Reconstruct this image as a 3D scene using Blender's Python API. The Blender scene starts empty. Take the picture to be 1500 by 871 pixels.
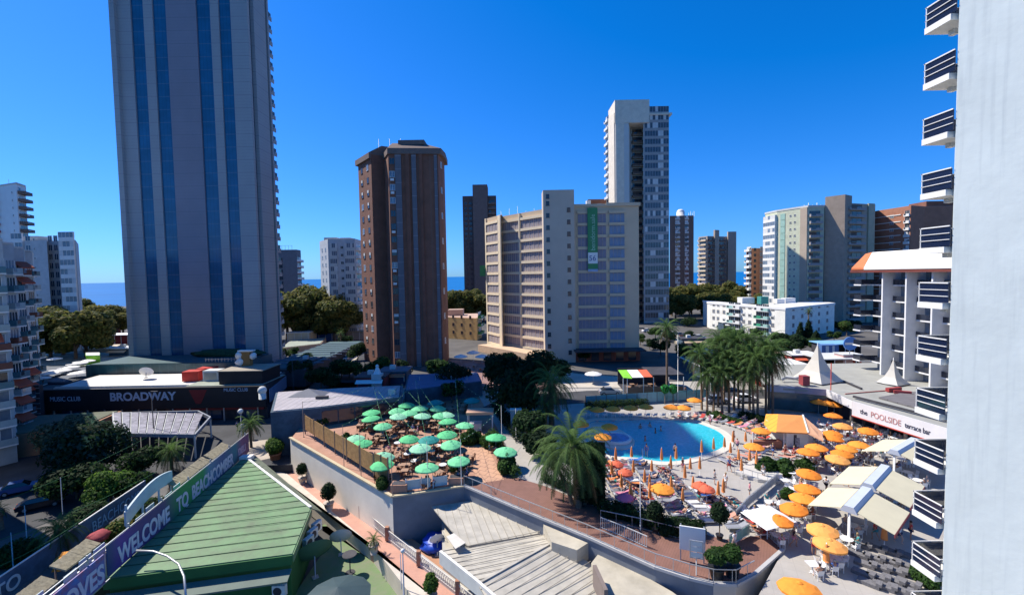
import bpy, math, random
from mathutils import Vector, Matrix
random.seed(7)
S = bpy.context.scene
COL = S.collection
R = math.radians
# ------------------------------------------------------------------ camera
FPX, PITCH, ROLL, CAMZ = 660.0, R(2.77), R(1.0), 24.0
_F = Vector((0, math.cos(PITCH), -math.sin(PITCH)))
_U0 = Vector((0, math.sin(PITCH), math.cos(PITCH)))
_R = Vector((math.cos(ROLL), 0, 0)) - math.sin(ROLL) * _U0
_U = Vector((math.sin(ROLL), 0, 0)) + math.cos(ROLL) * _U0
CAM = Vector((0, 0, CAMZ))
def ray(u, v):
    return _F + _R * ((u - 750) / FPX) - _U * ((v - 435.5) / FPX)
def G(u, v, z=0.0):
    """point where the line of sight meets the level z"""
    d = ray(u, v); t = (z - CAMZ) / d.z
    return CAM + d * t
def D(u, v, y):
    """point where the line of sight meets the plane at depth y"""
    d = ray(u, v); return CAM + d * (y / d.y)
cam = bpy.data.cameras.new('camera'); camo = bpy.data.objects.new('camera', cam); COL.objects.link(camo)
camo.matrix_world = Matrix(((_R.x, _U.x, -_F.x, 0), (_R.y, _U.y, -_F.y, 0), (_R.z, _U.z, -_F.z, CAMZ), (0, 0, 0, 1)))
cam.sensor_width = 36; cam.lens = 36 * FPX / 1500; cam.clip_start = .1; cam.clip_end = 90000
S.camera = camo
# ------------------------------------------------------------------ light
SUN = Vector((-.891, .454, 0)).normalized() * math.cos(R(50)) + Vector((0, 0, math.sin(R(50))))
sl = bpy.data.lights.new('sun', 'SUN'); sl.energy = 5.0; sl.angle = R(.5); sl.color = (1, .93, .82)
so = bpy.data.objects.new('sun', sl); COL.objects.link(so); so.rotation_euler = SUN.to_track_quat('Z', 'Y').to_euler()
W = bpy.data.worlds.new('World'); S.world = W; W.use_nodes = True
nt = W.node_tree; bg = nt.nodes['Background']
sky = nt.nodes.new('ShaderNodeTexSky'); sky.sky_type = 'NISHITA'; sky.sun_disc = False
sky.sun_elevation = R(50); sky.sun_rotation = math.atan2(SUN.x, SUN.y)
sky.air_density = 1.0; sky.dust_density = .25; sky.ozone_density = 3.5; sky.altitude = 0
hs = nt.nodes.new('ShaderNodeHueSaturation'); hs.inputs['Saturation'].default_value = 1.0; hs.inputs['Hue'].default_value = .5
nt.links.new(sky.outputs[0], hs.inputs['Color']); sep = nt.nodes.new('ShaderNodeSeparateColor'); com = nt.nodes.new('ShaderNodeCombineColor'); nt.links.new(hs.outputs[0], sep.inputs[0])
def _m(op, a, b):
    k = nt.nodes.new('ShaderNodeMath'); k.operation = op
    for i, x in enumerate((a, b)):
        if isinstance(x, (int, float)): k.inputs[i].default_value = x
        else: nt.links.new(x, k.inputs[i])
    return k.outputs[0]
# deep clear-air colour grade of the sky: less red overhead, fuller blue
nt.links.new(_m('ADD', _m('MULTIPLY', sep.outputs[0], .02), _m('MULTIPLY', _m('MAXIMUM', _m('SUBTRACT', sep.outputs[0], 1.3), 0), .42)), com.inputs[0])
nt.links.new(_m('MULTIPLY', sep.outputs[1], .80), com.inputs[1]); nt.links.new(_m('MULTIPLY', sep.outputs[2], 1.68), com.inputs[2])
nt.links.new(com.outputs[0], bg.inputs[0])
bg.inputs[1].default_value = .077
S.view_settings.view_transform = 'Standard'; S.view_settings.look = 'None'; S.view_settings.gamma = 1
S.view_settings.exposure = .50
S.render.engine = 'CYCLES'; S.cycles.max_bounces = 6; S.cycles.transparent_max_bounces = 8
S.cycles.diffuse_bounces = 3; S.cycles.glossy_bounces = 3; S.cycles.sample_clamp_indirect = 6
# ------------------------------------------------------------------ materials
MATS = {}
def M(name, col, rough=.7, metal=0.0, var=.12, scale=.6, bump=0.0, spec=.4, var2=None, trans=0.0):
    """procedural material: base colour broken up by two octaves of world-space noise"""
    if name in MATS: return MATS[name]
    m = bpy.data.materials.new(name); m.use_nodes = True; n = m.node_tree; b = n.nodes['Principled BSDF']
    b.inputs['Roughness'].default_value = rough; b.inputs['Metallic'].default_value = metal
    b.inputs['Specular IOR Level'].default_value = spec
    if trans: b.inputs['Transmission Weight'].default_value = trans
    g = n.nodes.new('ShaderNodeNewGeometry'); t = n.nodes.new('ShaderNodeTexNoise')
    t.inputs['Scale'].default_value = scale; t.inputs['Detail'].default_value = 5; t.inputs['Roughness'].default_value = .65
    n.links.new(g.outputs['Position'], t.inputs['Vector'])
    r = n.nodes.new('ShaderNodeValToRGB'); r.color_ramp.elements[0].position = .3; r.color_ramp.elements[1].position = .7
    lo = [max(0, c * (1 - var)) for c in col]; hi = [min(1, c * (1 + var)) for c in col]
    if var2: lo = list(var2)
    r.color_ramp.elements[0].color = (*lo, 1); r.color_ramp.elements[1].color = (*hi, 1)
    n.links.new(t.outputs['Fac'], r.inputs['Fac']); n.links.new(r.outputs[0], b.inputs['Base Color'])
    if bump:
        t2 = n.nodes.new('ShaderNodeTexNoise'); t2.inputs['Scale'].default_value = scale * 8; t2.inputs['Detail'].default_value = 4
        n.links.new(g.outputs['Position'], t2.inputs['Vector'])
        bp = n.nodes.new('ShaderNodeBump'); bp.inputs['Strength'].default_value = bump; bp.inputs['Distance'].default_value = .05
        n.links.new(t2.outputs['Fac'], bp.inputs['Height']); n.links.new(bp.outputs[0], b.inputs['Normal'])
    MATS[name] = m; return m
def darken_by(m, fac_socket, col, strength=1.0):
    """mix a second colour over the material's base colour where the factor is 1"""
    n = m.node_tree; b = n.nodes['Principled BSDF']; src = b.inputs['Base Color'].links[0].from_socket
    mx = n.nodes.new('ShaderNodeMix'); mx.data_type = 'RGBA'; mx.inputs[7].default_value = (*col, 1)
    if strength < 1:
        k = n.nodes.new('ShaderNodeMath'); k.operation = 'MULTIPLY'; k.inputs[1].default_value = strength
        n.links.new(fac_socket, k.inputs[0]); fac_socket = k.outputs[0]
    n.links.new(fac_socket, mx.inputs[0]); n.links.new(src, mx.inputs[6]); n.links.new(mx.outputs[2], b.inputs['Base Color'])
def lines(m, axis, period, width, col, strength=1.0, offset=0.0, coord='Position', rot=0.0):
    """joints / ribs / floor lines: thin stripes of another colour every `period` metres along an axis"""
    n = m.node_tree
    if coord == 'Position': src = n.nodes.new('ShaderNodeNewGeometry').outputs['Position']
    else: src = n.nodes.new('ShaderNodeTexCoord').outputs['Object']
    if rot:
        mp = n.nodes.new('ShaderNodeMapping'); mp.inputs['Rotation'].default_value = (0, 0, rot)
        n.links.new(src, mp.inputs['Vector']); src = mp.outputs[0]
    sp = n.nodes.new('ShaderNodeSeparateXYZ'); n.links.new(src, sp.inputs[0])
    a = n.nodes.new('ShaderNodeMath'); a.operation = 'ADD'; a.inputs[1].default_value = offset + 1000 * period; n.links.new(sp.outputs[axis], a.inputs[0])
    d = n.nodes.new('ShaderNodeMath'); d.operation = 'DIVIDE'; d.inputs[1].default_value = period; n.links.new(a.outputs[0], d.inputs[0])
    f = n.nodes.new('ShaderNodeMath'); f.operation = 'FRACT'; n.links.new(d.outputs[0], f.inputs[0])
    l = n.nodes.new('ShaderNodeMath'); l.operation = 'LESS_THAN'; l.inputs[1].default_value = width / period; n.links.new(f.outputs[0], l.inputs[0])
    darken_by(m, l.outputs[0], col, strength)
    return m
def tiles(m, scale, mortar, col, w=1.0, h=.5, size=.02, offset=.5, rot=(0, 0, 0), c1=None, c2=None):
    """brick / paver pattern in world space; c1,c2 tint single bricks"""
    n = m.node_tree; g = n.nodes.new('ShaderNodeNewGeometry'); mp = n.nodes.new('ShaderNodeMapping'); mp.inputs['Rotation'].default_value = rot
    n.links.new(g.outputs['Position'], mp.inputs['Vector'])
    t = n.nodes.new('ShaderNodeTexBrick'); t.inputs['Scale'].default_value = scale; t.inputs['Brick Width'].default_value = w
    t.inputs['Row Height'].default_value = h; t.inputs['Mortar Size'].default_value = size; t.offset = offset
    n.links.new(mp.outputs[0], t.inputs['Vector'])
    if c1:
        t.inputs['Color1'].default_value = (*c1, 1); t.inputs['Color2'].default_value = (*c2, 1); t.inputs['Mortar'].default_value = (*c1, 1)
        b = n.nodes['Principled BSDF']; src = b.inputs['Base Color'].links[0].from_socket
        mx = n.nodes.new('ShaderNodeMix'); mx.data_type = 'RGBA'; mx.blend_type = 'MULTIPLY'; mx.inputs[0].default_value = 1
        n.links.new(src, mx.inputs[6]); n.links.new(t.outputs['Color'], mx.inputs[7]); n.links.new(mx.outputs[2], b.inputs['Base Color'])
    darken_by(m, t.outputs['Fac'], col, mortar)
    return m
def glass(name, col, rough=.08, var=.35, scale=.35, spec=.7):
    m = M(name, col, rough, 0, var, scale, spec=spec); return m
# ------------------------------------------------------------------ mesh builder
class MB:
    def __init__(s): s.v = []; s.f = []; s.m = []; s.sm = []
    def add(s, vs, fs, mi=0, smooth=False, T=None):
        o = len(s.v)
        for p in vs:
            p = Vector(p)
            s.v.append(T @ p if T is not None else p)
        for f in fs: s.f.append([i + o for i in f]); s.m.append(mi); s.sm.append(smooth)
        return s
    def box(s, x0, x1, y0, y1, z0, z1, mi=0, T=None):
        vs = [(x0, y0, z0), (x1, y0, z0), (x1, y1, z0), (x0, y1, z0), (x0, y0, z1), (x1, y0, z1), (x1, y1, z1), (x0, y1, z1)]
        return s.add(vs, [(0, 3, 2, 1), (4, 5, 6, 7), (0, 1, 5, 4), (1, 2, 6, 5), (2, 3, 7, 6), (3, 0, 4, 7)], mi, T=T)
    def cbox(s, c, sx, sy, sz, rz=0, mi=0, T=None):
        t = Matrix.Translation(Vector(c)) @ Matrix.Rotation(rz, 4, 'Z')
        if T is not None: t = T @ t
        return s.box(-sx / 2, sx / 2, -sy / 2, sy / 2, -sz / 2, sz / 2, mi, t)
    def beam(s, p, q, w, h, mi=0):
        """rectangular bar from p to q"""
        p = Vector(p); q = Vector(q); d = q - p; L = d.length
        if L < 1e-6: return s
        x = d / L; up = Vector((0, 0, 1))
        if abs(x.z) > .99: up = Vector((0, 1, 0))
        y = up.cross(x).normalized(); z = x.cross(y)
        T = Matrix(((x.x, y.x, z.x, p.x), (x.y, y.y, z.y, p.y), (x.z, y.z, z.z, p.z), (0, 0, 0, 1)))
        return s.box(0, L, -w / 2, w / 2, -h / 2, h / 2, mi, T)
    def tube(s, pts, rad, n=6, mi=0, cap=True, smooth=True):
        pts = [Vector(p) for p in pts]
        if not hasattr(rad, '__len__'): rad = [rad] * len(pts)
        vs = []; fs = []
        for i, p in enumerate(pts):
            d = (pts[min(i + 1, len(pts) - 1)] - pts[max(i - 1, 0)]).normalized()
            up = Vector((0, 0, 1)) if abs(d.z) < .9 else Vector((1, 0, 0))
            a = d.cross(up).normalized(); b = d.cross(a)
            for k in range(n):
                t = 2 * math.pi * k / n; vs.append(p + (a * math.cos(t) + b * math.sin(t)) * rad[i])
        for i in range(len(pts) - 1):
            for k in range(n):
                fs.append((i * n + k, i * n + (k + 1) % n, (i + 1) * n + (k + 1) % n, (i + 1) * n + k))
        s.add(vs, fs, mi, smooth)
        if cap:
            o = len(s.v) - len(vs)
            s.f.append([o + k for k in range(n)]); s.m.append(mi); s.sm.append(False)
            s.f.append([o + (len(pts) - 1) * n + k for k in range(n)]); s.m.append(mi); s.sm.append(False)
        return s
    def cyl(s, c, r, h, n=12, mi=0, r2=None):
        c = Vector(c); return s.tube([c, c + Vector((0, 0, h))], [r, r if r2 is None else r2], n, mi)
    def prism(s, pts, z0, z1, mi=0, top=None, z1s=None):
        n = len(pts); vs = [(p[0], p[1], z0) for p in pts] + [(p[0], p[1], (z1s[i] if z1s else z1)) for i, p in enumerate(pts)]
        s.add(vs, [(i, (i + 1) % n, n + (i + 1) % n, n + i) for i in range(n)], mi)
        s.add(vs[:n], [tuple(range(n - 1, -1, -1))], mi); s.add(vs[n:], [tuple(range(n))], mi if top is None else top)
        return s
    def poly(s, pts, mi=0): return s.add(pts, [tuple(range(len(pts)))], mi)
    def slab3(s, pts, th, mi=0):
        """sheet through 3-D corner points with thickness th downwards"""
        n = len(pts); lo = [(p[0], p[1], p[2] - th) for p in pts]
        s.add([tuple(p) for p in pts] + lo, [tuple(range(n)), tuple(range(2 * n - 1, n - 1, -1))] + [(i, n + i, n + (i + 1) % n, (i + 1) % n) for i in range(n)], mi)
        return s
    def ball(s, c, r, mi=0, seg=10, ring=6, sz=1.0, sx=1.0, sy=1.0, jit=0.0):
        vs = [(0, 0, 1)]; fs = []
        for i in range(1, ring):
            a = math.pi * i / ring
            for k in range(seg):
                t = 2 * math.pi * k / seg; vs.append((math.sin(a) * math.cos(t), math.sin(a) * math.sin(t), math.cos(a)))
        vs.append((0, 0, -1))
        for k in range(seg): fs.append((0, 1 + k, 1 + (k + 1) % seg))
        for i in range(ring - 2):
            for k in range(seg):
                a = 1 + i * seg; fs.append((a + k, a + seg + k, a + seg + (k + 1) % seg, a + (k + 1) % seg))
        a = 1 + (ring - 2) * seg
        for k in range(seg): fs.append((a + k, len(vs) - 1, a + (k + 1) % seg))
        out = []
        for p in vs:
            j = 1 + random.uniform(-jit, jit); out.append((c[0] + p[0] * r * sx * j, c[1] + p[1] * r * sy * j, c[2] + p[2] * r * sz * j))
        return s.add(out, fs, mi, True)
    def mesh(s, name, mats):
        me = bpy.data.meshes.new(name); me.from_pydata([tuple(p) for p in s.v], [], s.f)
        for m in (mats if isinstance(mats, (list, tuple)) else [mats]): me.materials.append(m)
        me.polygons.foreach_set('material_index', s.m); me.polygons.foreach_set('use_smooth', s.sm); me.update()
        return me
def thing(name, label, cat, loc=(0, 0, 0), rz=0.0, group=None, scale=None):
    o = bpy.data.objects.new(name, None); COL.objects.link(o); o.location = loc; o.rotation_euler = (0, 0, rz)
    o.empty_display_size = .2
    if scale: o.scale = (scale,) * 3 if not hasattr(scale, '__len__') else scale
    o['label'] = label; o['category'] = cat
    if group: o['group'] = group
    return o
def child(name, me, par, loc=(0, 0, 0), rz=0.0, label=None, scale=None, kind=None):
    o = bpy.data.objects.new(name, me); COL.objects.link(o); o.parent = par; o.location = loc; o.rotation_euler = (0, 0, rz)
    if scale: o.scale = scale
    if label: o['label'] = label
    if kind: o['kind'] = kind
    return o
def part(name, mb, mats, par, loc=(0, 0, 0), rz=0.0, **k): return child(name, mb.mesh(name, mats), par, loc, rz, **k)
def single(name, me, label, cat, loc=(0, 0, 0), rz=0.0, group=None, scale=None, kind=None):
    o = bpy.data.objects.new(name, me); COL.objects.link(o); o.location = loc; o.rotation_euler = (0, 0, rz)
    if scale: o.scale = (scale,) * 3 if not hasattr(scale, '__len__') else scale
    if label: o['label'] = label
    if cat: o['category'] = cat
    if group: o['group'] = group
    if kind: o['kind'] = kind
    return o
def struct(name, mb, mats, kind='structure'):
    return single(name, mb.mesh(name, mats), None, None, kind=kind)
KIDS = {}
def copy_thing(root, loc, rz=None, label=None, group=None, scale=None, mats=None):
    """copy a thing with its parts and sub-parts; mats swaps materials of named parts"""
    r = root.copy(); COL.objects.link(r); r.location = loc
    if rz is not None: r.rotation_euler = (0, 0, rz)
    if scale: r.scale = (scale,) * 3 if not hasattr(scale, '__len__') else scale
    if label: r['label'] = label
    if group: r['group'] = group
    kids = KIDS.get(root.name)
    if kids is None: kids = KIDS[root.name] = [(c, list(c.children)) for c in root.children]
    for c, gs in kids:
        k = c.copy(); COL.objects.link(k); k.parent = r
        if mats and c.name.split('.')[0] in mats:
            k.material_slots[0].link = 'OBJECT'; k.material_slots[0].material = mats[c.name.split('.')[0]]
        for g in gs:
            q = g.copy(); COL.objects.link(q); q.parent = k
    return r
ORD = ['first', 'second', 'third', 'fourth', 'fifth', 'sixth', 'seventh', 'eighth', 'ninth', 'tenth', 'eleventh', 'twelfth', 'thirteenth', 'fourteenth', 'fifteenth', 'sixteenth', 'seventeenth', 'eighteenth', 'nineteenth', 'twentieth']
def nth(i): return ORD[i] if i < 20 else ('twenty-' + ORD[i - 20] if i < 29 else 'number %d' % (i + 1))
def protos_done(*roots):
    for r in roots:
        for c in list(r.children_recursive): bpy.data.objects.remove(c)
        bpy.data.objects.remove(r)
# ------------------------------------------------------------------ buildings
class Bld:
    """a building: footprint in world XY, walls, and facade parts placed along its edges"""
    def __init__(s, name, label, foot, z0, z1, wallmat, roofmat=None, cat='building', group=None, wall_name='wall', body=True):
        cx = sum(p[0] for p in foot) / len(foot); cy = sum(p[1] for p in foot) / len(foot)
        s.o = Vector((cx, cy, z0)); s.z0 = z0; s.z1 = z1; s.H = z1 - z0
        area = sum(foot[i][0] * foot[(i + 1) % len(foot)][1] - foot[(i + 1) % len(foot)][0] * foot[i][1] for i in range(len(foot)))
        s.ccw = area > 0
        s.foot = [Vector((p[0] - cx, p[1] - cy)) for p in foot]
        s.root = thing(name, label, cat, s.o, 0, group); s.roofmat = roofmat or wallmat
        if body:
            part(wall_name, MB().prism(s.foot, 0, s.H, 0, 0), wallmat, s.root)
            # roof deck sits inside a parapet
            k = .96; part('roof', MB().prism([p * k for p in s.foot], s.H, s.H + .15, 0), s.roofmat, s.root)
    def edge(s, i):
        p = s.foot[i]; q = s.foot[(i + 1) % len(s.foot)]; d = (q - p); L = d.length; d = d / L
        nrm = Vector((d.y, -d.x)) if s.ccw else Vector((-d.y, d.x))
        return p, q, d, L, nrm
    def put(s, name, me, i, t, z, out=0.0, scale=None, label=None, par=None, kind=None, rev=False):
        """mesh local x runs along the wall, -y points outward, z up. t in metres from the edge start"""
        p, q, d, L, n = s.edge(i); c = p + d * t + n * out
        return child(name, me, par or s.root, (c.x, c.y, z), math.atan2(n.x, -n.y), label, scale, kind)
def prepped(w, h, dep, mats, kind='plain', par=.0):
    """facade modules. -y is outward; origin at bottom centre of the opening"""
    b = MB()
    if kind == 'plain':      # frame standing proud round a dark pane with a mullion
        t = .09
        b.box(-w / 2, w / 2, -.03, .05, 0, h, 1)
        b.box(-w / 2 - t, -w / 2, -dep, .05, -t, h + t, 0); b.box(w / 2, w / 2 + t, -dep, .05, -t, h + t, 0)
        b.box(-w / 2, w / 2, -dep, .05, -t, 0, 0); b.box(-w / 2, w / 2, -dep, .05, h, h + t, 0); b.box(-.03, .03, -dep * .8, .05, 0, h, 0)
    return b

def _merge(mb, me, T, mi_of):
    o = len(mb.v)
    for v in me.vertices: mb.v.append(T @ v.co)
    for p in me.polygons:
        mb.f.append([i + o for i in p.vertices]); mb.m.append(mi_of[p.material_index]); mb.sm.append(False)
def many(b, name, places, cap=100):
    """places: (mesh, edge, t, z, out[, label]); past the cap the rest become ONE part of kind stuff"""
    for pl in places[:cap]:
        b.put(name, pl[0], pl[1], pl[2], pl[3], pl[4], label=pl[5] if len(pl) > 5 else None)
    rest = places[cap:]
    if rest:
        mb = MB(); mats = []
        for pl in rest:
            p, q, d, L, n = b.edge(pl[1]); c = p + d * pl[2] + n * pl[4]
            T = Matrix.Translation((c.x, c.y, pl[3])) @ Matrix.Rotation(math.atan2(n.x, -n.y), 4, 'Z')
            mi = {}
            for k, m in enumerate(pl[0].materials):
                if m not in mats: mats.append(m)
                mi[k] = mats.index(m)
            _merge(mb, pl[0], T, mi)
        child(name, mb.mesh(name, mats), b.root, kind='stuff')
_mod = {}
def module(kind, w, h, mats, **k):
    key = (kind, round(w, 2), round(h, 2), tuple(m.name for m in mats), tuple(sorted(k.items())))
    if key in _mod: return _mod[key]
    b = MB()
    if kind == 'window':      # mats frame, pane
        t = .08; e = .06
        b.box(-w / 2, w / 2, -.02, .05, 0, h, 1)
        for x0, x1 in ((-w / 2 - t, -w / 2), (w / 2, w / 2 + t), (-t / 2, t / 2)): b.box(x0, x1, -e, .05, 0, h, 0)
        b.box(-w / 2 - t, w / 2 + t, -e, .05, h, h + t, 0); b.box(-w / 2 - t * 2, w / 2 + t * 2, -e * 2, .05, -t, 0, 0)
    elif kind == 'shutter':   # half-lowered roller blind over the pane
        t = .08; f = k.get('f', .5)
        b.box(-w / 2, w / 2, -.02, .05, 0, h * (1 - f), 1); b.box(-w / 2, w / 2, -.07, .05, h * (1 - f), h, 2)
        for x0, x1 in ((-w / 2 - t, -w / 2), (w / 2, w / 2 + t)): b.box(x0, x1, -.1, .05, 0, h, 0)
        b.box(-w / 2 - t * 2, w / 2 + t * 2, -.14, .05, -t, 0, 0)
    elif kind == 'balcony':   # slab, solid parapet, dark opening behind; mats slab, parapet, opening, frame
        dp = k.get('d', 1.3); ph = k.get('p', 1.0)
        b.box(-w / 2, w / 2, -dp, 0, -.2, 0, 0)
        b.box(-w / 2, w / 2, -dp, -dp + .08, 0, ph, 1); b.box(-w / 2, -w / 2 + .08, -dp + .08, 0, 0, ph, 1); b.box(w / 2 - .08, w / 2, -dp + .08, 0, 0, ph, 1)
        rnd = random.Random(k.get('seed', 1) * 7 + 3)
        xs = [-w * .42, -w * .14, w * .14, w * .42]
        for x0, x1 in zip(xs, xs[1:]):
            c = rnd.random(); f = rnd.uniform(.25, .8)
            b.box(x0, x1, -.03, 0.02, 0, h * .86 * (1 - f if c < .4 else 1), 2)
            if c < .4: b.box(x0, x1, -.06, 0.02, h * .86 * (1 - f), h * .86, 3)
        if rnd.random() < .35: b.box(w * .1, w * .3, -dp + .2, -dp + .6, .05, .7, 3)
        if rnd.random() < .3: b.box(-w * .4, -w * .1, -dp - .04, -dp - .01, ph * .35, ph + .02, 3 if rnd.random() < .5 else 2)
        for x in xs: b.box(x - .04, x + .04, -.07, 0.02, 0, h * .86, 3)
    elif kind == 'glazed':    # enclosed balcony: parapet band below, strip of panes above; mats band, pane, frame, blind
        dp = k.get('d', .5); nb = k.get('n', 5); rnd = random.Random(k.get('seed', 1)); a = k.get('p', 1.0)
        b.box(-w / 2, w / 2, -dp, 0, -.25, a, 0)
        for i in range(nb):
            x0 = -w / 2 + w * i / nb; x1 = x0 + w / nb; mi = 3 if rnd.random() < k.get('bl', .35) else 1
            y = -dp + (.1 if mi == 1 else .05)
            b.box(x0 + .05, x1 - .05, y, 0, a, h - .3, mi)
            b.box(x0 - .04, x0 + .05, -dp + .02, 0, a, h - .3, 2)
        b.box(w / 2 - .05, w / 2 + .04, -dp + .02, 0, a, h - .3, 2)
        b.box(-w / 2, w / 2, -dp + .03, 0, h - .3, h - .25, 2)
    elif kind == 'band':      # floor edge
        b.box(-w / 2, w / 2, -k.get('d', .4), 0, -h / 2, h / 2, 0)
    elif kind == 'panel':
        b.box(-w / 2, w / 2, -k.get('d', .1), 0, 0, h, 0)
    elif kind == 'screen':    # lowered awning curtain with folds; mats cloth, frame
        n = max(2, int(w / .9)); d = k.get('d', .1)
        for i in range(n):
            x0 = -w / 2 + w * i / n; x1 = x0 + w / n
            b.box(x0 + .02, x1 - .02, -d - (.05 if i % 2 else 0), 0, 0, h, 0)
            b.box(x0 - .03, x0 + .02, -d - .08, 0, 0, h, 1)
    me = b.mesh(kind, list(mats)); _mod[key] = me; return me
def px(u, d, v=406): 
    p = D(u, v, d); return (p.x, p.y)
def zat(u, v, d): return D(u, v, d).z
def rooftop(b, pieces, mat, name='roof_block'):
    for (x, y, sx, sy, h) in pieces: part(name, MB().box(x - sx / 2, x + sx / 2, y - sy / 2, y + sy / 2, b.H + .1, b.H + h), mat, b.root)

def clip_ribs(poly, p0, direction, period, w=.06, h=.09, lift=.05):
    """parallel ribs over a flat-ish 3-D polygon, clipped to it in plan"""
    mb = MB(); d = Vector((direction.x, direction.y)).normalized(); nrm = Vector((-d.y, d.x))
    a, b, c = poly[0], poly[1], poly[2]; pn = (b - a).cross(c - a)
    zf = lambda x, y: a.z - (pn.x * (x - a.x) + pn.y * (y - a.y)) / pn.z
    offs = [nrm.dot(Vector((p.x, p.y))) for p in poly]; k0 = math.ceil(min(offs) / period); k1 = math.floor(max(offs) / period)
    for k in range(k0, k1 + 1):
        o = k * period; xs = []
        for i in range(len(poly)):
            p, q = poly[i], poly[(i + 1) % len(poly)]; u, v = offs[i] - o, offs[(i + 1) % len(poly)] - o
            if u * v < 0:
                t = u / (u - v); x, y = p.x + (q.x - p.x) * t, p.y + (q.y - p.y) * t; xs.append((x * d.x + y * d.y, x, y))
        xs.sort()
        if len(xs) >= 2:
            (_, x0, y0), (_, x1, y1) = xs[0], xs[-1]; mb.beam((x0, y0, zf(x0, y0) + lift), (x1, y1, zf(x1, y1) + lift), w, h)
    return mb
# ================================================================== materials of the town
conc = M('concrete_grey', (.30, .29, .30), .8, var=.10, scale=.15)
white = M('white_paint', (.74, .73, .70), .6, var=.06, scale=.3)
cream = M('cream_render', (.68, .56, .40), .8, var=.08, scale=.2)
beige = M('beige_render', (.58, .45, .31), .8, var=.08, scale=.2)
tan = M('tan_render', (.42, .34, .26), .8, var=.08, scale=.2)
pale = M('pale_render', (.55, .56, .54), .75, var=.07, scale=.2)
brown = M('brown_render', (.17, .12, .10), .8, var=.12, scale=.3)
brickm = M('red_brick', (.205, .09, .058), .85, var=.2, scale=.4)
tiles(brickm, 1.2, .35, (.2, .13, .1), 1.2, .28, .02)
brickd = M('dark_brick', (.20, .085, .055), .85, var=.2, scale=.4)
brickr = M('orange_brick', (.36, .16, .10), .85, var=.15, scale=.4)
darkw = M('dark_wall', (.05, .048, .055), .7, var=.3)
glassd = glass('dark_glass', (.025, .04, .055))
glassb = glass('blue_glass', (.02, .06, .12), .12)
glassp = glass('pale_glass', (.16, .2, .25), .15)
blind = M('white_blind', (.6, .6, .58), .7)
frame = M('white_frame', (.66, .66, .65), .5)
metal = M('grey_metal', (.32, .34, .36), .4, .6, .15)
steel = M('galvanised_steel', (.45, .46, .47), .45, .5, .1)
roofg = M('roof_gravel', (.33, .31, .28), .9, var=.2, scale=.5)
redr = M('red_terracotta', (.34, .10, .06), .8, var=.2)
blackm = M('black_matt', (.018, .018, .022), .6)
greenp = M('green_paint', (.04, .22, .08), .5)
redcloth = M('red_cloth', (.42, .05, .03), .8, var=.2)
orangecloth = M('orange_cloth', (.80, .29, .035), .85, var=.10, scale=2)
# ------------------------------------------------------------------ the tall grey tower
d0 = 115.5
xl, xr = px(190, d0, 470)[0], px(381, d0, 470)[0]
def tower():
    H = 104
    b = Bld('grey_tower', 'huge grey tower with four dark blue glass strips, tallest building on the left', [(xl, d0 + .8), (xr, d0 + .8), (xr - 1, d0 + 8.6), (xl, d0 + 17)], -1, H, glassb, conc, 'tower', wall_name='curtain_wall')
    cl = M('tower_cladding', (.34, .345, .35), .75, var=.07, scale=.08)
    lines(cl, 2, 3.2, .12, (.17, .17, .2), .6); lines(cl, 2, .8, .05, (.2, .2, .22), .5)
    gs = glass('tower_glass', (.015, .10, .20), .18, .25, .2); lines(gs, 2, 3.2, .25, (.08, .15, .22), .7); lines(gs, 0, .9, .08, (.01, .03, .06), .5)
    def X(u): return px(u, d0, 450)[0] - b.o.x
    cl2 = M('tower_centre_cladding', (.25, .235, .27), .75, var=.08, scale=.1); lines(cl2, 2, 3.2, .12, (.16, .16, .19), .6); lines(cl2, 2, .8, .05, (.2, .19, .22), .5)
    yf = d0 - b.o.y
    piers = [(189, 215), (233, 246), (265, 308), (328, 340), (357, 381)]
    for u0, u1 in piers:
        part('pier', MB().box(X(u0), X(u1), yf + .1, yf + 1.0, 0, b.H), cl2 if u0 == 265 else cl, b.root)
    for u0, u1 in ((215, 233), (246, 265), (308, 328), (340, 357)):
        part('glass_strip', MB().box(X(u0), X(u1), yf + .45, yf + .9, 0, b.H), gs, b.root)
    # vertical folds of the left pier
    part('wall_fold', MB().box(X(189) - .05, X(196), yf - .8, yf + 1.0, 0, b.H), cl, b.root)
    # right side with two dark slots and a saw edge of small balconies
    xs = xr - b.o.x
    part('side_wall', MB().box(xs - .5, xs + .8, yf + 1.8, yf + 7.3, 0, b.H), cl, b.root)
    part('side_wall', MB().box(xs - .9, xs + 1.0, yf + 7.9, yf + 8.6, 0, b.H), cl, b.root)
    bal = module('balcony', 2.4, 2.2, (cl, cl, glassd, conc), d=.22, p=.9)
    for k in range(29):
        o = child('balcony', bal, b.root, (xs + .35, yf + 9.9, 3 + k * 3.3), R(90))
    part('unseen_shaft', MB().box(X(189), X(189) + 9.3, yf + .8, yf + 16, b.H, 156), cl, b.root)  # assumed shaft above the frame, sized to throw the pool shadow
    zs = zat(168, 240, d0 + 4) + 1
    part('annex', MB().box(X(189) - 1.1, X(189), yf + 2, yf + 20, 0, zs), conc, b.root)
    # glass skirt at the foot
    sk = glass('skirt_glass', (.02, .08, .10), .2, .4, .3); lines(sk, 0, 1.6, .1, (.1, .15, .18), .6)
    return b
tw = tower()
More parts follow.
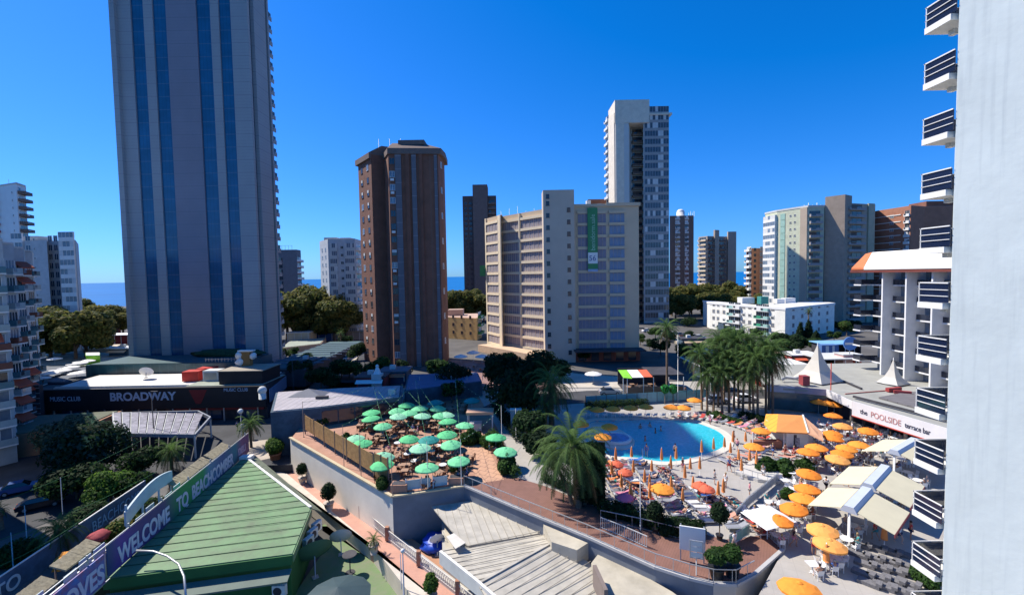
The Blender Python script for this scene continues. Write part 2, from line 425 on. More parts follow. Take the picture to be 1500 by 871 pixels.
# ------------------------------------------------------------------ brick tower
def brick_tower():
    f = [px(530, 132), px(549, 124), px(568, 126), px(574, 120.5), px(646, 121.5), px(652, 126), px(655, 133), px(548, 137)]
    f = [(x, y) for x, y in f]
    b = Bld('brick_tower', 'dark brick residential tower with pale vertical strips and a brown overhanging roof', f, 0, 57.5, brickm, brown, 'tower')
    pan = M('grey_tile_strip', (.15, .14, .155), .6, var=.06); lines(pan, 2, 3.5, .15, (.30, .28, .29), .8)
    p, q, dd, L, n = b.edge(3)
    for t0, t1, m, o in ((1.7, 3.3, pan, .25), (4.4, 5.4, brickd, .4), (6.0, 7.2, pan, .25), (8.0, 8.8, brickd, .4), (11.9, 12.7, pan, .15)):
        b.put('facade_strip' if m is pan else 'brick_pier', MB().box(-(t1 - t0) / 2, (t1 - t0) / 2, -o, .1, 0, b.H).mesh('strip', [m]), 3, (t0 + t1) / 2, 0, 0)
    w1 = module('window', 1.2, 1.5, (brown, glassd)); w2 = module('window', 1.2, 1.5, (frame, glassp)); w3 = module('shutter', 1.2, 1.5, (brown, glassd, blind))
    ws = [w1, w1, w2, w3]; pl = []
    rnd = random.Random(3)
    for k in range(16):
        z = 2.2 + k * 3.43
        L0 = b.edge(0)[3]
        pl.append((rnd.choice(ws), 0, L0 * .28, z, .02)); pl.append((rnd.choice(ws), 0, L0 * .72, z, .02))
        pl.append((rnd.choice(ws), 3, .9, z + .3, .02))
        if k % 2: pl.append((w2, 4, 3, z, .02))
    many(b, 'window', pl)
    ac = MB().box(-.45, .45, -.4, 0, 0, .6).mesh('air_conditioner', [white])
    for k in (3, 6, 7, 10, 13, 14): b.put('air_conditioner', ac, 3, .9, 1.5 + k * 3.43, .05)
    # overhanging cornice and low hipped roof
    big = [v * 1.075 for v in b.foot]
    rf = part('cornice', MB().prism(big, b.H - 1.0, b.H + .5), brown, b.root)
    mb = MB(); n_ = len(big); mid = [v * .62 for v in b.foot]
    mb.add([(v.x, v.y, b.H + .5) for v in big] + [(v.x, v.y, b.H + 2.6) for v in mid], [(i, (i + 1) % n_, n_ + (i + 1) % n_, n_ + i) for i in range(n_)] + [tuple(range(n_, 2 * n_))])
    part('roof_slope', mb, brown, b.root)
    part('roof_block', MB().box(1, 8, -5, 1, b.H + 2, b.H + 3.2), brown, b.root)
    for k in range(3): part('antenna', MB().tube([(-5 + 3 * k, -2, b.H + 2), (-5 + 3 * k, -2, b.H + 4.5)], .05, 4), steel, b.root)
    return b
brick_tower()
# ------------------------------------------------------------------ the beige slab hotel with the green banner
def slab():
    A0, A1 = px(713, 148), px(735, 139); B0, B1 = px(735.5, 143.5), px(797, 129)
    f = [A0, A1, B0, B1, px(797, 124), px(936, 124), px(936, 137), px(800, 154), px(716, 162)]
    b = Bld('slab_hotel', 'wide beige apartment slab with green banner and closed lilac awnings', f, 0, 42.6, beige, roofg)
    lil = M('lilac_awning', (.30, .27, .30), .8, var=.12, scale=.5); lilb = M('blue_awning', (.20, .26, .36), .8, var=.15, scale=.5)
    lite = M('pale_beam', (.80, .66, .46), .8, var=.06)
    fl = 3.22; pl = []
    def bay(e, t0, t1, cloth, name='awning', z00=2.6, n=12, bandmat=lite, step=.35):
        w = t1 - t0; me = module('screen', w, fl - .85, (cloth, bandmat), d=.08); bm = module('band', w + .4, .75, (bandmat,), d=step)
        for k in range(n):
            z = z00 + k * fl
            b.put('awning', me, e, (t0 + t1) / 2, z + .05, 0); b.put('floor_beam', bm, e, (t0 + t1) / 2, z - .4, 0)
        b.put('floor_beam', bm, e, (t0 + t1) / 2, z00 + n * fl - .4, 0)
    def pier(e, t, w, o=.45, m=lite): b.put('pier', MB().box(-w / 2, w / 2, -o, .1, 0, b.H).mesh('pier', [m]), e, t, 0, 0)
    L0 = b.edge(0)[3]; L2 = b.edge(2)[3]
    bay(0, .9, L0 - 1.6, lil); pier(0, L0 - .8, 1.6, .3); pier(0, .35, .7, .35)
    bay(2, 1.0, L2 * .46, lil, step=.5); bay(2, L2 * .5, L2 - .2, lil, step=.5); pier(2, L2 * .48, .5, .6)
    p, q, dd, L, n = b.edge(4)
    ts = lambda u: (px(u, 124)[0] - b.o.x) - p.x
    part('lift_tower', MB().box(p.x - .1, p.x + ts(841), p.y - 1.6, p.y + 4, 0, 46.8), M('grey_beige', (.52, .43, .34), .85, var=.08, scale=.2), b.root)
    bay(4, ts(847), ts(888), M('dim_awning', (.24, .22, .27), .8), bandmat=beige)
    bay(4, ts(893), ts(915), lilb, bandmat=beige, step=.6)
    wn = module('window', .75, 1.1, (darkw, glassd))
    for k in range(13):
        child('window', wn, b.root, (p.x + ts(803), p.y - 1.6, 4 + k * fl), 0); child('window', wn, b.root, (p.x + ts(833), p.y - 1.6, 2.2 + k * fl), 0)
    child('window', wn, b.root, (p.x + ts(803), p.y - 1.6, 44.5), 0)
    part('parapet', MB().box(p.x + ts(841), p.x + L + .3, p.y - .3, p.y + .1, b.H - .2, b.H + .5), beige, b.root)
    part('parapet', MB().box(p.x + ts(888), p.x + L + .35, p.y - .5, p.y - .32, b.H - .2, b.H + .7), beige, b.root)
    # terrace plinth in front of the left wing
    q0, q1, q2, q3 = [Vector(px(*a)) - b.o.xy for a in ((700, 143, 500), (798, 119), (797, 126), (720, 145))]
    part('plinth', MB().prism([q0, q1, q2, q3], 0, 2.2), M('sunlit_plinth', (.60, .42, .28), .85), b.root)
    # portico with shop fronts at the right foot
    xa, xb = ts(838) + p.x, ts(936) + p.x
    part('canopy', MB().box(xa, xb + .5, p.y - 5, p.y, 3.2, 3.6), darkw, b.root)
    part('shop_front', MB().box(xa, xb, p.y - 1, p.y - .2, 0, 3.2), redr, b.root)
    for k in range(5): part('shop_pane', MB().box(xa + 1.5 + 3.4 * k, xa + 3.6 + 3.4 * k, p.y - 1.1, p.y - .9, .3, 2.6), glassd, b.root)
    # long green banner, its white emblem square and vertical lettering
    bx = p.x + ts(868); bn = part('banner', MB().box(bx - 1.35, bx + 1.35, p.y - .75, p.y - .62, b.H - 17.3, b.H - .6), greenp, b.root)
    part('emblem', MB().box(bx - 1.3, bx + 1.3, p.y - .8, p.y - .755, b.H - 15.7, b.H - 12.7), white, bn)
    part('hem', MB().box(bx - 1.35, bx + 1.35, p.y - .8, p.y - .76, b.H - 17.9, b.H - 17.2), M('pale_blue_cloth', (.3, .4, .55)), bn)
    text3('banner_lettering', 'benidorm.sale', 1.75, (bx + .62, p.y - .78, b.H - 12.2), (R(90), R(-90), 0), M('pale_green_letters', (.35, .55, .4)), bn)
    text3('emblem_figure', '56', 2.0, (bx - 1.1, p.y - .83, b.H - 14.9), (R(90), 0, 0), M('navy_letters', (.03, .08, .25)), bn)
    # left-side small green board and railing, antennas
    part('green_board', MB().box(A0[0] - b.o.x - 2.2, A0[0] - b.o.x, A0[1] - b.o.y, A0[1] - b.o.y + .3, 24, 27.5), greenp, b.root)
    for k in range(9):
        part('antenna', MB().tube([(-12 + 2.6 * k, 2, b.H), (-12 + 2.6 * k, 2, b.H + 1.6 + (k % 3) * .7)], .04, 4), steel, b.root)
    for k in range(12):
        child('side_balcony', module('balcony', 3, 2.8, (lite, lite, glassd, frame), d=1.0), b.root, (px(936, 124)[0] - b.o.x, p.y + 6, 2.6 + k * fl), R(90))
    return b
def text3(name, s, size, loc, rot, mat, par=None, ext=.02, sx=1.0, kind_single=None, align='LEFT', bold=0.0):
    c = bpy.data.curves.new(name, 'FONT'); c.body = s; c.size = size; c.extrude = ext; c.align_x = align; c.offset = bold
    tmp = bpy.data.objects.new(name, c); COL.objects.link(tmp)
    dg = bpy.context.evaluated_depsgraph_get(); me = bpy.data.meshes.new_from_object(tmp.evaluated_get(dg)); me.name = name
    bpy.data.objects.remove(tmp); bpy.data.curves.remove(c)
    me.materials.clear(); me.materials.append(mat)
    o = bpy.data.objects.new(name, me); COL.objects.link(o); o.parent = par; o.location = loc; o.rotation_euler = rot; o.scale = (sx, 1, 1)
    return o
slab()
# ------------------------------------------------------------------ generic blocks further off
def block(name, label, foot, z1, wall, z0=0, roof=None, cat='building'):
    return Bld(name, label, foot, z0, z1, wall, roof or roofg, cat)
def rows(b, e, t0, t1, cols, z0, dz, nf, kind, w, h, mats, name='window', out=.02, jit=None, **k):
    """n modules across t0..t1 on nf floors"""
    L = b.edge(e)[3]; t0 *= L; t1 *= L; pl = []
    rnd = random.Random(len(name) + cols)
    for f in range(nf):
        for i in range(cols):
            kk = dict(k)
            if kind in ('glazed', 'balcony'): kk['seed'] = rnd.randint(0, 9)
            me = module(kind, w if w else (t1 - t0) / cols, h, mats, **kk)
            pl.append((me, e, t0 + (t1 - t0) * (i + .5) / cols, z0 + f * dz, out))
    many(b, name, pl)
# tall white tower right of the slab
def white_tower():
    f = [px(889, 230), px(903, 216), px(922, 216), px(925, 225), px(943, 225), px(943, 217), px(980, 217), px(980, 236), px(905, 242)]
    b = block('tall_tower', 'tallest residential tower on the right, pale piers left and rows of glazed balconies', f, zat(960, 168, 217), pale, cat='tower')
    side = M('warm_render', (.70, .62, .50), .8)
    gb_ = M('grey_band', (.33, .32, .31), .7); gt_ = glass('smoke_glass', (.07, .08, .09), .15); rows(b, 5, .04, .98, 1, 1.5, 3.75, 27, 'glazed', 0, 3.75, (gb_, gt_, M('grey_frame', (.4, .42, .45)), blind), 'glazed_balcony', d=.5, n=9, bl=.22)
    rows(b, 3, .05, .95, 1, 1.5, 3.75, 27, 'balcony', 0, 3.5, (tan, brown, glassd, brown), 'recessed_balcony', d=2.2)
    L = b.edge(0)[3]
    rows(b, 0, 0.0, .35, 1, 1.5, 3.75, 27, 'balcony', 0, 3.5, (white, white, glassd, frame), 'balcony', d=1.0)
    b.put('pier', MB().box(-L * .3, L * .3, -.5, .1, 0, b.H + 1).mesh('pier', [side]), 0, L * .66, 0)
    zc = zat(920, 149, 218) - b.H
    p, q = b.foot[1], b.foot[4]
    part('crown', MB().box(p.x - .3, q.x + .2, p.y - .3, p.y + 14, b.H - 4, b.H + zc), side, b.root)
    x5, x6 = b.foot[5], b.foot[6]
    part('eaves', MB().box(x5.x, x6.x + 1.2, x5.y - 1, x5.y + 3, b.H - .4, b.H + .5), side, b.root)
    part('pier', MB().box(p.x, p.x + (b.foot[2].x - p.x) * .62, p.y - .4, p.y + .4, 0, b.H), side, b.root)
white_tower()
# dark tower left of the slab
b = block('dark_tower', 'narrow dark brown tower behind the beige slab, with taller central shaft', [px(680, 280), px(729, 280), px(729, 300), px(682, 300)], zat(700, 287, 280), M('deep_brown', (.10, .075, .07), .8), cat='tower')
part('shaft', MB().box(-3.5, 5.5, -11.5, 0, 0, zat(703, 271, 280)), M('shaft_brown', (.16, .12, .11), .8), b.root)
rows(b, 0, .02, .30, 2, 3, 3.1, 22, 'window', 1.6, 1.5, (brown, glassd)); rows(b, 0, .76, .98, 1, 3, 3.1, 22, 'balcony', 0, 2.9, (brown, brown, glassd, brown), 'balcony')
# red house top behind the slab
b = block('red_rooftop_block', 'red brick rooftop showing just above the beige slab', [px(862, 240), px(890, 240), px(890, 255), px(862, 255)], zat(875, 292, 240), brickd)
part('white_corner', MB().box(-7.2, -5.0, -8, -5, b.H - 6, b.H - .5), white, b.root); rows(b, 0, .4, .8, 1, b.H - 3.5, 3, 1, 'window', 2, 1.2, (frame, blind))
# brown tower with white dome
b = block('domed_tower', 'brown tower with white dome and antennas on its roof', [px(981, 300), px(1016, 300), px(1016, 318), px(983, 318)], zat(998, 316, 300), brown, cat='tower')
rows(b, 0, .22, .42, 1, 2, 3, 20, 'balcony', 0, 2.8, (pale, pale, glassd, frame), 'balcony', d=.8); rows(b, 0, .62, .78, 1, 2, 3, 20, 'balcony', 0, 2.8, (pale, pale, glassd, frame), 'balcony', d=.8)
part('dome', MB().ball((-2.5, -4, b.H + 3), 2.6, sz=.8, seg=12), white, b.root); part('drum', MB().cyl((-2.5, -4, b.H), 2.6, 3, 12), white, b.root)
for k in range(4): part('antenna', MB().tube([(3 + k * 1.2, -4, b.H), (3 + k * 1.2, -4, b.H + 2.5 + k % 2)], .08, 4), steel, b.root)
# beige tower
b = block('beige_tower', 'sunlit beige tower with dark central balconies, right of the domed tower', [px(1023, 330), px(1036, 322), px(1062, 330), px(1078, 330), px(1078, 345), px(1026, 348)], zat(1040, 347, 330), tan, cat='tower')
rows(b, 0, .05, .95, 1, 3, 3.1, 15, 'balcony', 0, 2.9, (cream, cream, glassd, frame), 'balcony'); rows(b, 1, .05, .32, 1, 3, 3.1, 15, 'balcony', 0, 2.9, (brown, brown, glassd, brown), 'balcony')
rows(b, 1, .6, .98, 1, 3, 3.1, 15, 'balcony', 0, 2.9, (brown, brown, glassd, brown), 'balcony')
b.put('shaft', MB().box(-2.2, 2.2, -1.2, .1, 0, b.H + 4.5).mesh('shaft', [tan]), 1, b.edge(1)[3] * .46, 0); b.put('end_pier', MB().box(-3, 3, -1.4, .1, 0, b.H + 3.5).mesh('shaft', [tan]), 2, b.edge(2)[3] * .55, 0)
# small red brick block beside the big apartment block
b = block('red_brick_block', 'small red brick block with white balconies left of the big grey-green block', [px(1093, 250), px(1101, 243), px(1124, 246), px(1124, 260), px(1096, 262)], zat(1108, 364, 246), brickr)
rows(b, 0, .05, .95, 1, 2, 3, 12, 'balcony', 0, 2.8, (white, white, glassd, frame), 'balcony'); rows(b, 1, .1, .3, 1, 2, 3, 12, 'window', 1.4, 1.5, (brown, glassd)); rows(b, 1, .5, .7, 1, 2, 3, 12, 'window', 1.6, 2.2, (frame, glassp))
# big apartment block with lift tower
ch_ = [px(1120, 226), px(1137, 217), px(1172, 206), px(1182, 203), px(1206, 203), px(1206, 230), px(1124, 240)]
b = block('green_grey_block', 'large apartment block with pale green wall and stacked balconies on the right', ch_, zat(1160, 305, 208), M('sage_render', (.52, .54, .40), .8))
rows(b, 0, 0, 1, 1, 1.5, 3.1, 16, 'glazed', 0, 3.1, (white, glassp, frame, blind), 'glazed_balcony', d=1.0, n=5)
rows(b, 1, .16, .36, 1, 1.5, 3.1, 16, 'panel', 0, 2.9, (M('mint_panel', (.32, .5, .42), .6),), 'green_panel', d=.15)
rows(b, 1, .5, .66, 1, 2.5, 3.1, 16, 'window', .8, .8, (frame, glassd)); rows(b, 1, .68, .84, 1, 2.5, 3.1, 16, 'window', .8, .8, (frame, glassd))
rows(b, 3, .05, .8, 1, 1.5, 3.1, 16, 'balcony', 0, 2.9, (tan, conc, glassd, brown), 'balcony', d=1.6)
b.put('brown_pier', MB().box(-1.6, 1.6, -.5, .1, 0, b.H - .3).mesh('pier', [tan]), 2, b.edge(2)[3] * .5, 0)
part('roof_rim', MB().prism([v * 1.02 for v in b.foot], b.H - .3, b.H + .5), pale, b.root)
for k in range(5): part('antenna', MB().tube([(2 + k * 2.0, -4, b.H), (2 + k * 2.0, -4, b.H + 2.2 + k % 2)], .1, 4), steel, b.root)
b = block('stair_tower_block', 'brown apartment block with a tall blank stair tower right of the pale green one', [px(1206, 204), px(1232, 199), px(1280, 206), px(1280, 222), px(1208, 225)], zat(1262, 300, 206), tan)
part('stair_tower', MB().prism([Vector(px(*a)) - b.o.xy for a in ((1207, 203), (1236, 197), (1246, 201), (1246, 212), (1207, 212))], 0, zat(1230, 286, 199)), M('stair_tan', (.34, .27, .21), .85), b.root)
rows(b, 1, .12, .62, 1, 1.5, 3.05, 17, 'balcony', 0, 2.9, (tan, conc, glassd, brown), 'balcony', d=1.6)
b.put('green_grey_pier', MB().box(-2, 2, -.6, .1, 0, b.H + .3).mesh('pier', [M('olive_render', (.38, .38, .28), .8)]), 1, b.edge(1)[3] * .85, 0)
# orange brick block behind the right hotel
b = block('orange_brick_block', 'orange brick block with white window strips behind the white hotel', [px(1279, 216), px(1332, 199), px(1352, 203), px(1410, 203), px(1410, 220), px(1284, 230)], zat(1330, 303, 203), brickr)
rows(b, 0, .03, .75, 2, 2.5, 3.05, 16, 'band', 0, .35, (white,), 'white_band', d=.25); rows(b, 0, .84, .98, 1, 1.5, 3.05, 16, 'balcony', 0, 2.8, (white, white, glassd, frame), 'balcony', d=.6)
rows(b, 0, .4, .6, 1, 1.5, 3.05, 16, 'window', 1.6, 1.3, (frame, glassp))
part('roof_block', MB().box(-3, 14, -7, 2, b.H, b.H + 2.6), brickd, b.root)
# left side far
b = block('balcony_tower', 'white far tower with stacked balconies at the left edge', [px(-25, 190), px(33, 180), px(46, 186), px(46, 205), px(-20, 210)], zat(30, 273, 185), white, cat='tower')
rows(b, 0, .1, .55, 2, 3, 3.0, 20, 'balcony', 0, 2.8, (white, redcloth, glassd, frame), 'balcony'); rows(b, 1, .1, .95, 1, 3, 3.0, 20, 'balcony', 0, 2.8, (brown, brown, glassd, frame), 'balcony', d=2.2)
rows(b, 0, .86, .92, 1, 3, 3.0, 20, 'window', .6, .8, (frame, glassd))
part('roof_rim', MB().prism([v * 1.03 for v in b.foot], b.H, b.H + .5), pale, b.root)
for k in range(6): part('antenna', MB().tube([(-8 + 4 * k, -9, b.H), (-8 + 4 * k, -9, b.H + 2 + k % 2)], .08, 4), steel, b.root)
b = block('white_stepped_block', 'white stepped apartment block above the plane trees at far left', [px(20, 150), px(40, 150), px(40, 147), px(72, 147), px(72, 151), px(90, 151), px(90, 148), px(114, 148), px(118, 165), px(20, 170)], zat(70, 352, 148), M('sea_grey_render', (.46, .48, .49), .8))
rows(b, 0, .1, .9, 1, 2, 3, 13, 'glazed', 0, 3, (white, glassp, frame, blind), 'glazed_balcony', n=3); rows(b, 2, .05, .25, 1, 2, 3, 13, 'window', 1.5, 1.5, (frame, glassb)); rows(b, 2, .38, .46, 1, 2, 3, 13, 'window', .5, .7, (frame, glassd))
rows(b, 4, .05, .95, 2, 2, 3, 13, 'window', 1.2, 1.9, (frame, glassb)); rows(b, 6, .05, .95, 1, 2, 3, 13, 'glazed', 0, 3, (white, glassp, frame, blind), 'glazed_balcony', n=4)
part('roof_block', MB().box(-8, -2, 0, 5, b.H, b.H + 2), pale, b.root)
b = block('scaffolded_block', 'dark block with an unfinished top behind the plane trees, left of the grey white one', [px(398, 230), px(436, 230), px(442, 236), px(442, 250), px(400, 250)], zat(420, 366, 230), M('dim_grey', (.16, .16, .18), .8))
rows(b, 0, .3, .42, 1, 3, 3, 11, 'window', 2.0, 2.0, (darkw, glassd)); rows(b, 1, 0, 1, 1, 3, 3, 11, 'balcony', 0, 2.8, (redcloth, white, glassd, frame), 'balcony')
mb = MB()
for k in range(9): mb.box(-7 + k * 1.7, -6.9 + k * 1.7, -9.5, -9.4, b.H, b.H + 2.2)
mb.box(-7, 7, -9.5, -9.4, b.H + 2.1, b.H + 2.2); part('roof_railing', mb, steel, b.root)
b = block('grey_white_block', 'pale grey block with long window bands between the trees and the brick tower', [px(470, 186), px(482, 176), px(522, 176), px(530, 184), px(530, 200), px(474, 205)], zat(500, 350, 176), M('pale_grey_render', (.50, .52, .54), .8))
rows(b, 1, .08, .34, 1, 2, 3, 12, 'glazed', 0, 3, (pale, glassp, frame, blind), 'glazed_balcony', n=4, d=.4); rows(b, 1, .46, .56, 1, 2.6, 3, 12, 'window', 1.0, 1.0, (frame, glassd)); rows(b, 1, .62, .97, 1, 2, 3, 12, 'glazed', 0, 3, (pale, glassp, frame, blind), 'glazed_balcony', n=5, d=.4)
rows(b, 2, .05, .95, 1, 2, 3, 12, 'balcony', 0, 2.8, (white, white, glassd, frame), 'balcony'); rows(b, 0, .1, .9, 2, 2, 3, 12, 'window', 1.2, 1.2, (frame, glassp))
rooftop(b, [(-2, -4, 5, 4, 1.2), (4, -4, 4, 4, 1.0)], pale)
# small yellow house
b = block('yellow_house', 'small sunlit yellow house between the brick tower and the beige slab', [px(640, 178), px(697, 168), px(704, 176), px(700, 190), px(645, 190)], zat(680, 466, 170), M('yellow_render', (.66, .42, .17), .85), roof=M('pink_roof', (.5, .34, .26), .9))
rows(b, 0, .3, .95, 3, 2, 3, 3, 'window', .8, 1.1, (brown, glassd)); rows(b, 1, .2, .9, 1, 2, 3, 3, 'balcony', 0, 2.8, (white, greenp, glassd, frame), 'balcony')
rooftop(b, [(-3, 2, 6, 5, 2.6)], M('pink_roof', (.5, .34, .26)))
# low white U block
def low_white():
    A = px(1040, 192, 470); B_ = px(1150, 156, 470); C_ = px(1222, 176, 470)
    f = [A, B_, C_, (C_[0], C_[1] + 12), (B_[0], B_[1] + 14), (A[0] + 3, A[1] + 14)]
    b = block('low_white_block', 'low white three-storey block with green awnings behind the palms', f, zat(1150, 452, 156), M('bright_white', (.80, .78, .70), .7), z0=0, roof=M('white_roof', (.55, .53, .5), .9))
    awn = M('green_awning', (.03, .30, .16), .7)
    L = b.edge(0)[3]
    w = module('window', 1.3, 1.2, (tan, glassp)); w2 = module('shutter', 1.3, 1.2, (frame, glassd, blind))
    for f_ in range(4):
        z = .8 + f_ * 2.9
        for t in (.06, .13, .22, .50, .58, .86): b.put('window', w if (f_ + int(t * 50)) % 3 else w2, 0, L * t, z + .4, .02)
        for t, cl in ((.33, M('pale_teal', (.3, .5, .46))), (.42, white), (.70, awn if f_ in (1, 2) else white), (.78, M('pale_teal', (.3, .5, .46)))):
            b.put('balcony', module('balcony', 3.4, 2.7, (white, cl, glassd, frame), d=1.0), 0, L * t, z, 0)
        L1 = b.edge(1)[3]
        for t in (.15, .32, .5, .66, .84): b.put('window', w, 1, L1 * t, z + .4, .02)
    part('roof_rim', MB().prism([v * 1.012 for v in b.foot], b.H - .5, b.H + .3), white, b.root)
    rooftop(b, [(-6, 4, 5, 4, 2.5), (4, -2, 3, 3, 2.0), (9, 0, 4, 3, 2.2)], white)
    part('roof_tank', MB().box(-3, 0, -2, 1, b.H, b.H + 3), M('teal_paint', (.05, .25, .22)), b.root)
low_white()
# ================================================================== ground, sea, roads
asph = M('asphalt', (.05, .052, .058), .9, var=.25, scale=.3)
grnd = M('town_ground', (.095, .09, .085), .95, var=.45, scale=.05)
pavem = M('pavement', (.30, .27, .24), .9, var=.15, scale=.3); tiles(pavem, .8, .25, (.2, .18, .16))
def sheet(name, pts, mat, z=None, th=.05, kind='structure'):
    return struct(name, MB().slab3([(p[0], p[1], p[2] if z is None else z) for p in pts], th), mat, kind)
gy = [(-80, -7.5), (92, -7.5), (92.4, -3.6), (120, -.05), (455, -.05), (456, -3.3)]
mb = MB()
xs_ = [-900, -300, -150, -60, 0, 60, 150, 300, 900]
for j in range(len(gy) - 1):
    for i in range(len(xs_) - 1):
        (y0, z0), (y1, z1) = gy[j], gy[j + 1]
        mb.add([(xs_[i], y0, z0), (xs_[i + 1], y0, z0), (xs_[i + 1], y1, z1), (xs_[i], y1, z1)], [(0, 1, 2, 3)])
struct('ground', mb, grnd)
seam = M('sea_water', (.004, .13, .36), .6, var=.12, scale=.004, bump=.3, spec=.08)
struct('sea', MB().add([(-60000, 440, -3), (60000, 440, -3), (60000, 60000, -3), (-60000, 60000, -3)], [(0, 1, 2, 3)]), seam)
struct('beach', MB().add([(-900, 400, -.0), (900, 400, -.0), (900, 452, -1.5), (-900, 452, -1.5)], [(0, 1, 2, 3)]), M('sand', (.5, .42, .3), .95))
# left street level (-4) and the yard (-7), pink path (-5.2)
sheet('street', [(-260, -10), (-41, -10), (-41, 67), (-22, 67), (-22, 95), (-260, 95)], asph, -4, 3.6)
sheet('pavement', [(-42.5, 66.5), G(330, 660, -4), G(250, 700, -4), (-60, 40), (-60, 36), (-41, 36)], M('shade_dark_paving', (.12, .115, .11), .9, var=.3, scale=.4), -3.88, .12)  # paving colour darkened to stand in for the street shade
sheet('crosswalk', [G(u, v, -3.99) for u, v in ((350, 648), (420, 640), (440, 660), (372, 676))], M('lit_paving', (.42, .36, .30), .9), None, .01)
sheet('road', [G(u, v, 0) for u, v in ((590, 560), (480, 560), (515, 500), (545, 500))], asph, .02, .03)
turf = M('artificial_turf', (.09, .15, .06), .95, var=.5, scale=.9, var2=(.20, .22, .14))
sheet('yard', [(-22, 20), (-22, 60), G(470, 770, -7), G(545, 770, -7), G(660, 900, -7), (-2, 20)], turf, -7, .3)
pink = M('pink_paving', (.50, .27, .20), .85, var=.12, scale=.5); tiles(pink, 1.3, .3, (.4, .22, .17), 1, .5, .03)
lpaint = M('pale_kerb', (.56, .50, .42), .85)
sheet('path', [G(u, v, -5.2) for u, v in ((436, 690), (420, 693), (664, 900), (740, 900))], pink, -5.2, 2.0)
sheet('kerb_strip', [G(u, v, -5.1) for u, v in ((420, 693), (396, 688), (545, 797), (625, 900), (667, 900))], lpaint, -5.1, 2.2)
sheet('brown_strip', [G(u, v, -5.05) for u, v in ((452, 690), (437, 690), (736, 900), (775, 900))], M('terracotta_strip', (.42, .22, .13), .9), -5.05, .2)
# ------------------------------------------------------------------ beachcomber bar: green standing-seam roof
groof = M('green_metal_roof', (.135, .25, .115), .55, var=.15, scale=.45, spec=.3, var2=(.13, .17, .10))
groof2 = M('weathered_green_roof', (.15, .17, .12), .6, var=.25, scale=.6)
gwall = M('green_wall', (.03, .13, .035), .7)
A = G(358, 668, -1.5); B = G(455, 743, -1.5); C = G(428, 810, -1.8); Dd = G(152, 846, -2.0); E = G(120, 900, -2.2)
bar = thing('green_roof_bar', 'low bar building with green ribbed metal roof in the foreground at left', 'building', (Dd.x, Dd.y, -4))
o = bar.location
rel = lambda p: (p[0] - o.x, p[1] - o.y, p[2] - o.z)
part('roof', MB().slab3([rel(p) for p in (A, B, C, Dd)], .18), groof, bar)
mb = MB()   # ribs run across, parallel to the front eave
for k in range(1, 18):
    t = k / 18
    P = Dd.lerp(A, t)
    # right end on C-B-A
    Ln = (C - Dd); 
    best = None
    for s0, s1 in ((C, B), (B, A)):
        den = Ln.x * (s1.y - s0.y) - Ln.y * (s1.x - s0.x)
        if abs(den) < 1e-6: continue
        w = ((P.x - s0.x) * Ln.y - (P.y - s0.y) * Ln.x) / -den * -1
        # solve P + a*Ln = s0 + w*(s1-s0)
        det = Ln.x * -(s1.y - s0.y) + Ln.y * (s1.x - s0.x)
        a = ((s0.x - P.x) * -(s1.y - s0.y) + (s0.y - P.y) * (s1.x - s0.x)) / det
        w = (Ln.x * (s0.y - P.y) - Ln.y * (s0.x - P.x)) / det
        if 0 <= w <= 1 and a > 0: best = s0.lerp(s1, w)
    if best is not None:
        up = Vector((0, 0, .03)); mb.beam(rel(P + up), rel(best + up), .045, .05)
part('roof_seams', mb, M('dark_green_seam', (.03, .09, .035), .6), bar)
A2 = G(374, 662, -1.5); B2 = G(463, 738, -1.7)
Fd = Vector((0, 0, -.9))
part('side_slope', MB().slab3([rel(A), rel(A2 + Vector((0, 0, -.5))), rel(B2 + Vector((.6, .2, -1.0))), rel(B)], .12), groof2, bar)
mb = MB()
for k in range(1, 16):
    t = k / 16; mb.beam(rel(A.lerp(B, t) + Vector((0, 0, .02))), rel(A2.lerp(B2, t) + Vector((0, 0, -.7))), .06, .06)
part('side_seams', mb, gwall, bar)
part('ridge_cap', MB().beam(rel(A + Vector((0, 0, .08))), rel(B + Vector((0, 0, .08))), .28, .1), white, bar)
part('chimney_box', MB().box(-.8, .8, -.5, .5, 0, .5, T=Matrix.Translation(rel(A + Vector((.8, -.8, -.1))))), white, bar)
# walls and fascia below the eave
C1 = C + Vector((-.35, .3, 0)); D1 = Dd + Vector((.2, .3, 0)); B1 = B + Vector((-.3, 0, 0))
mb = MB(); low = lambda p, z: (p[0] - o.x, p[1] - o.y, z + 4)
mb.add([low(D1, -8), low(C1, -8), low(B1, -8), low(A, -8), low(D1, -2.2), low(C1, -2.0), low(B1, -1.7), low(A, -1.7)], [(0, 1, 5, 4), (1, 2, 6, 5), (2, 3, 7, 6), (3, 0, 4, 7)])
part('wall', mb, gwall, bar)
part('fascia', MB().beam(low(Dd, -2.55), low(C, -2.35), .3, .9), gwall, bar)
part('side_fascia', MB().beam(low(C, -2.25), low(B, -1.95), .25, .75), groof, bar)
part('lower_canopy', MB().slab3([low(Dd + Vector((.3, -.2, 0)), -3.3), low(C + Vector((0, -.2, 0)), -3.1), low(C + Vector((.2, -1.5, 0)), -3.5), low(Dd + Vector((.3, -1.5, 0)), -3.7)], .15), M('grey_green_canopy', (.12, .16, .13), .7), bar)
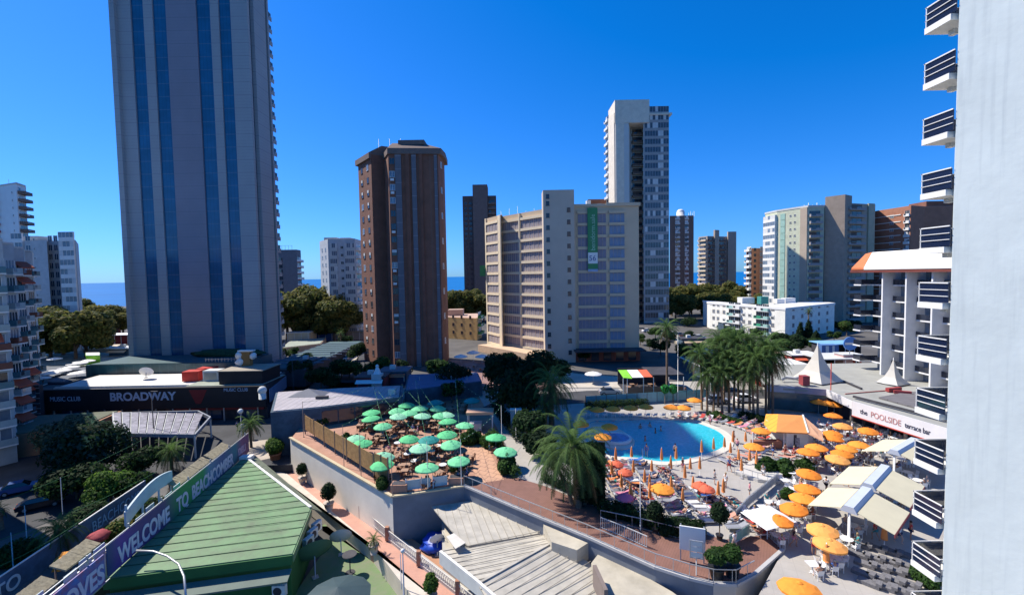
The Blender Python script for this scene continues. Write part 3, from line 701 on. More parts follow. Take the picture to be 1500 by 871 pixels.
# lamp arm over the roof (pale curved pole at the lower left)
pts = [G(212, 880, -2)] + [G(u, v, -1.2 + k * .1) for k, (u, v) in enumerate(((270, 850), (262, 832), (245, 820), (225, 813), (200, 812)))]
base = G(272, 871, -1.6)
single('curved_pole', MB().tube([base + Vector((0, 0, -3)), base] + [p + Vector((0, 0, .4)) for p in pts[1:]], .09, 6).mesh('pole', [steel]), 'pale curved lamp arm rising in front of the green roof', 'pole')
roofv = MB().box(-.35, .35, -.25, .25, 0, .3).mesh('vent', [white])
for k, (u, v, t) in enumerate(((270, 743, 'white box vent on the green roof beside the banner'),)):
    single('roof_vent', roofv, t, 'vent', G(u, v, -1.9), .3)
# air conditioners
def ac_proto(name='air_conditioner'):
    t = thing(name, 'x', 'air conditioner')
    part('casing', MB().box(-.6, .6, -.25, .25, 0, 1.05), white, t)
    g = MB().cyl((0, 0, 0), .4, .03, 16); part('fan_grille', g, darkw, t).rotation_euler = (R(90), 0, 0)
    t.children[1].location = (-.1, -.252, .52)
    part('bracket', MB().box(-.5, -.44, -.2, .2, -.12, 0).box(.44, .5, -.2, .2, -.12, 0), steel, t)
    return t
acp = ac_proto()
for k, (u, v, z, rz, lab) in enumerate(((410, 871, -5.6, 0, 'white air conditioner on the green front wall of the bar'),
        (452, 800, -4.2, R(75), 'nearest of three white air conditioners on the bar side wall'), (458, 788, -4.2, R(75), 'middle of three white air conditioners on the bar side wall'), (464, 777, -4.2, R(75), 'farthest of three white air conditioners on the bar side wall'))):
    copy_thing(acp, G(u, v, z), rz, lab, 'air conditioners of the green roof bar')
protos_done(acp)
def dish(name, label, loc, r, tilt, rz, mat=None, group=None, pole=1.2):
    t = thing(name, label, 'satellite dish', loc, rz, group)
    mb = MB(); n = 20; rings = 5; vs = [(0, 0, 0)]; fs = []
    for i in range(1, rings + 1):
        for k in range(n):
            a = 2 * math.pi * k / n; rr = r * i / rings; vs.append((rr * math.cos(a), rr * math.sin(a), .28 * rr * rr / r))
    for k in range(n): fs.append((0, 1 + k, 1 + (k + 1) % n))
    for i in range(rings - 1):
        for k in range(n): fs.append((1 + i * n + k, 1 + (i + 1) * n + k, 1 + (i + 1) * n + (k + 1) % n, 1 + i * n + (k + 1) % n))
    mb.add(vs, fs, 0, True)
    T = Matrix.Translation((0, 0, pole + r * .4)) @ Matrix.Rotation(tilt, 4, 'X')
    mb.v = [T @ v for v in mb.v]; part('reflector', mb, mat or white, t)
    f = T @ Vector((0, 0, r * .8)); a = T @ Vector((r * .9, 0, r * .25)); b2 = T @ Vector((-r * .9, 0, r * .25))
    part('feed_arm', MB().tube([a, f, b2], .03, 5).ball(f, .09), steel, t)
    part('mast', MB().tube([(0, 0, 0), (0, 0, pole + r * .35)], .06, 6).box(-.3, .3, -.3, .3, 0, .08), steel, t)
    return t
dish('satellite_dish', 'large dark green satellite dish beside the green roof bar', G(462, 845, -7), 1.9, R(55), R(215), M('dark_green_dish', (.05, .13, .08), .6), pole=1.6)
dish('satellite_dish', 'grey satellite dish at the top of the green yard', G(500, 812, -7), 1.2, R(60), R(200), pole=1.4, mat=pale)
dish('satellite_dish', 'white satellite dish by the white end wall in the service pit', G(610, 775, -5), 1.6, R(60), R(210), pole=1.6, mat=pale)
dish('satellite_dish', 'small white satellite dish below the blue tarpaulin', G(641, 812, -5), .8, R(60), R(200), pole=1.2)
dish('satellite_dish', 'white satellite dish on the white flat roof of the music club', G(214, 553, 3.2), 1.3, R(55), R(200), pole=.6)
# round table stand, post and clutter in the yard
single('pedestal_table', MB().cyl((0, 0, 0), .5, .06).cyl((0, 0, 0), .06, 2.0).cyl((0, 0, 1.95), .75, .08, 14).mesh('t', [darkw]), 'tall dark round table alone on the green yard', 'table', G(513, 838, -7))
single('tent', MB().add([(1.2 * math.cos(a) * 2.4, 1.2 * math.sin(a) * 2.4, 0) for a in [k * math.pi / 6 for k in range(12)]] + [(0, 0, .8)], [(k, (k + 1) % 12, 12) for k in range(12)]).cyl((0, 0, -2.5), .06, 2.6).mesh('t', [M('dark_teal_cloth', (.03, .06, .07))]), 'dark round parasol top at the bottom of the yard', 'parasol', G(495, 872, -4.2))
# ------------------------------------------------------------------ the long welcome banner
bn = thing('welcome_banner', 'long purple and green printed banner with WELCOME TO BEACHCOMBER lettering along the roof edge', 'banner', (-36, 38.5, -4))
p0 = Vector((-33.2, 26, -4)); pA = Vector((-36, 38.5, 0)); pB = Vector((-40.2, 67, 0)); dirb = (pB - pA).normalized(); Lb = (pB - pA).length
ang = math.atan2(dirb.y, dirb.x)
bpar = Matrix.Translation((0, 0, 0)) @ Matrix.Rotation(ang, 4, 'Z')
def bmat():
    m = M('printed_banner', (.03, .05, .10), .6, var=.5, scale=.5); n = m.node_tree
    tc = n.nodes.new('ShaderNodeTexCoord'); sp = n.nodes.new('ShaderNodeSeparateXYZ'); n.links.new(tc.outputs['Object'], sp.inputs[0])
    dv = n.nodes.new('ShaderNodeMath'); dv.operation = 'DIVIDE'; dv.inputs[1].default_value = Lb; n.links.new(sp.outputs[0], dv.inputs[0])
    r = n.nodes.new('ShaderNodeValToRGB'); n.links.new(dv.outputs[0], r.inputs[0])
    cs = [(0, (.03, .08, .18)), (.06, (.16, .06, .36)), (.14, (.10, .05, .22)), (.28, (.09, .07, .2)), (.38, (.03, .30, .08)), (.55, (.03, .34, .10)), (.6, (.12, .28, .45)), (.72, (.1, .14, .32)), (.85, (.06, .25, .3)), (.92, (.35, .15, .25)), (1, (.3, .12, .2))]
    while len(r.color_ramp.elements) < len(cs): r.color_ramp.elements.new(.5)
    for e, (p, c) in zip(r.color_ramp.elements, cs): e.position = p; e.color = (*c, 1)
    src = n.nodes['Principled BSDF'].inputs['Base Color'].links[0].from_socket
    mx = n.nodes.new('ShaderNodeMix'); mx.data_type = 'RGBA'; mx.inputs[0].default_value = .8
    n.links.new(src, mx.inputs[6]); n.links.new(r.outputs[0], mx.inputs[7]); n.links.new(mx.outputs[2], n.nodes['Principled BSDF'].inputs['Base Color'])
    return m
bm_ = bmat()
pz = 2.15
part('panel', MB().box(0, Lb, -.05, .05, pz, pz + 2.75), bm_, bn, rz=ang)
child('lower_panel', MB().box(-14, -.4, -.05, .05, pz - .2, pz + 2.3).mesh('p', [M('blue_print', (.03, .14, .36), .6, var=.6, scale=1.2, var2=(.35, .10, .14))]), bn, rz=ang)
lett = M('banner_letters', (.62, .60, .70), .6)
def on_banner(s, x, size, z=pz + .35, sx=1.0, y=-.09, m=None, bold=.07):
    t = text3('lettering', s, size, (0, 0, 0), (0, 0, 0), m or lett, bn, sx=sx, bold=bold)
    t.matrix_local = Matrix.Rotation(ang, 4, 'Z') @ Matrix.Translation((x, y, z)) @ Matrix.Rotation(R(90), 4, 'X') @ Matrix.Diagonal((sx, 1, 1, 1))
    return t
on_banner('LOVES', -5.6, 2.2, z=pz + .1, sx=.8); on_banner('WELCOME', 1.2, 2.2, sx=.72); on_banner('TO', 10.2, 2.2, sx=.72); on_banner('BEACHCOMBER', 13.2, 2.2, sx=.66)
on_banner('DELI', 25.2, 1.3, sx=.9, z=pz + .8, m=M('rose_letters', (.6, .4, .5)))
rail = MB().box(-14, Lb, -.04, .04, pz + 2.8, pz + 2.9).box(-14, Lb, -.06, .02, pz - .3, pz - .2)
part('rail', rail, steel, bn, rz=ang)
for k in range(9):
    child('post', MB().box(-.06, .06, .05, .17, 0, pz + 3.2).mesh('post', [steel]), bn, (dirb.x * (-12 + k * 5), dirb.y * (-12 + k * 5), 0), ang)
# terrace behind the banner: pale screens, thatch strips, palm stumps
scr = M('pale_blue_board', (.42, .52, .56), .6, var=.15)
nb = thing('arched_sign', 'pale blue arched sign board behind the welcome banner', 'sign', (-40.6, 49, -4), ang)
mb = MB(); n = 14; vs = []
for k in range(n + 1):
    t = k / n; x = -4 + 8 * t; zt = 4.1 + 1.7 * math.sin(math.pi * (.12 + .88 * t) * .72); vs += [(x, -.1, zt), (x, -.1, zt - 1.5), (x, .1, zt), (x, .1, zt - 1.5)]
fs = []
for k in range(n):
    a = 4 * k; fs += [(a, a + 1, a + 5, a + 4), (a + 2, a + 6, a + 7, a + 3), (a, a + 4, a + 6, a + 2), (a + 1, a + 3, a + 7, a + 5)]
fs += [(0, 2, 3, 1), (4 * n, 4 * n + 1, 4 * n + 3, 4 * n + 2)]
mb.add(vs, fs); part('board', mb, scr, nb)
for x in (-3.8, -1.3, 1.5, 3.8): part('post', MB().box(x - .08, x + .08, -.08, .08, 0, 5.2), scr, nb)
thatch = M('weathered_thatch', (.30, .26, .17), .95, var=.35, scale=3, bump=.4)
scn = []
for k, (x0, x1, off, z0, z1, m, nm, lb, ct) in enumerate((
        (-12, 3, 1.6, -3.9, .0, scr, 'screen_panel', 'row of pale blue terrace screens behind the near end of the welcome banner', 'screen'),
        (6, 15, 1.4, -3.9, .3, scr, 'screen_panel', 'pale blue terrace screens behind the green middle of the welcome banner', 'screen'))):
    t = thing(nm, lb, ct, pA + dirb * x0 + Vector((-dirb.y, dirb.x, 0)) * off + Vector((0, 0, -4)), ang)
    nn = int((x1 - x0) / 1.6)
    for i in range(nn): 
        if (i * 7 + k) % 4 != 3: part('panel', MB().box(i * 1.6, i * 1.6 + 1.3, -.04, .04, .6, z1 - z0 + (.3 if i % 3 else 0)), m, t)
    part('frame', MB().box(0, x1 - x0, -.06, .06, .4, .55).box(0, x1 - x0, -.07, .07, z1 - z0 - .6, z1 - z0 - .5), steel, t)
for k, (x0, x1, off, z, lb) in enumerate(((-14, -2, 3.0, -.2, 'weathered thatch roof strip behind the lower end of the banner'), (-1, 3, 3.2, .0, 'short thatch roof strip behind the letter W of the banner'), (14, 22, 2.6, .1, 'weathered thatch roof strip behind the far half of the banner'), (22, 27, 2.4, .2, 'last thatch roof strip before the palm at the banner end'))):
    t = thing('thatch_awning', lb, 'awning', pA + dirb * x0 + Vector((-dirb.y, dirb.x, 0)) * off + Vector((0, 0, -4)), ang, 'thatch strips behind the banner')
    mb = MB(); L_ = x1 - x0; n = int(L_ * 2)
    for i in range(n): mb.slab3([(i * .5, -.7, 4 + z - .3 + random.uniform(-.08, .05)), (i * .5 + .48, -.7, 4 + z - .3), (i * .5 + .48, .5, 4 + z + .25), (i * .5, .5, 4 + z + .25 + random.uniform(-.08, .08))], .14)
    part('thatch', mb, thatch, t)
    for x in (.3, L_ - .3): part('post', MB().tube([(x, .3, 0), (x, .3, 4 + z)], .07, 5), brown, t)
# second banner on the street side of the terrace
t = thing('street_banner', 'blue banner with large pale letters facing the dark street at lower left', 'banner', (-44.6, 36.5, -4), R(97.5))
part('panel', MB().box(-5, 20, -.05, .05, .7, 2.7), M('dusk_blue_print', (.04, .10, .19), .6, var=.4), t)
part('rail', MB().box(-5, 20, -.06, .06, 2.72, 2.82), white, t)
text3('lettering', 'TO', 1.75, (.6, -.1, .95), (R(90), 0, 0), M('pale_blue_letters', (.4, .55, .66)), t, bold=.03); text3('lettering', 'BEACHCOMBER', 1.6, (11.2, -.1, 1.0), (R(90), 0, 0), M('blue_letters', (.16, .33, .52)), t, sx=.8)
t = thing('orange_awning', 'crumpled orange cloth awning between the two banners at lower left', 'awning', (-42.3, 41.5, -4)); part('cloth', MB().ball((0, 0, 2.0), 1.2, jit=.25, sz=.5, sx=.9, sy=1.3), M('deep_orange_cloth', (.62, .24, .03), .85, var=.3, scale=2), t); part('post', MB().cyl((0, 0, 0), .05, 2.0, 6), darkw, t)
t = thing('red_awning', 'small dark red cloth behind the orange awning at lower left', 'awning', (-43.0, 45.2, -4)); part('cloth', MB().ball((0, 0, 2.0), .9, jit=.25, sz=.5, sy=1.3), M('wine_cloth', (.28, .04, .05), .85, var=.3, scale=2), t); part('post', MB().cyl((0, 0, 0), .05, 2.0, 6), darkw, t)
# ------------------------------------------------------------------ BROADWAY music club
bx0 = G(45, 618, -4).x; 
f = [(G(60, 571, 2.9).x, 90), (G(386, 565, 2.9).x, 90), (-55.5, 128)]
f = [(-94, 90), (-49.8, 90), (-52.5, 103), (-96, 103)]
b = Bld('music_club', 'long low black music club building with BROADWAY sign', f, -4, 2.7, darkw, M('white_flat_roof', (.62, .60, .56), .85, var=.15, scale=.2))
y0 = 90 - b.o.y
part('fascia', MB().box(-94 - b.o.x - .3, -49.8 - b.o.x + .3, y0 - 1.2, y0 - .6, 2.7, 6.9), blackm, b.root)
tx = G(160, 585, 0).x
L_ = M('broadway_letters', (.42, .50, .62), .5)
text3('broadway_lettering', 'BROADWAY', 2.25, (D(161, 584, 88.8).x - b.o.x, y0 - 1.25, zat(161, 586.5, 88.8) + 4), (R(90), 0, 0), L_, b.root, sx=1.02, bold=.07)
text3('club_lettering', 'MUSIC CLUB', .95, (D(328, 578, 88.8).x - b.o.x, y0 - 1.25, zat(328, 573, 88.8) + 4), (R(90), 0, 0), L_, b.root, sx=.9)
# red V mark
vx = D(290, 575, 88.8).x - b.o.x
part('red_mark', MB().prism([(0, 0), (3, 0), (1.5, .1)], 0, .1).add([(vx - 1.8, y0 - 1.26, 6.4), (vx + 1.8, y0 - 1.26, 6.4), (vx + .5, y0 - 1.26, 3.6), (vx - .5, y0 - 1.26, 3.6), (vx - 1.8, y0 - 1.2, 6.4), (vx + 1.8, y0 - 1.2, 6.4), (vx + .5, y0 - 1.2, 3.6), (vx - .5, y0 - 1.2, 3.6)], [(0, 1, 2, 3), (4, 7, 6, 5), (0, 4, 5, 1), (1, 5, 6, 2), (2, 6, 7, 3), (3, 7, 4, 0)]), M('dark_red', (.2, .02, .02)), b.root)
for k in range(13):
    x = -94 - b.o.x + 2 + k * 3.4
    part('column', MB().box(x - .12, x + .12, y0 - 1.1, y0 - .9, 0, 2.7), steel if k % 3 else tan, b.root)
for k in range(6):
    x = -94 - b.o.x + 3 + k * 7; part('shop_window', MB().box(x, x + 4, y0 - .3, y0 + .05, .3, 2.4), glassb, b.root)
part('red_band', MB().box(-68 - b.o.x, -50 - b.o.x, y0 - 1.0, y0 - .7, 2.2, 2.65), M('dark_red', (.2, .02, .02)), b.root)
part('grey_roof', MB().box(-66 - b.o.x, -50.5 - b.o.x, y0 - .4, y0 + 9, 6.9, 7.0), M('olive_roof', (.30, .33, .27), .9), b.root)
part('roof_kerb', MB().box(-93 - b.o.x, -66 - b.o.x, y0 + .4, y0 + .7, 6.7, 7.1), pale, b.root)
part('side_sign', MB().beam((-49.4 - b.o.x, y0 + .2, 4.6), (-52.2 - b.o.x, y0 + 12.5, 4.6), .15, 2.6), M('dim_lightbox', (.2, .26, .38), .5), b.root)
# the left wing of the club
f = [(-124, 88), (-96, 89), (-96.4, 112), (-124, 112)]
b = Bld('music_club_annex', 'black club building left of BROADWAY with small pale lettering', f, -4, 1.6, darkw, M('dim_roof', (.08, .09, .10), .9))
y0 = 88 - b.o.y
part('fascia', MB().box(-124 - b.o.x, -96.2 - b.o.x, y0 - .7, y0 - .2, 2.6, 5.6), M('dark_red_board', (.06, .02, .02)), b.root)
text3('club_lettering', 'MUSIC CLUB', 1.25, (D(71, 586, 87).x - b.o.x, y0 - .75, zat(71, 588, 87) + 4), (R(90), 0, 0), L_, b.root, sx=.85)
t = thing('grid_pylon', 'dark sign pylon with pale grid bars beside the BROADWAY fascia', 'pylon', (-93.8, 87.6, -4))
part('shaft', MB().box(-1.0, 1.0, -.4, .4, 0, 8.2), darkw, t)
for k in range(8): part('bar', MB().box(-1.05, 1.05, -.45, -.4, .6 + k, .75 + k), steel, t)
# podium below the tower
pg = glass('podium_glass', (.02, .085, .10), .3, .5, .25); lines(pg, 0, 2.0, .15, (.06, .12, .14), .7)
b = Bld('podium', 'dark teal glazed podium at the foot of the huge grey tower', [(-99, 103.5), (-62, 103.5), (-62, 115.2), (-99, 115.2)], -1, 5.0, pg, M('podium_roof', (.05, .10, .11), .8))
b2 = Bld('podium_wing', 'dark low podium roof running right from the grey tower foot', [(-61, 105), (-48.5, 104), (-50, 150), (-61, 150)], -1, 3.0, darkw, M('podium_roof', (.05, .10, .11), .8))
for k in range(9): part('roof_lath', MB().beam((-6, -16 + 4 * k, 4.3), (8, -16 + 4 * k, 4.3), .3, .12), M('slate_blue', (.12, .16, .24)), b2.root)
hg = MB()
single('roof_hedge', MB().ball((0, 0, .8), 1, sx=9, sy=1.5, sz=1.1, seg=24, ring=8, jit=.18).mesh('h', [M('hedge_leaf', (.02, .06, .025), .9, var=.5, scale=2)]), 'dark green hedge on the podium in front of the grey tower', 'hedge', (-71, 112, 5.0))
# things on the club roof
bx_ = MB().box(-1.6, 1.6, -1.3, 1.3, 0, 2.0).mesh('b', [M('red_box', (.50, .03, .02), .5)])
single('red_box', bx_, 'left one of two bright red plant boxes on the club roof', 'box', G(284, 556, 3), .1); single('red_box', bx_, 'right one of two bright red plant boxes on the club roof', 'box', G(297, 552, 3) + Vector((.6, .8, 0)), .1)
single('grey_box', MB().box(-1.6, 1.6, -1.2, 1.2, 0, 2.2).box(-1.3, 1.3, -1.25, -1.2, .3, 1.8, 1).mesh('b', [pale, metal]), 'pale grey plant box on the club roof beside the red ones', 'box', G(314, 556, 3), 0)
mb = MB()
for k in range(12): mb.box(k * .75, k * .75 + .12, -.05, .05, 0, 3.0)
mb.box(0, 8.4, -.04, .04, 2.7, 2.8); single('roof_fence', mb.mesh('f', [metal]), 'row of upright slats on the club roof behind the red boxes', 'fence', G(293, 546, 3) + Vector((0, 2, 0)))
t = thing('stair_housing', 'black flat-topped housing at the right end of the club roof', 'roof housing', (-55.5, 92.5, 2.7))
part('walls', MB().box(-4.2, 4.6, -2, 5, 0, 2.9), blackm, t); part('rim', MB().box(-4.4, 4.8, -2.2, 5.2, 2.9, 3.05), M('tan_rim', (.3, .26, .2)), t)
t = thing('roof_totem', 'brown patterned totem with white figures above the club corner', 'sign', D(363, 548, 96) + Vector((0, 0, 0)))
part('core', MB().box(-.9, .9, -.6, .6, 0, 5), M('lit_brown', (.25, .14, .05)), t); part('white_figures', MB().ball((-1.5, -.3, 4.2), .8, jit=.2).ball((-1.3, -.3, 2.8), .9, jit=.2).ball((1.5, -.3, 4), .7, jit=.2).box(-1.6, 1.6, -.7, .5, 5, 5.3), white, t)
# ------------------------------------------------------------------ terrace parasols and red restaurants behind at far left
mb = MB()
b = Bld('red_restaurant', 'dark red low restaurant under the plane trees at left', [px(52, 190, 500), px(118, 184, 500), px(128, 205, 500), px(52, 215, 500)], 0, 4.6, M('maroon', (.22, .03, .03), .8), M('pink_tiles', (.5, .38, .34), .9))
part('annex', MB().box(8, 24, -6, 4, 0, 3.5), M('maroon', (.22, .03, .03)), b.root); part('annex_roof', MB().box(7.6, 24.4, -6.4, 4.4, 3.5, 3.7), M('pink_tiles', (.5, .38, .34)), b.root)
b = Bld('tan_wall_building', 'long low tan wall and roof behind the white parasols at left', [px(52, 150, 530), px(188, 150, 530), px(188, 160, 530), px(52, 160, 530)], 0, 1.9, M('tan_lit', (.46, .37, .26)), M('tan_lit', (.46, .37, .26)))
b = Bld('parasol_terrace', 'raised roof terrace with white parasols left of the grey tower', [(-150, 121), (-101, 121), (-101, 146), (-150, 146)], -1, 1.2, M('teal_wall', (.03, .10, .10), .8), M('terrace_floor', (.22, .24, .2), .9, var=.5, scale=.4))
b = Bld('lime_screen_bar', 'small bar with lime green panels on the roof terrace at left', [px(127, 122, 545), px(148, 122, 545), px(148, 127, 545), px(127, 127, 545)], 1.35, 4.2, M('lime', (.22, .55, .03), .6), pale)
b = Bld('black_pavilion', 'dark blue flat pavilion in front of the parasol terrace at left', [(-130, 98), (-99, 98.5), (-99, 118.5), (-130, 118.5)], -4, 2.1, M('night_blue', (.02, .035, .06), .6), M('night_blue', (.02, .035, .06)))

b = Bld('unseen_shade_block', 'unseen apartment block added beyond the left edge to shade the street', [(-112, 6), (-66, 20), (-72, 59), (-112, 59)], -4, 37, M('pale_blue_render', (.40, .44, .46), .75), conc)  # out-of-view block, assumed and sized to shade the lower-left street
rows(b, 1, .05, .95, 5, 3, 3, 10, 'window', 1.4, 1.4, (frame, glassd))
# ================================================================== pool deck level (z = 0)
deckm = M('deck_paving', (.37, .345, .31), .85, var=.10, scale=.35); tiles(deckm, 1.0, .35, (.25, .23, .21), 1, 1, .02, offset=0, rot=(0, 0, .4))
wallp = M('retaining_wall_render', (.44, .42, .38), .85, var=.12, scale=.3)
W0, W1 = G(425, 641, 0), G(575, 727.5, 0)
edge_px = [(680, 712), (720, 729), (760, 746), (860, 787), (960, 832), (1010, 848), (1045, 856), (1078, 857), (1105, 843), (1147, 806)]
outer = [G(u, v, 0) for u, v in edge_px]
deck = [W0, W1] + outer + [G(1128, 840, 0), G(1090, 910, 0), G(1100, 1100, 0), Vector((60, 10, 0)), Vector((100, 40, 0)), Vector((100, 100, 0)), Vector((-28, 97, 0))]
mb = MB(); n_ = len(deck)
mb.add([(p.x, p.y, -7.2) for p in deck] + [(p.x, p.y, 0) for p in deck], [tuple(range(n_, 2 * n_)), tuple(range(n_ - 1, -1, -1))], 0)
blw = M('blue_grey_wall', (.17, .19, .22), .85, var=.2, scale=.3)  # blue-grey wall paint, darkened further for the shade on these sides
for i in range(n_):
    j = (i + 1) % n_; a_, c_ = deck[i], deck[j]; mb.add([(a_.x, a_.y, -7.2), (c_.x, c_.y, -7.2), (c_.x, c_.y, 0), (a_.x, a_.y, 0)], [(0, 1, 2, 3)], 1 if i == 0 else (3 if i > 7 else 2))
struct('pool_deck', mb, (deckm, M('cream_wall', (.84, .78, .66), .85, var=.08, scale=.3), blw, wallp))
terr = M('terracotta_floor', (.40, .22, .15), .9, var=.18, scale=.6); tiles(terr, 1.4, .4, (.25, .14, .1), 1, 1, .04)
sheet('terrace_floor', [W0 + Vector((.2, 0, 0)), W1 + Vector((.2, .3, 0)), G(680, 711.5, 0), G(722, 700, 0), G(756, 692, 0), G(730, 630, 0), G(700, 578, 0), G(470, 590, 0)], terr, .012, .01)
hexm = M('hex_paving', (.52, .30, .19), .85, var=.12); tiles(hexm, 1.0, .7, (.2, .11, .08), 1.2, 1.0, .05, rot=(0, 0, .5))
sheet('terrace_path', [G(u, v, 0) for u, v in ((682, 652), (712, 650), (738, 702), (700, 708))], hexm, .02, .006)
wood = M('reddish_boardwalk', (.21, .105, .078), .8, var=.15, scale=.8); lines(wood, 0, .22, .025, (.12, .06, .045), .6, rot=.55)
sheet('walkway', [p + Vector((.15, .3, 0)) for p in outer] + [G(u, v, 0) for u, v in ((1122, 783), (1060, 790), (1000, 772), (930, 752), (870, 741), (800, 712), (740, 694), (716, 700))], wood, .016, .012)
# ramp on the right of the walkway end
sheet('ramp', [G(1147, 807, 0), G(1170, 811, 0), G(1140, 880, -1.2), G(1118, 940, -2.2), G(1085, 940, -2.4), G(1112, 871, -1.5)], deckm, None, 3)
curb = M('walkway_curb', (.42, .41, .40), .8)
mb = MB()
for i in range(len(outer) - 1): mb.beam(outer[i] + Vector((0, 0, .1)), outer[i + 1] + Vector((0, 0, .1)), .3, .22)
struct('kerb', mb, curb)
struct('kerb', MB().beam(W0 + Vector((0, 0, .08)), W1 + Vector((0, 0, .08)), .4, .16).beam(W1 + Vector((0, 0, .08)), outer[0] + Vector((0, 0, .08)), .4, .16), M('sand_coping', (.5, .42, .28), .85))
# pool
water = M('pool_water', (.02, .46, .55), .12, var=.10, scale=1.2, bump=.5, spec=.5)
nn = water.node_tree
vo = nn.nodes.new('ShaderNodeTexVoronoi'); vo.feature = 'DISTANCE_TO_EDGE'; vo.inputs['Scale'].default_value = 1.3
gg = nn.nodes.new('ShaderNodeNewGeometry'); ns = nn.nodes.new('ShaderNodeTexNoise'); ns.inputs['Scale'].default_value = .8; mp_ = nn.nodes.new('ShaderNodeVectorMath'); mp_.operation = 'ADD'
nn.links.new(gg.outputs['Position'], ns.inputs['Vector']); nn.links.new(gg.outputs['Position'], mp_.inputs[0]); nn.links.new(ns.outputs['Color'], mp_.inputs[1]); nn.links.new(mp_.outputs[0], vo.inputs['Vector'])
lt = nn.nodes.new('ShaderNodeMath'); lt.operation = 'LESS_THAN'; lt.inputs[1].default_value = .07; nn.links.new(vo.outputs['Distance'], lt.inputs[0])
darken_by(water, lt.outputs[0], (.10, .62, .75), .45)  # net of caustic light painted into the water colour
pool_px = [(866, 615), (902, 615.5), (944, 614.5), (985, 615), (1016, 618), (1038, 625), (1055, 633), (1063, 642), (1063, 651), (1055, 658), (1038, 664), (1018, 670), (997, 675.5), (974, 677), (955, 675), (938, 671), (918, 670), (900, 669), (880, 664), (860, 650), (852, 632)]
pool = [G(u, v, 0) for u, v in pool_px]
cen = sum(pool, Vector()) / len(pool)
def smooth(pts, n=2):
    for _ in range(n):
        o = []
        for i in range(len(pts)):
            a, b = pts[i], pts[(i + 1) % len(pts)]; o += [a * .75 + b * .25, a * .25 + b * .75]
        pts = o
    return pts
ps = smooth(pool)
struct('pool_water', MB().slab3([(p.x, p.y, .03) for p in ps], .02), water)
cop = M('pool_coping', (.60, .56, .48), .8)
def ring(pts, w, z0, z1, grow=None):
    mb = MB(); n = len(pts); c = sum(pts, Vector()) / n; vs = []
    for p in pts:
        d = (p - c); d.z = 0; d.normalize(); vs += [(p.x, p.y, z0), (p.x, p.y, z1), (p.x + d.x * w, p.y + d.y * w, z1), (p.x + d.x * w, p.y + d.y * w, z0)]
    fs = []
    for i in range(n):
        a = 4 * i; b = 4 * ((i + 1) % n)
        for k in range(4): fs.append((a + k, b + k, b + (k + 1) % 4, a + (k + 1) % 4))
    return mb.add(vs, fs)
struct('pool_coping', ring(ps, 1.1, .005, .10), cop)
isl = smooth([G(u, v, 0) for u, v in ((866, 618), (893, 620), (905, 628), (925, 640), (931, 648), (925, 657), (905, 660), (885, 655), (868, 645), (858, 630))])
struct('pool_island', MB().slab3([(p.x, p.y, .16) for p in isl], .15), cop)
jc = G(902, 643, .2)
t = thing('whirlpool_tub', 'small round whirlpool on the shaded island at the left of the pool', 'whirlpool', jc)
part('basin_rim', ring([Vector((1.9 * math.cos(a), 1.9 * math.sin(a), 0)) for a in [k * math.pi / 10 for k in range(20)]], .35, 0, .35), white, t)
part('water', MB().cyl((0, 0, 0), 1.9, .22, 20), M('whirl_water', (.16, .35, .62), .2, var=.3, scale=2), t)
# steel pool ladder rails
for k, (u, v, lb) in enumerate(((945, 668, 'chrome ladder rails at the near edge of the pool'), (1000, 614, 'chrome ladder rails at the far edge of the pool'))):
    mb = MB()
    for x in (-.3, .3): mb.tube([(x, 0, 0), (x, 0, .8), (x, .35, .95), (x, .6, .6), (x, .6, 0)], .03, 5)
    single('pool_ladder', mb.mesh('ladder', [steel]), lb, 'ladder', G(u, v, .1), 0 if k == 0 else R(180))
# ------------------------------------------------------------------ retaining wall face lines, reed fence, path railing
reed = M('reed_panel', (.36, .21, .085), .95, var=.3, scale=2, bump=.3); lines(reed, 0, .25, .04, (.2, .11, .05), .6)
fa, fb = G(447, 627, 1.0), G(548, 692, .95)
fd = (fb - fa).normalized(); Lf = (fb - fa).length; fang = math.atan2(fd.y, fd.x)
t = thing('reed_fence', 'brown reed fence on top of the long white retaining wall', 'fence', (fa.x, fa.y, .1), fang)
for k in range(6):
    x0 = Lf * k / 6; part('panel', MB().box(x0 + .06, x0 + Lf / 6 - .06, -.03, .03, .75, 3.0), reed, t)
for k in range(7): part('post', MB().box(Lf * k / 6 - .06, Lf * k / 6 + .06, -.07, .07, 0, 3.2), brown, t)
mb = MB()
for k in range(30): mb.box(Lf * k / 30, Lf * k / 30 + .03, .0, .03, .05, .75)
part('lower_railing', mb, darkw, t)
t = thing('reed_end_screen', 'double brown reed screen at the near end of the reed fence', 'screen', (fb.x + .15, fb.y - .1, .1), fang + R(8))
part('panel', MB().box(.1, 1.2, -.1, .0, .3, 3.3), reed, t); part('panel', MB().box(1.3, 2.5, -.05, .05, .3, 3.2), reed, t)
for x in (.05, 1.25, 2.55): part('post', MB().box(x - .05, x + .05, -.06, .06, 0, 3.4), brown, t)
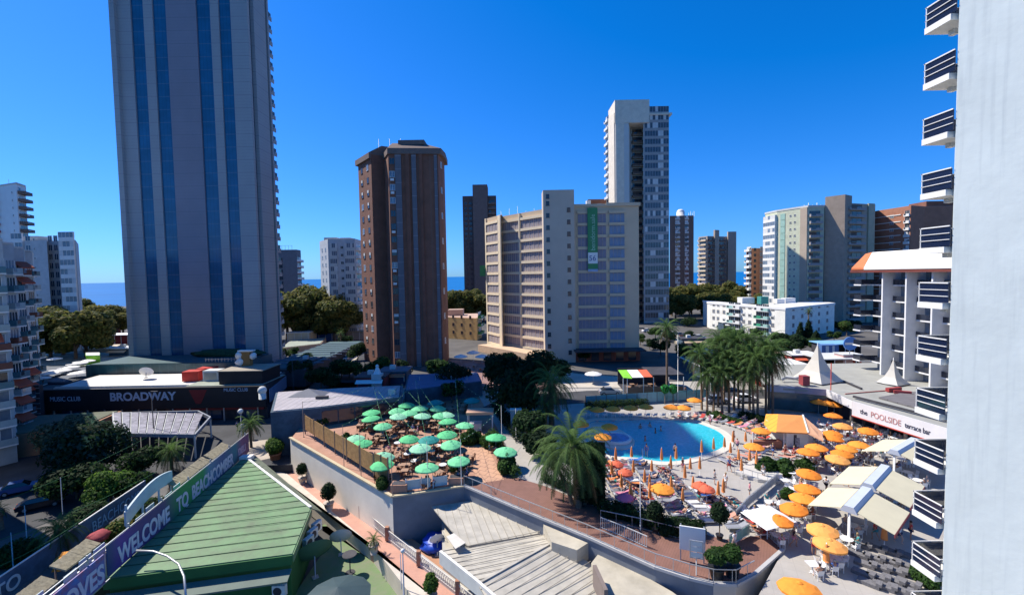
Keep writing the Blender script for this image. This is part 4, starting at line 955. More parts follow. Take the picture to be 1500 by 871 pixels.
# dark end wall of the restaurant beside the fence
pr = M('lattice_white', (.60, .58, .54), .8)
pr0, pr1 = G(438, 672, -5.1), G(760, 940, -5.1)
pp = [G(u, v, -5.1) for u, v in ((438, 684), (471, 708), (498, 731), (529, 757), (567.5, 790), (613.6, 827), (670.6, 872), (725, 916))]
t = thing('lattice_fence', 'pale lattice fence with brick posts along the pink path', 'fence', pp[0])
for i, p in enumerate(pp):
    q = p - pp[0]; part('post', MB().box(q.x - .2, q.x + .2, q.y - .2, q.y + .2, 0, 1.5), M('brick_post', (.34, .17, .11), .85), t)
for i in range(len(pp) - 1):
    a, b_ = pp[i] - pp[0], pp[i + 1] - pp[0]; d = b_ - a; L = d.length; mb = MB()
    for z in (.25, 1.15): mb.beam(a + Vector((0, 0, z)), b_ + Vector((0, 0, z)), .08, .08)
    n = int(L / .32)
    for k in range(n):
        p = a + d * ((k + .5) / n)
        mb.beam(p + d.normalized() * -.16 + Vector((0, 0, .3)), p + d.normalized() * .16 + Vector((0, 0, 1.1)), .035, .05); mb.beam(p + d.normalized() * .16 + Vector((0, 0, .3)), p + d.normalized() * -.16 + Vector((0, 0, 1.1)), .035, .05)
    part('lattice_panel', mb, pr, t)
struct('plinth_wall', MB().prism([(p.x, p.y) for p in pp] + [(p.x + 1.2, p.y + .3) for p in reversed(pp)], -7, -4.9), wallp)
# glass balustrade on the terrace edge
t = thing('glass_balustrade', 'pale glass balustrade on the near edge of the green parasol terrace', 'balustrade', G(590, 722, 0))
bo = t.location; gl = M('frosted_panel', (.42, .52, .55), .2, var=.15, spec=.6)
for k, (u0, v0, u1, v1) in enumerate(((594, 722, 616, 719), (617, 718.5, 630, 717), (634, 716.5, 655, 713.5))):
    a = G(u0, v0, 0) - bo; c = G(u1, v1, 0) - bo
    part('glass_panel', MB().beam(a + Vector((0, .3, .75)), c + Vector((0, .3, .75)), .05, 1.1), gl, t); part('post', MB().box(a.x - .05, a.x + .05, a.y + .25, a.y + .35, 0, 1.5), white, t)
t = thing('brick_planter', 'brick planter wall at the near left corner of the green parasol terrace', 'planter', G(582, 724, 0)); part('box', MB().box(-.8, 1.0, .1, 1.3, 0, 1.0), terr, t); part('soil', MB().box(-.65, .85, .25, 1.15, 1.0, 1.03), darkw, t)
t = thing('brick_planter', 'brick planter wall at the near right corner of the green parasol terrace', 'planter', G(668, 712, 0)); part('box', MB().box(-.9, .8, .1, 1.2, 0, .9), terr, t); part('soil', MB().box(-.75, .65, .25, 1.05, .9, .93), darkw, t)
# ------------------------------------------------------------------ restaurant roofs at the back of the terrace
ribm = M('ribbed_grey_roof', (.37, .34, .35), .6, var=.12, scale=.4); lines(ribm, 0, 1.05, .12, (.2, .18, .2), .8)
f = [G(u, v, 3.2) for u, v in ((396, 603), (470, 596), (588, 581), (590, 564), (500, 568), (404, 574))]
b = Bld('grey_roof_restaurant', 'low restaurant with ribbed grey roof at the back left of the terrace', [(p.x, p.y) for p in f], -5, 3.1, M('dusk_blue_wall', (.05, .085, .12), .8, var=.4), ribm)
for t_ in (.1, .3, .5, .68, .86): b.put('dark_opening', MB().box(-1.2, 1.2, -.05, .05, 0, 2.3).mesh('opening', [glassd]), 1, b.edge(1)[3] * t_, 5.2)
part('pyramid_roof', MB().add([(-9, -1, b.H), (-2, -1, b.H), (-2, 3, b.H), (-9, 3, b.H), (-5.5, 1, b.H + 1.3)], [(0, 1, 4), (1, 2, 4), (2, 3, 4), (3, 0, 4)]), M('slate', (.12, .13, .16), .7), b.root)
part('roof_vent', MB().box(9, 10.2, 0, 1, b.H, b.H + 1.1), pale, b.root); part('roof_vent', MB().cyl((-13, -.5, b.H), .6, 1.3, 10).ball((-13, -.5, b.H + 1.5), .75), pale, b.root)
part('roof_ducts', MB().box(-3, -1, -2, -1.2, b.H, b.H + .6), darkw, b.root)
f = [G(u, v, 3.0) for u, v in ((592, 572), (706, 558), (700, 545), (598, 548))]
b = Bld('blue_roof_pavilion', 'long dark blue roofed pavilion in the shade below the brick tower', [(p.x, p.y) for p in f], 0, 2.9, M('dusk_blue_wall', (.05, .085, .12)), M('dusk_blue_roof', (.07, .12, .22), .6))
for k in range(6): part('roof_post', MB().box(-8 + 3.2 * k, -7.9 + 3.2 * k, -1, -.9, b.H, b.H + 1.0), steel, b.root)
p_ = G(553, 548, 2.9)
t = thing('white_statue', 'small white domed statue on a pedestal at the foot of the brick tower', 'statue', (G(553, 553, 2.9).x, G(553, 553, 2.9).y, 0))
part('pedestal', MB().box(-1, 1, -1, 1, 0, 3.8), pale, t); part('figure', MB().tube([(0, 0, 3.8), (0, 0, 4.5), (0, 0, 5.3)], [.8, .55, .2], 10).ball((0, 0, 5.4), .35), white, t)
# ------------------------------------------------------------------ ribbed metal roofs in the service pit
rm = M('corrugated_roof', (.42, .39, .33), .6, var=.2, scale=.7, metal=.0)
rm2 = M('flat_screed_roof', (.43, .39, .31), .9, var=.2, scale=.5)
pit = Bld('ribbed_roof_kitchen', 'cream ribbed metal roofs in the foreground below the boardwalk', [(p.x, p.y) for p in [G(u, v, -3.3) for u, v in ((647, 757), (686, 749), (789, 772), (812, 802), (990, 905), (775, 905), (648, 808))]], -7, -3.4, wallp, rm2, 'building')
po = pit.root.location; rp = lambda u, v, z: G(u, v, z + 1.5) - po
RIB = M('roof_rib', (.36, .33, .27), .7)
def ribroof(name, pts, direction, period=.62, m=rm):
    part(name, MB().slab3(pts, .12), m, pit.root); part(name + '_ribs', clip_ribs([Vector(p) for p in pts], None, direction, period, .04, .05, .03), RIB, pit.root)
a, b2, c, d, e = rp(632, 741, -3.0), rp(688, 733, -2.9), rp(797, 768, -2.9), rp(797, 779, -3.0), rp(686, 799, -3.1)
g = rp(661, 776, -3.05)
ribroof('far_roof', [a, b2, c, d, e, g], rp(703, 793, -3) - rp(686, 748, -3), .75)
h = rp(808, 795, -2.6); i_ = rp(700, 855, -2.6); j = rp(646, 805, -3.2); k_ = rp(664, 800, -3.2)
part('tilted_sheet', MB().slab3([rp(654, 785, -2.6), rp(665, 780, -2.4), rp(682, 794, -2.3), rp(667, 803, -2.6)], .06), M('loose_sheet', (.5, .47, .42), .6), pit.root)
ribroof('left_slope', [j, i_, h, d + Vector((0, 0, -.12)), e + Vector((0, 0, -.15)), k_], d - e, .8)
r2 = rp(862, 822, -3.2)
ribroof('right_slope', [h, i_, rp(745, 930, -3.1), rp(905, 930, -3.4), rp(885, 850, -3.3), r2], h - i_, .8)
part('ridge_cap', MB().beam(h + Vector((0, 0, .06)), i_ + Vector((0, 0, .06)), .22, .08), rm, pit.root)
part('parapet_wall', MB().beam(rp(645, 815, -3.0), rp(700, 860, -3.0), .25, 1.2).beam(rp(700, 860, -3.0), rp(745, 900, -3.0), .25, 1.2), M('white_parapet', (.66, .64, .60), .8), pit.root)
fl_ = [rp(u, v, -1.9) for u, v in ((789, 752), (826, 768), (868, 790), (845, 805), (808, 793))]
part('upper_roof', MB().slab3(fl_, 1.6), rm2, pit.root)
part('flat_roof', MB().slab3([rp(u, v, -2.6) for u, v in ((866, 824), (880, 806), (985, 866), (1030, 900), (900, 905))], .6), rm2, pit.root)
part('chimney_wall', MB().beam(rp(871, 842, -2.2), rp(888, 880, -2.2), .3, 1.8), M('brown_shaft', (.2, .16, .14), .9), pit.root)
part('end_wall', MB().box(-.1, .1, -1.5, 1.5, 0, 2.6, T=Matrix.Translation(rp(622, 755, -5.6))), white, pit.root)
# boxes and tarpaulin in the pit
tarp = MB().ball((0, 0, 0), 1.5, seg=16, ring=10, sz=.55, sx=1.0, sy=1.1, jit=.16).mesh('tarp', [M('blue_tarpaulin', (.01, .06, .42), .45, var=.3, scale=1.5)])
single('blue_tarpaulin', tarp, 'crumpled bright blue tarpaulin beside the ribbed roofs', 'tarpaulin', G(638, 795, -4.6), .4)
t = thing('wall_air_conditioner', 'grey air conditioner on the shaded wall under the boardwalk', 'air conditioner', D(694, 733, 51.6))
part('casing', MB().box(-.5, .5, -.3, 0, -.4, .4), pale, t); part('fan_grille', MB().box(-.3, .1, -.32, -.3, -.3, .3), darkw, t)
t = thing('wall_air_conditioner', 'second grey air conditioner under the boardwalk, right of the square one', 'air conditioner', D(706, 731, 52.5)); part('casing', MB().box(-.6, .6, -.3, 0, -.3, .3), pale, t)
# clutter roof: low sheds in the pit left part
t = thing('plant_shed', 'low dark plant shed with pipes beside the white end wall', 'shed', G(606, 760, -5)); part('box', MB().box(-3, 1, 0, 2.5, -2, -.2), darkw, t); part('pipes', MB().tube([(-2.5, .5, -.2), (-2.5, .5, .6), (.5, .8, .6), (.5, .8, -.2)], .12, 6), steel, t)
# white classical balustrade
t = thing('white_balustrade', 'white classical balustrade piece with round finials below the boardwalk', 'balustrade', G(1000, 868, -2.5))
ao = t.location; p0_ = G(995, 866, -2.5) - ao; p1_ = G(1028, 868, -2.5) - ao
def baluster(): return [(0, .05), (.1, .09), (.3, .14), (.55, .06), (.75, .08)]
for p in (p0_, p1_):
    part('pillar', MB().box(p.x - .22, p.x + .22, p.y - .22, p.y + .22, -3, 1.9), white, t); part('finial', MB().ball((p.x, p.y, 2.15), .28), white, t)
dd = p1_ - p0_
for z in (.7, 1.75): part('rail', MB().beam(p0_ + Vector((0, 0, z)), p1_ + Vector((0, 0, z)), .25, .16), white, t)
for k in range(1, 6):
    p = p0_ + dd * (k / 6); part('baluster', MB().tube([(p.x, p.y, .75 + zz) for zz, r in baluster()] + [(p.x, p.y, 1.7)], [r for zz, r in baluster()] + [.07], 8), white, t)
# notice board on the boardwalk
t = thing('notice_board', 'large white notice board standing on the boardwalk by the potted trees', 'sign', G(1014, 823, 0), R(-18))
part('board', MB().box(-1.0, 1.0, -.06, .06, 1.0, 3.0), white, t); part('post', MB().box(-.95, -.85, .06, .16, 0, 3.1), steel, t); part('post', MB().box(.85, .95, .06, .16, 0, 3.1), steel, t)
t = thing('framed_sign', 'small framed pale sign on one post in front of the white notice board', 'sign', G(1020, 842, 0), R(-18))
part('post', MB().cyl((0, 0, 0), .04, 2.8, 6), steel, t)
for z in (1.5, 1.95, 2.4): part('plate', MB().box(-.42, .42, -.06, -.02, z, z + .38), pale, t)
part('frame', MB().box(-.5, -.42, -.07, 0, 1.4, 2.85).box(.42, .5, -.07, 0, 1.4, 2.85).box(-.42, .42, -.07, 0, 2.78, 2.85).box(-.42, .42, -.07, 0, 1.4, 1.46), steel, t)
# boardwalk railings
def railing(label, pts, h=1.05, step=.35, m=steel, glass_=None, name='railing', cat='railing'):
    t = thing(name, label, cat, pts[0]); o_ = pts[0]; top = MB(); gp = MB(); bm = MB().box(-.018, .018, -.018, .018, 0, h).mesh('bar', [m])
    for i in range(len(pts) - 1):
        a, b_ = pts[i] - o_, pts[i + 1] - o_; L = (b_ - a).length
        top.beam(a + Vector((0, 0, h)), b_ + Vector((0, 0, h)), .06, .06); top.beam(a + Vector((0, 0, .1)), b_ + Vector((0, 0, .1)), .04, .04)
        for k in range(int(L / step) + 1): p = a + (b_ - a) * min(1, k * step / L); child('bar', bm, t, (p.x, p.y, p.z))
        if glass_: gp.beam(a + Vector((0, 0, .55)), b_ + Vector((0, 0, .55)), .02, .8)
    part('rail', top, m, t)
    if glass_: part('glass', gp, glass_, t)
    return t
up = Vector((0, 0, .2))
railing('thin steel railing along the outer edge of the boardwalk', [p + up for p in outer[:9]], step=1.4)
railing('white barred railing on the middle of the boardwalk', [G(u, v, .02) for u, v in ((880, 773), (915, 787), (948, 802))], step=.22, m=pale)
railing('thin railing between the boardwalk and the dark hedge', [G(u, v, .02) for u, v in ((880, 762), (940, 775), (1000, 790), (1010, 792))], step=1.5)
railing('steel railing on the right edge of the boardwalk end', [G(u, v, .05) for u, v in ((1147, 806), (1122, 783))], step=1.2)
greengl = M('aqua_glass', (.22, .45, .42), .15, var=.2)
railing('aqua glass railing at the corner of the boardwalk by the sun beds', [G(u, v, .03) for u, v in ((1068, 801), (1098, 783))], glass_=greengl, step=1.0)
railing('steel railing along the upper sun terrace, right of the sun bed rows', [G(u, v, .05) for u, v in ((1078, 762), (1098, 740), (1120, 722), (1140, 705))], glass_=M('clear_panel', (.4, .45, .47), .2), step=1.0)
railing('steel railing along the stone ledge below the potted shrubs', [G(u, v, .05) for u, v in ((1076, 694), (1110, 705), (1142, 709))], step=1.0)
# ------------------------------------------------------------------ poolside bar roof with sign fascia
far = G(1124, 566, 4.0); m1 = G(1212, 572, 4.0); m2 = G(1250, 590, 4.0); m3 = G(1400, 634, 4.0)
x0_ = m2.x
pbar = thing('poolside_bar', 'long poolside bar with flat pale roof and white lettered fascia', 'building', (m2.x, m2.y, 0)); oo = pbar.location
rr = lambda p, z=None: Vector((p.x - oo.x, p.y - oo.y, (p.z if z is None else z)))
roofp = M('pale_flat_roof', (.32, .32, .29), .85, var=.14, scale=.25)
back = [Vector((78, m3.y - 6, 0)), Vector((78, 96, 0)), Vector((50, 96, 0))]
poly = [rr(far, 3.95), rr(m1, 3.95), rr(m2, 3.95), rr(m3, 3.95)] + [rr(p, 3.95) for p in back]
part('roof', MB().slab3(poly, .35), roofp, pbar)
fm = M('white_fascia', (.70, .68, .68), .5, var=.05); fm2 = M('lilac_fascia', (.34, .30, .36), .6)
def fas(a, b_, m, z0=3.2, z1=4.25, name='fascia'):
    part(name, MB().beam(rr(a, (z0 + z1) / 2) + Vector((-.2, -.1, 0)), rr(b_, (z0 + z1) / 2) + Vector((-.2, -.1, 0)), .15, z1 - z0), m, pbar)
fas(far, G(1165, 568, 4.0), M('striped_fascia', (.5, .5, .55), .6)); fas(G(1165, 568, 4.0), m1, fm2); fas(m1, m2, fm, 3.1, 4.3); fas(m2, m3, fm, 2.2, 4.35)
part('red_trim', MB().beam(rr(m2, 2.15) + Vector((-.25, -.1, 0)), rr(m3, 2.15) + Vector((-.25, -.1, 0)), .2, .12), redcloth, pbar)
# lettering on the fascia
fdv = (m3 - m2); fdv.z = 0; Lm = fdv.length; fdv.normalize(); fa_ = math.atan2(fdv.y, fdv.x)
def on_fascia(s, x, size, m, z, bold=.01, sx=1):
    t = text3('lettering', s, size, (0, 0, 0), (0, 0, 0), m, pbar, bold=bold)
    nrm = Vector((fdv.y, -fdv.x, 0))
    if nrm.x > 0: nrm = -nrm
    t.matrix_local = Matrix.Translation(rr(m2, 0) + Vector((-.2, -.1, 0)) + fdv * x + nrm * .1 + Vector((0, 0, z))) @ Matrix.Rotation(fa_, 4, 'Z') @ Matrix.Rotation(R(90), 4, 'X') @ Matrix.Diagonal((sx, 1, 1, 1))
on_fascia('the', 1.3, .95, M('dark_letters', (.06, .06, .09)), 2.9, sx=.9); on_fascia('POOLSIDE', 2.9, 1.15, M('salmon_letters', (.5, .24, .22)), 2.85, sx=.8, bold=0); on_fascia('terrace bar', 7.6, .95, M('dark_letters', (.06, .06, .09)), 2.9, sx=.72)
part('back_wall', MB().box(1.8, 2.1, 26, 33, 0, 3.6), darkw, pbar)
part('inner_wall', MB().beam(rr(far, 1.8) + Vector((7, 0, 0)), rr(m3, 1.8) + Vector((7, 0, 0)), .3, 3.6), M('bar_interior', (.035, .03, .035), .8), pbar)
for k in range(9):
    p = m1.lerp(m3, k / 9) if k else far; part('column', MB().box(-.15, .15, -.15, .15, 0, 3.3, T=Matrix.Translation(rr(p, 0) + Vector((.6, .3, 0)))), darkw if k % 2 else tan, pbar)
gg_ = glass('dark_teal_glass', (.03, .09, .11), .1)
part('glass_front', MB().beam(rr(far, 1.7) + Vector((.3, 0, 0)), rr(m1, 1.7) + Vector((.3, 0, 0)), .1, 3.0), gg_, pbar)
dk = M('dark_ribbed_roof', (.16, .15, .155), .7); lines(dk, 1, 1.3, .12, (.07, .07, .07), .8, rot=.4)
part('dark_roof', MB().slab3([rr(G(u, v, 4.0), 4.2) for u, v in ((1287, 583), (1392, 612), (1420, 620), (1420, 575), (1330, 575))], .2), dk, pbar)
part('roof_line', MB().beam(rr(G(1212, 549, 4), 4.1), rr(G(1262, 570, 4), 4.1), .3, .3), darkw, pbar); part('roof_line', MB().beam(rr(G(1238, 577, 4), 4.05), rr(G(1310, 571, 4), 4.05), .12, .12), M('red_line', (.4, .1, .08)), pbar)
part('roof_kerb', MB().beam(rr(G(1250, 583, 4.), 4.3), rr(G(1400, 622, 4.), 4.3), .3, .3), darkw, pbar)
mb = MB()
for (u, v) in ((1303, 572), (1312, 574), (1322, 577)): mb.cbox(rr(G(u, v, 4), 4.4), 1.8, .5, .4, random.random())
part('red_roof_trunk', MB().cbox(rr(G(1309, 573, 4), 4.35), 2.6, .6, .6, .2), M('red_sheet', (.35, .05, .05), .6), pbar)
part('red_roof_trunk', MB().cbox(rr(G(1322, 577, 4), 4.3), 2.2, .4, .5, -.5), M('red_sheet', (.35, .05, .05), .6), pbar)
# pyramid tents
tm = M('tent_canvas', (.55, .52, .46), .75, var=.06)
def pyramid(label, loc, w, h, flare=1.6):
    t = thing('pyramid_tent', label, 'tent', loc, R(20)); mb = MB(); rings = [(w, 0), (w * .52, h * .28), (w * .26, h * .58), (.06, h)]; vs = []
    for r, z in rings: vs += [(-r, -r, z), (r, -r, z), (r, r, z), (-r, r, z)]
    fs = []
    for i in range(3):
        for k in range(4): fs.append((i * 4 + k, i * 4 + (k + 1) % 4, i * 4 + 4 + (k + 1) % 4, i * 4 + 4 + k))
    mb.add(vs, fs); part('canvas', mb, tm, t); part('frame_edge', MB().tube([(-w, -w, .05), (w, -w, .05), (w, w, .05), (-w, w, .05), (-w, -w, .05)], .07, 5).tube([(0, 0, h), (0, 0, h + .5)], .05, 5), steel, t)
pyramid('large pale pyramid tent on the poolside bar roof', G(1197, 556, 4.1), 2.9, 6.3); pyramid('small pale pyramid tent in front of the white hotel', G(1308, 561, 4.1), 1.7, 4.0)
single('roof_unit', MB().box(-.6, .6, -.6, .6, 0, 1.6).mesh('b', [M('red_unit', (.30, .05, .06), .6)]), 'small dark red housing at the foot of the large pyramid tent', 'roof unit', G(1178, 563, 4.1))
single('roof_duct', MB().tube([(-2.5, 0, .3), (-1.5, .2, .7), (0, 0, .5), (1.5, -.2, .9)], .3, 8).mesh('b', [pale]), 'grey bent duct on the roof beside the large pyramid tent', 'duct', G(1164, 558, 4.1))
single('red_pole', MB().cyl((0, 0, 0), .07, 4.5, 6).mesh('p', [redcloth]), 'thin red pole on the poolside bar roof edge', 'pole', G(1217, 571, 4.1))
# ------------------------------------------------------------------ orange roofed kiosk
ko = thing('orange_kiosk', 'pale kiosk with orange hipped awning roof beside the pool', 'kiosk', G(1168, 658, 0)); kx = ko.location
orr = M('orange_roof', (.62, .25, .07), .7, var=.08); orr2 = M('bright_orange_awning', (.78, .34, .04), .7); lines(orr2, 1, 1.2, .12, (.3, .12, .03), .7)
q = lambda u, v, z: G(u, v, z) - kx
k1, k2, k3, k4 = q(1137, 632, 2.6), q(1184, 634, 2.6), q(1176, 608, 3.6), q(1140, 606, 3.4)
part('roof', MB().slab3([k1, k2, k3, k4], .15), orr, ko); part('roof_side', MB().slab3([k2, q(1206, 645, 2.6), q(1204, 632, 2.8), k3], .15), M('pale_orange_roof', (.50, .27, .16), .7), ko)
part('hip_cap', MB().beam(k2 + Vector((0, 0, .08)), k3 + Vector((0, 0, .08)), .18, .1), white, ko)
part('awning', MB().slab3([k1, k4, q(1122, 606, 2.9), q(1119, 620, 2.2), q(1128, 631, 2.2)], .1), orr2, ko)
a1, a2, a3, a4 = q(1152, 659, 0), q(1184, 659, 0), q(1206, 655, 0), q(1165, 640, 0)
kw = M('kiosk_wall', (.58, .60, .56), .7)
part('wall', MB().prism([(a1.x, a1.y), (a2.x, a2.y), (a3.x, a3.y + 2), (a1.x, a1.y + 5)], 0, 2.55), kw, ko)
part('door', MB().box((a1.x + a2.x) / 2 - .5, (a1.x + a2.x) / 2 + .5, a1.y - .06, a1.y + .02, 0, 2.1), darkw, ko)
part('poster', MB().box((a1.x + a2.x) / 2 - .3, (a1.x + a2.x) / 2 + .3, a1.y - .09, a1.y - .06, .7, 1.7), M('grey_print', (.25, .25, .27), .5, var=.8, scale=5), ko)
part('counter', MB().box(a1.x - 4.2, a1.x - .3, a1.y + .5, a1.y + 1.2, 0, 1.1), M('brown_counter', (.30, .13, .08), .7), ko)
for x in (-4.4, -.2): part('awning_post', MB().box(a1.x + x, a1.x + x + .12, a1.y + .3, a1.y + .42, 0, 2.4), white, ko)
# ------------------------------------------------------------------ big two-wing awnings
cream2 = M('cream_awning', (.62, .56, .38), .8, var=.05); bluegrey = M('awning_housing', (.50, .54, .60), .6, var=.05)
def twin(label, pn, pf, wing=2.5):
    n, f_ = G(*pn, 3.2), G(*pf, 3.2); d = f_ - n; L = d.length; a = math.atan2(d.y, d.x)
    t = thing('twin_awning', label, 'awning', (n.x, n.y, 0), a, 'two-wing awnings over the terrace tables')
    part('housing', MB().add([(0, -.65, 3.0), (L, -.65, 3.0), (L, .65, 3.0), (0, .65, 3.0), (0, -.35, 3.55), (L, -.35, 3.55), (L, .35, 3.55), (0, .35, 3.55)], [(0, 3, 2, 1), (4, 5, 6, 7), (0, 1, 5, 4), (1, 2, 6, 5), (2, 3, 7, 6), (3, 0, 4, 7)]), bluegrey, t)
    for s in (-1, 1):
        part('wing', MB().slab3([(0.1, s * .6, 3.2), (L - .1, s * .6, 3.2), (L - .1, s * (.6 + wing), 2.4), (.1, s * (.6 + wing), 2.4)][::s], .05), cream2, t)
        part('valance', MB().box(.1, L - .1, s * (.6 + wing) - .03, s * (.6 + wing) + .03, 2.1, 2.38), M('red_valance', (.28, .05, .05), .8) if s < 0 else cream2, t)
    part('post', MB().cyl((.25, 0, 0), .11, 3.0, 8), white, t); part('post', MB().cyl((L - .25, 0, 0), .11, 3.0, 8), white, t)
    return t
twin('farthest two-wing cream awning by the hotel balconies', (1309, 663), (1340, 645)); twin('middle two-wing cream awning with grey housing', (1271, 713), (1297, 685)); twin('nearest two-wing cream awning with grey housing', (1243, 747), (1270, 718))
single('white_cover', MB().add([(-1.8, -1.6, 2.0), (1.8, -1.4, 2.0), (1.9, 1.6, 2.0), (-1.6, 1.5, 2.0), (0, 0, 2.5)], [(0, 1, 4), (1, 2, 4), (2, 3, 4), (3, 0, 4)]).cyl((0, 0, 0), .05, 2.5, 6).mesh('c', [white]), 'small square white parasol at the end of the orange parasol row', 'parasol', G(1124, 789, 0), .3)
# ------------------------------------------------------------------ white hotel on the right
hx = 70.0
hw = M('hotel_white', (.70, .70, .70), .7, var=.10, scale=.4)
hot = Bld('white_hotel', 'white hotel with angled fins, dark balcony railings and orange-ended roof at right', [(hx + 3.4, 64), (hx + 16, 64), (hx + 16, 90), (hx + 3.4, 90)], 2, 24.6, M('recess_shade_wall', (.26, .29, .33), .8), roofg)  # recess shade of the white facade is put into the body colour
ho = hot.root.location
ys = [89.5, 84.4, 79.4, 74.6, 69.8]
rl = glass('balcony_rail_dark', (.02, .025, .04), .15)
slabm = MB().box(0, 1.3, 0, 1, -.12, .12).mesh('slab', [hw]); railm = MB().box(.05, .12, 0, 1, .15, 1.1).mesh('railing', [rl]); doorm = MB().box(1.2, 1.32, 0, 1, .15, 2.5).mesh('door', [glassd])
endm = MB().box(.0, 1.25, -.06, 0, .15, 1.1).mesh('railing', [rl])
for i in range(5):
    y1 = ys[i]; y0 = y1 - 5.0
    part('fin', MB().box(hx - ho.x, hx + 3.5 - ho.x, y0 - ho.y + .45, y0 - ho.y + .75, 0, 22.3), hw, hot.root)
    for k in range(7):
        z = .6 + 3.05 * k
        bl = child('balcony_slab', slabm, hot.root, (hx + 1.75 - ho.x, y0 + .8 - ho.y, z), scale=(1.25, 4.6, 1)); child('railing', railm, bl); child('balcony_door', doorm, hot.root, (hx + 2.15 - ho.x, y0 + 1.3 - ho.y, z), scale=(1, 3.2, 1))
for k in range(7):
    bl = child('end_balcony', slabm, hot.root, (hx - .3 - ho.x, 89.9 - ho.y, .6 + 3.05 * k), scale=(2.8, 1.9, 1)); child('railing', railm, bl); child('end_railing', endm, bl)
rz0, rz1 = 22.3, 25.4
orh = M('orange_roof_end', (.60, .17, .06), .7)
T0 = Vector((-ho.x, -ho.y, 0))
part('roof_panel', MB().slab3([Vector((hx - 1.0, 60, rz0)) + T0, Vector((hx + 2.2, 60, rz1)) + T0, Vector((hx + 2.2, 90.4, rz1)) + T0, Vector((hx - 1.0, 88.4, rz0)) + T0], .35), white, hot.root)
part('orange_roof_end', MB().slab3([Vector((hx - 1.0, 88.45, rz0)) + T0, Vector((hx + 2.2, 90.45, rz1)) + T0, Vector((hx + 2.6, 92.6, rz1 - .2)) + T0, Vector((hx - 1.0, 91.6, rz0)) + T0], .35), orh, hot.root)
part('eaves', MB().box(hx - .9 - ho.x, hx + 2.4 - ho.x, 62 - ho.y, 92 - ho.y, rz0 - .9, rz0 - .36), M('dark_red_eaves', (.16, .04, .03), .7), hot.root)
part('base', MB().box(hx - .3 - ho.x, hx + 2.3 - ho.x, 64 - ho.y, 91 - ho.y, -2, .3), hw, hot.root)
for k in range(5): part('roof_fence_post', MB().box(4 - .05, 4.05, -10 + 5 * k, -9.9 + 5 * k, 22.6, 26.0), steel, hot.root)
part('roof_pergola', MB().box(2, 9, -11, 11, 26.0, 26.15), brown, hot.root)
# ------------------------------------------------------------------ near hotel wing at the right edge, with balconies
nw = M('near_wall_white', (.81, .85, .775), .7, var=.07, scale=.35, bump=.16, spec=.3)
ny = 23.9; nx = ny * (1394 - 750) / 660.0
_n = nw.node_tree; _g = _n.nodes.new('ShaderNodeNewGeometry'); _m2 = _n.nodes.new('ShaderNodeMapping'); _m2.inputs['Scale'].default_value = (2.2, 2.2, .10); _t = _n.nodes.new('ShaderNodeTexNoise'); _t.inputs['Scale'].default_value = 1.6; _t.inputs['Detail'].default_value = 6
_r = _n.nodes.new('ShaderNodeValToRGB'); _r.color_ramp.elements[0].position = .52; _r.color_ramp.elements[1].position = .75
_n.links.new(_g.outputs['Position'], _m2.inputs['Vector']); _n.links.new(_m2.outputs[0], _t.inputs['Vector']); _n.links.new(_t.outputs['Fac'], _r.inputs['Fac']); darken_by(nw, _r.outputs[0], (.50, .54, .52), .35)
wing = thing('near_hotel_wing', 'tall white rendered hotel end wall filling the right edge', 'building', (nx, ny, -7)); wo = wing.location
part('end_wall', MB().prism([(0, 0), (3.6, -5), (9, -5), (9, .3), (.28, .3)], 0, 75), nw, wing)
part('side_wall', MB().box(2.75, 9, .3, 2.6, 0, 75), hw, wing)
bg_ = glass('balcony_glass', (.012, .02, .05), .06, .25, .6, .9)
for k in range(22):
    z = 7 + 24 - 2.05 + (k - 8) * 3.03
    bl = part('balcony_slab', MB().box(-.15, 2.75, .3, 1.8, z - .16, z + .16), white, wing)
    part('glass_front', MB().box(-.08, -.05, .06, 1.72, z + .2, z + 1.22), bg_, bl); part('glass_side', MB().box(-.05, 2.75, 1.72, 1.75, z + .2, z + 1.22), bg_, bl)
    for zz, hh in ((1.22, .06), (.86, .035), (.52, .035)):
        part('rail', MB().box(-.13, -.085, .05, 1.78, z + zz, z + zz + hh).box(-.13, 2.75, 1.76, 1.8, z + zz, z + zz + hh), white, bl)
    part('corner_post', MB().box(-.13, -.085, 1.72, 1.76, z + .16, z + 1.28), white, bl); part('bracket', MB().box(.9, 1.2, 1.2, 1.5, z - .4, z - .16), white, bl)
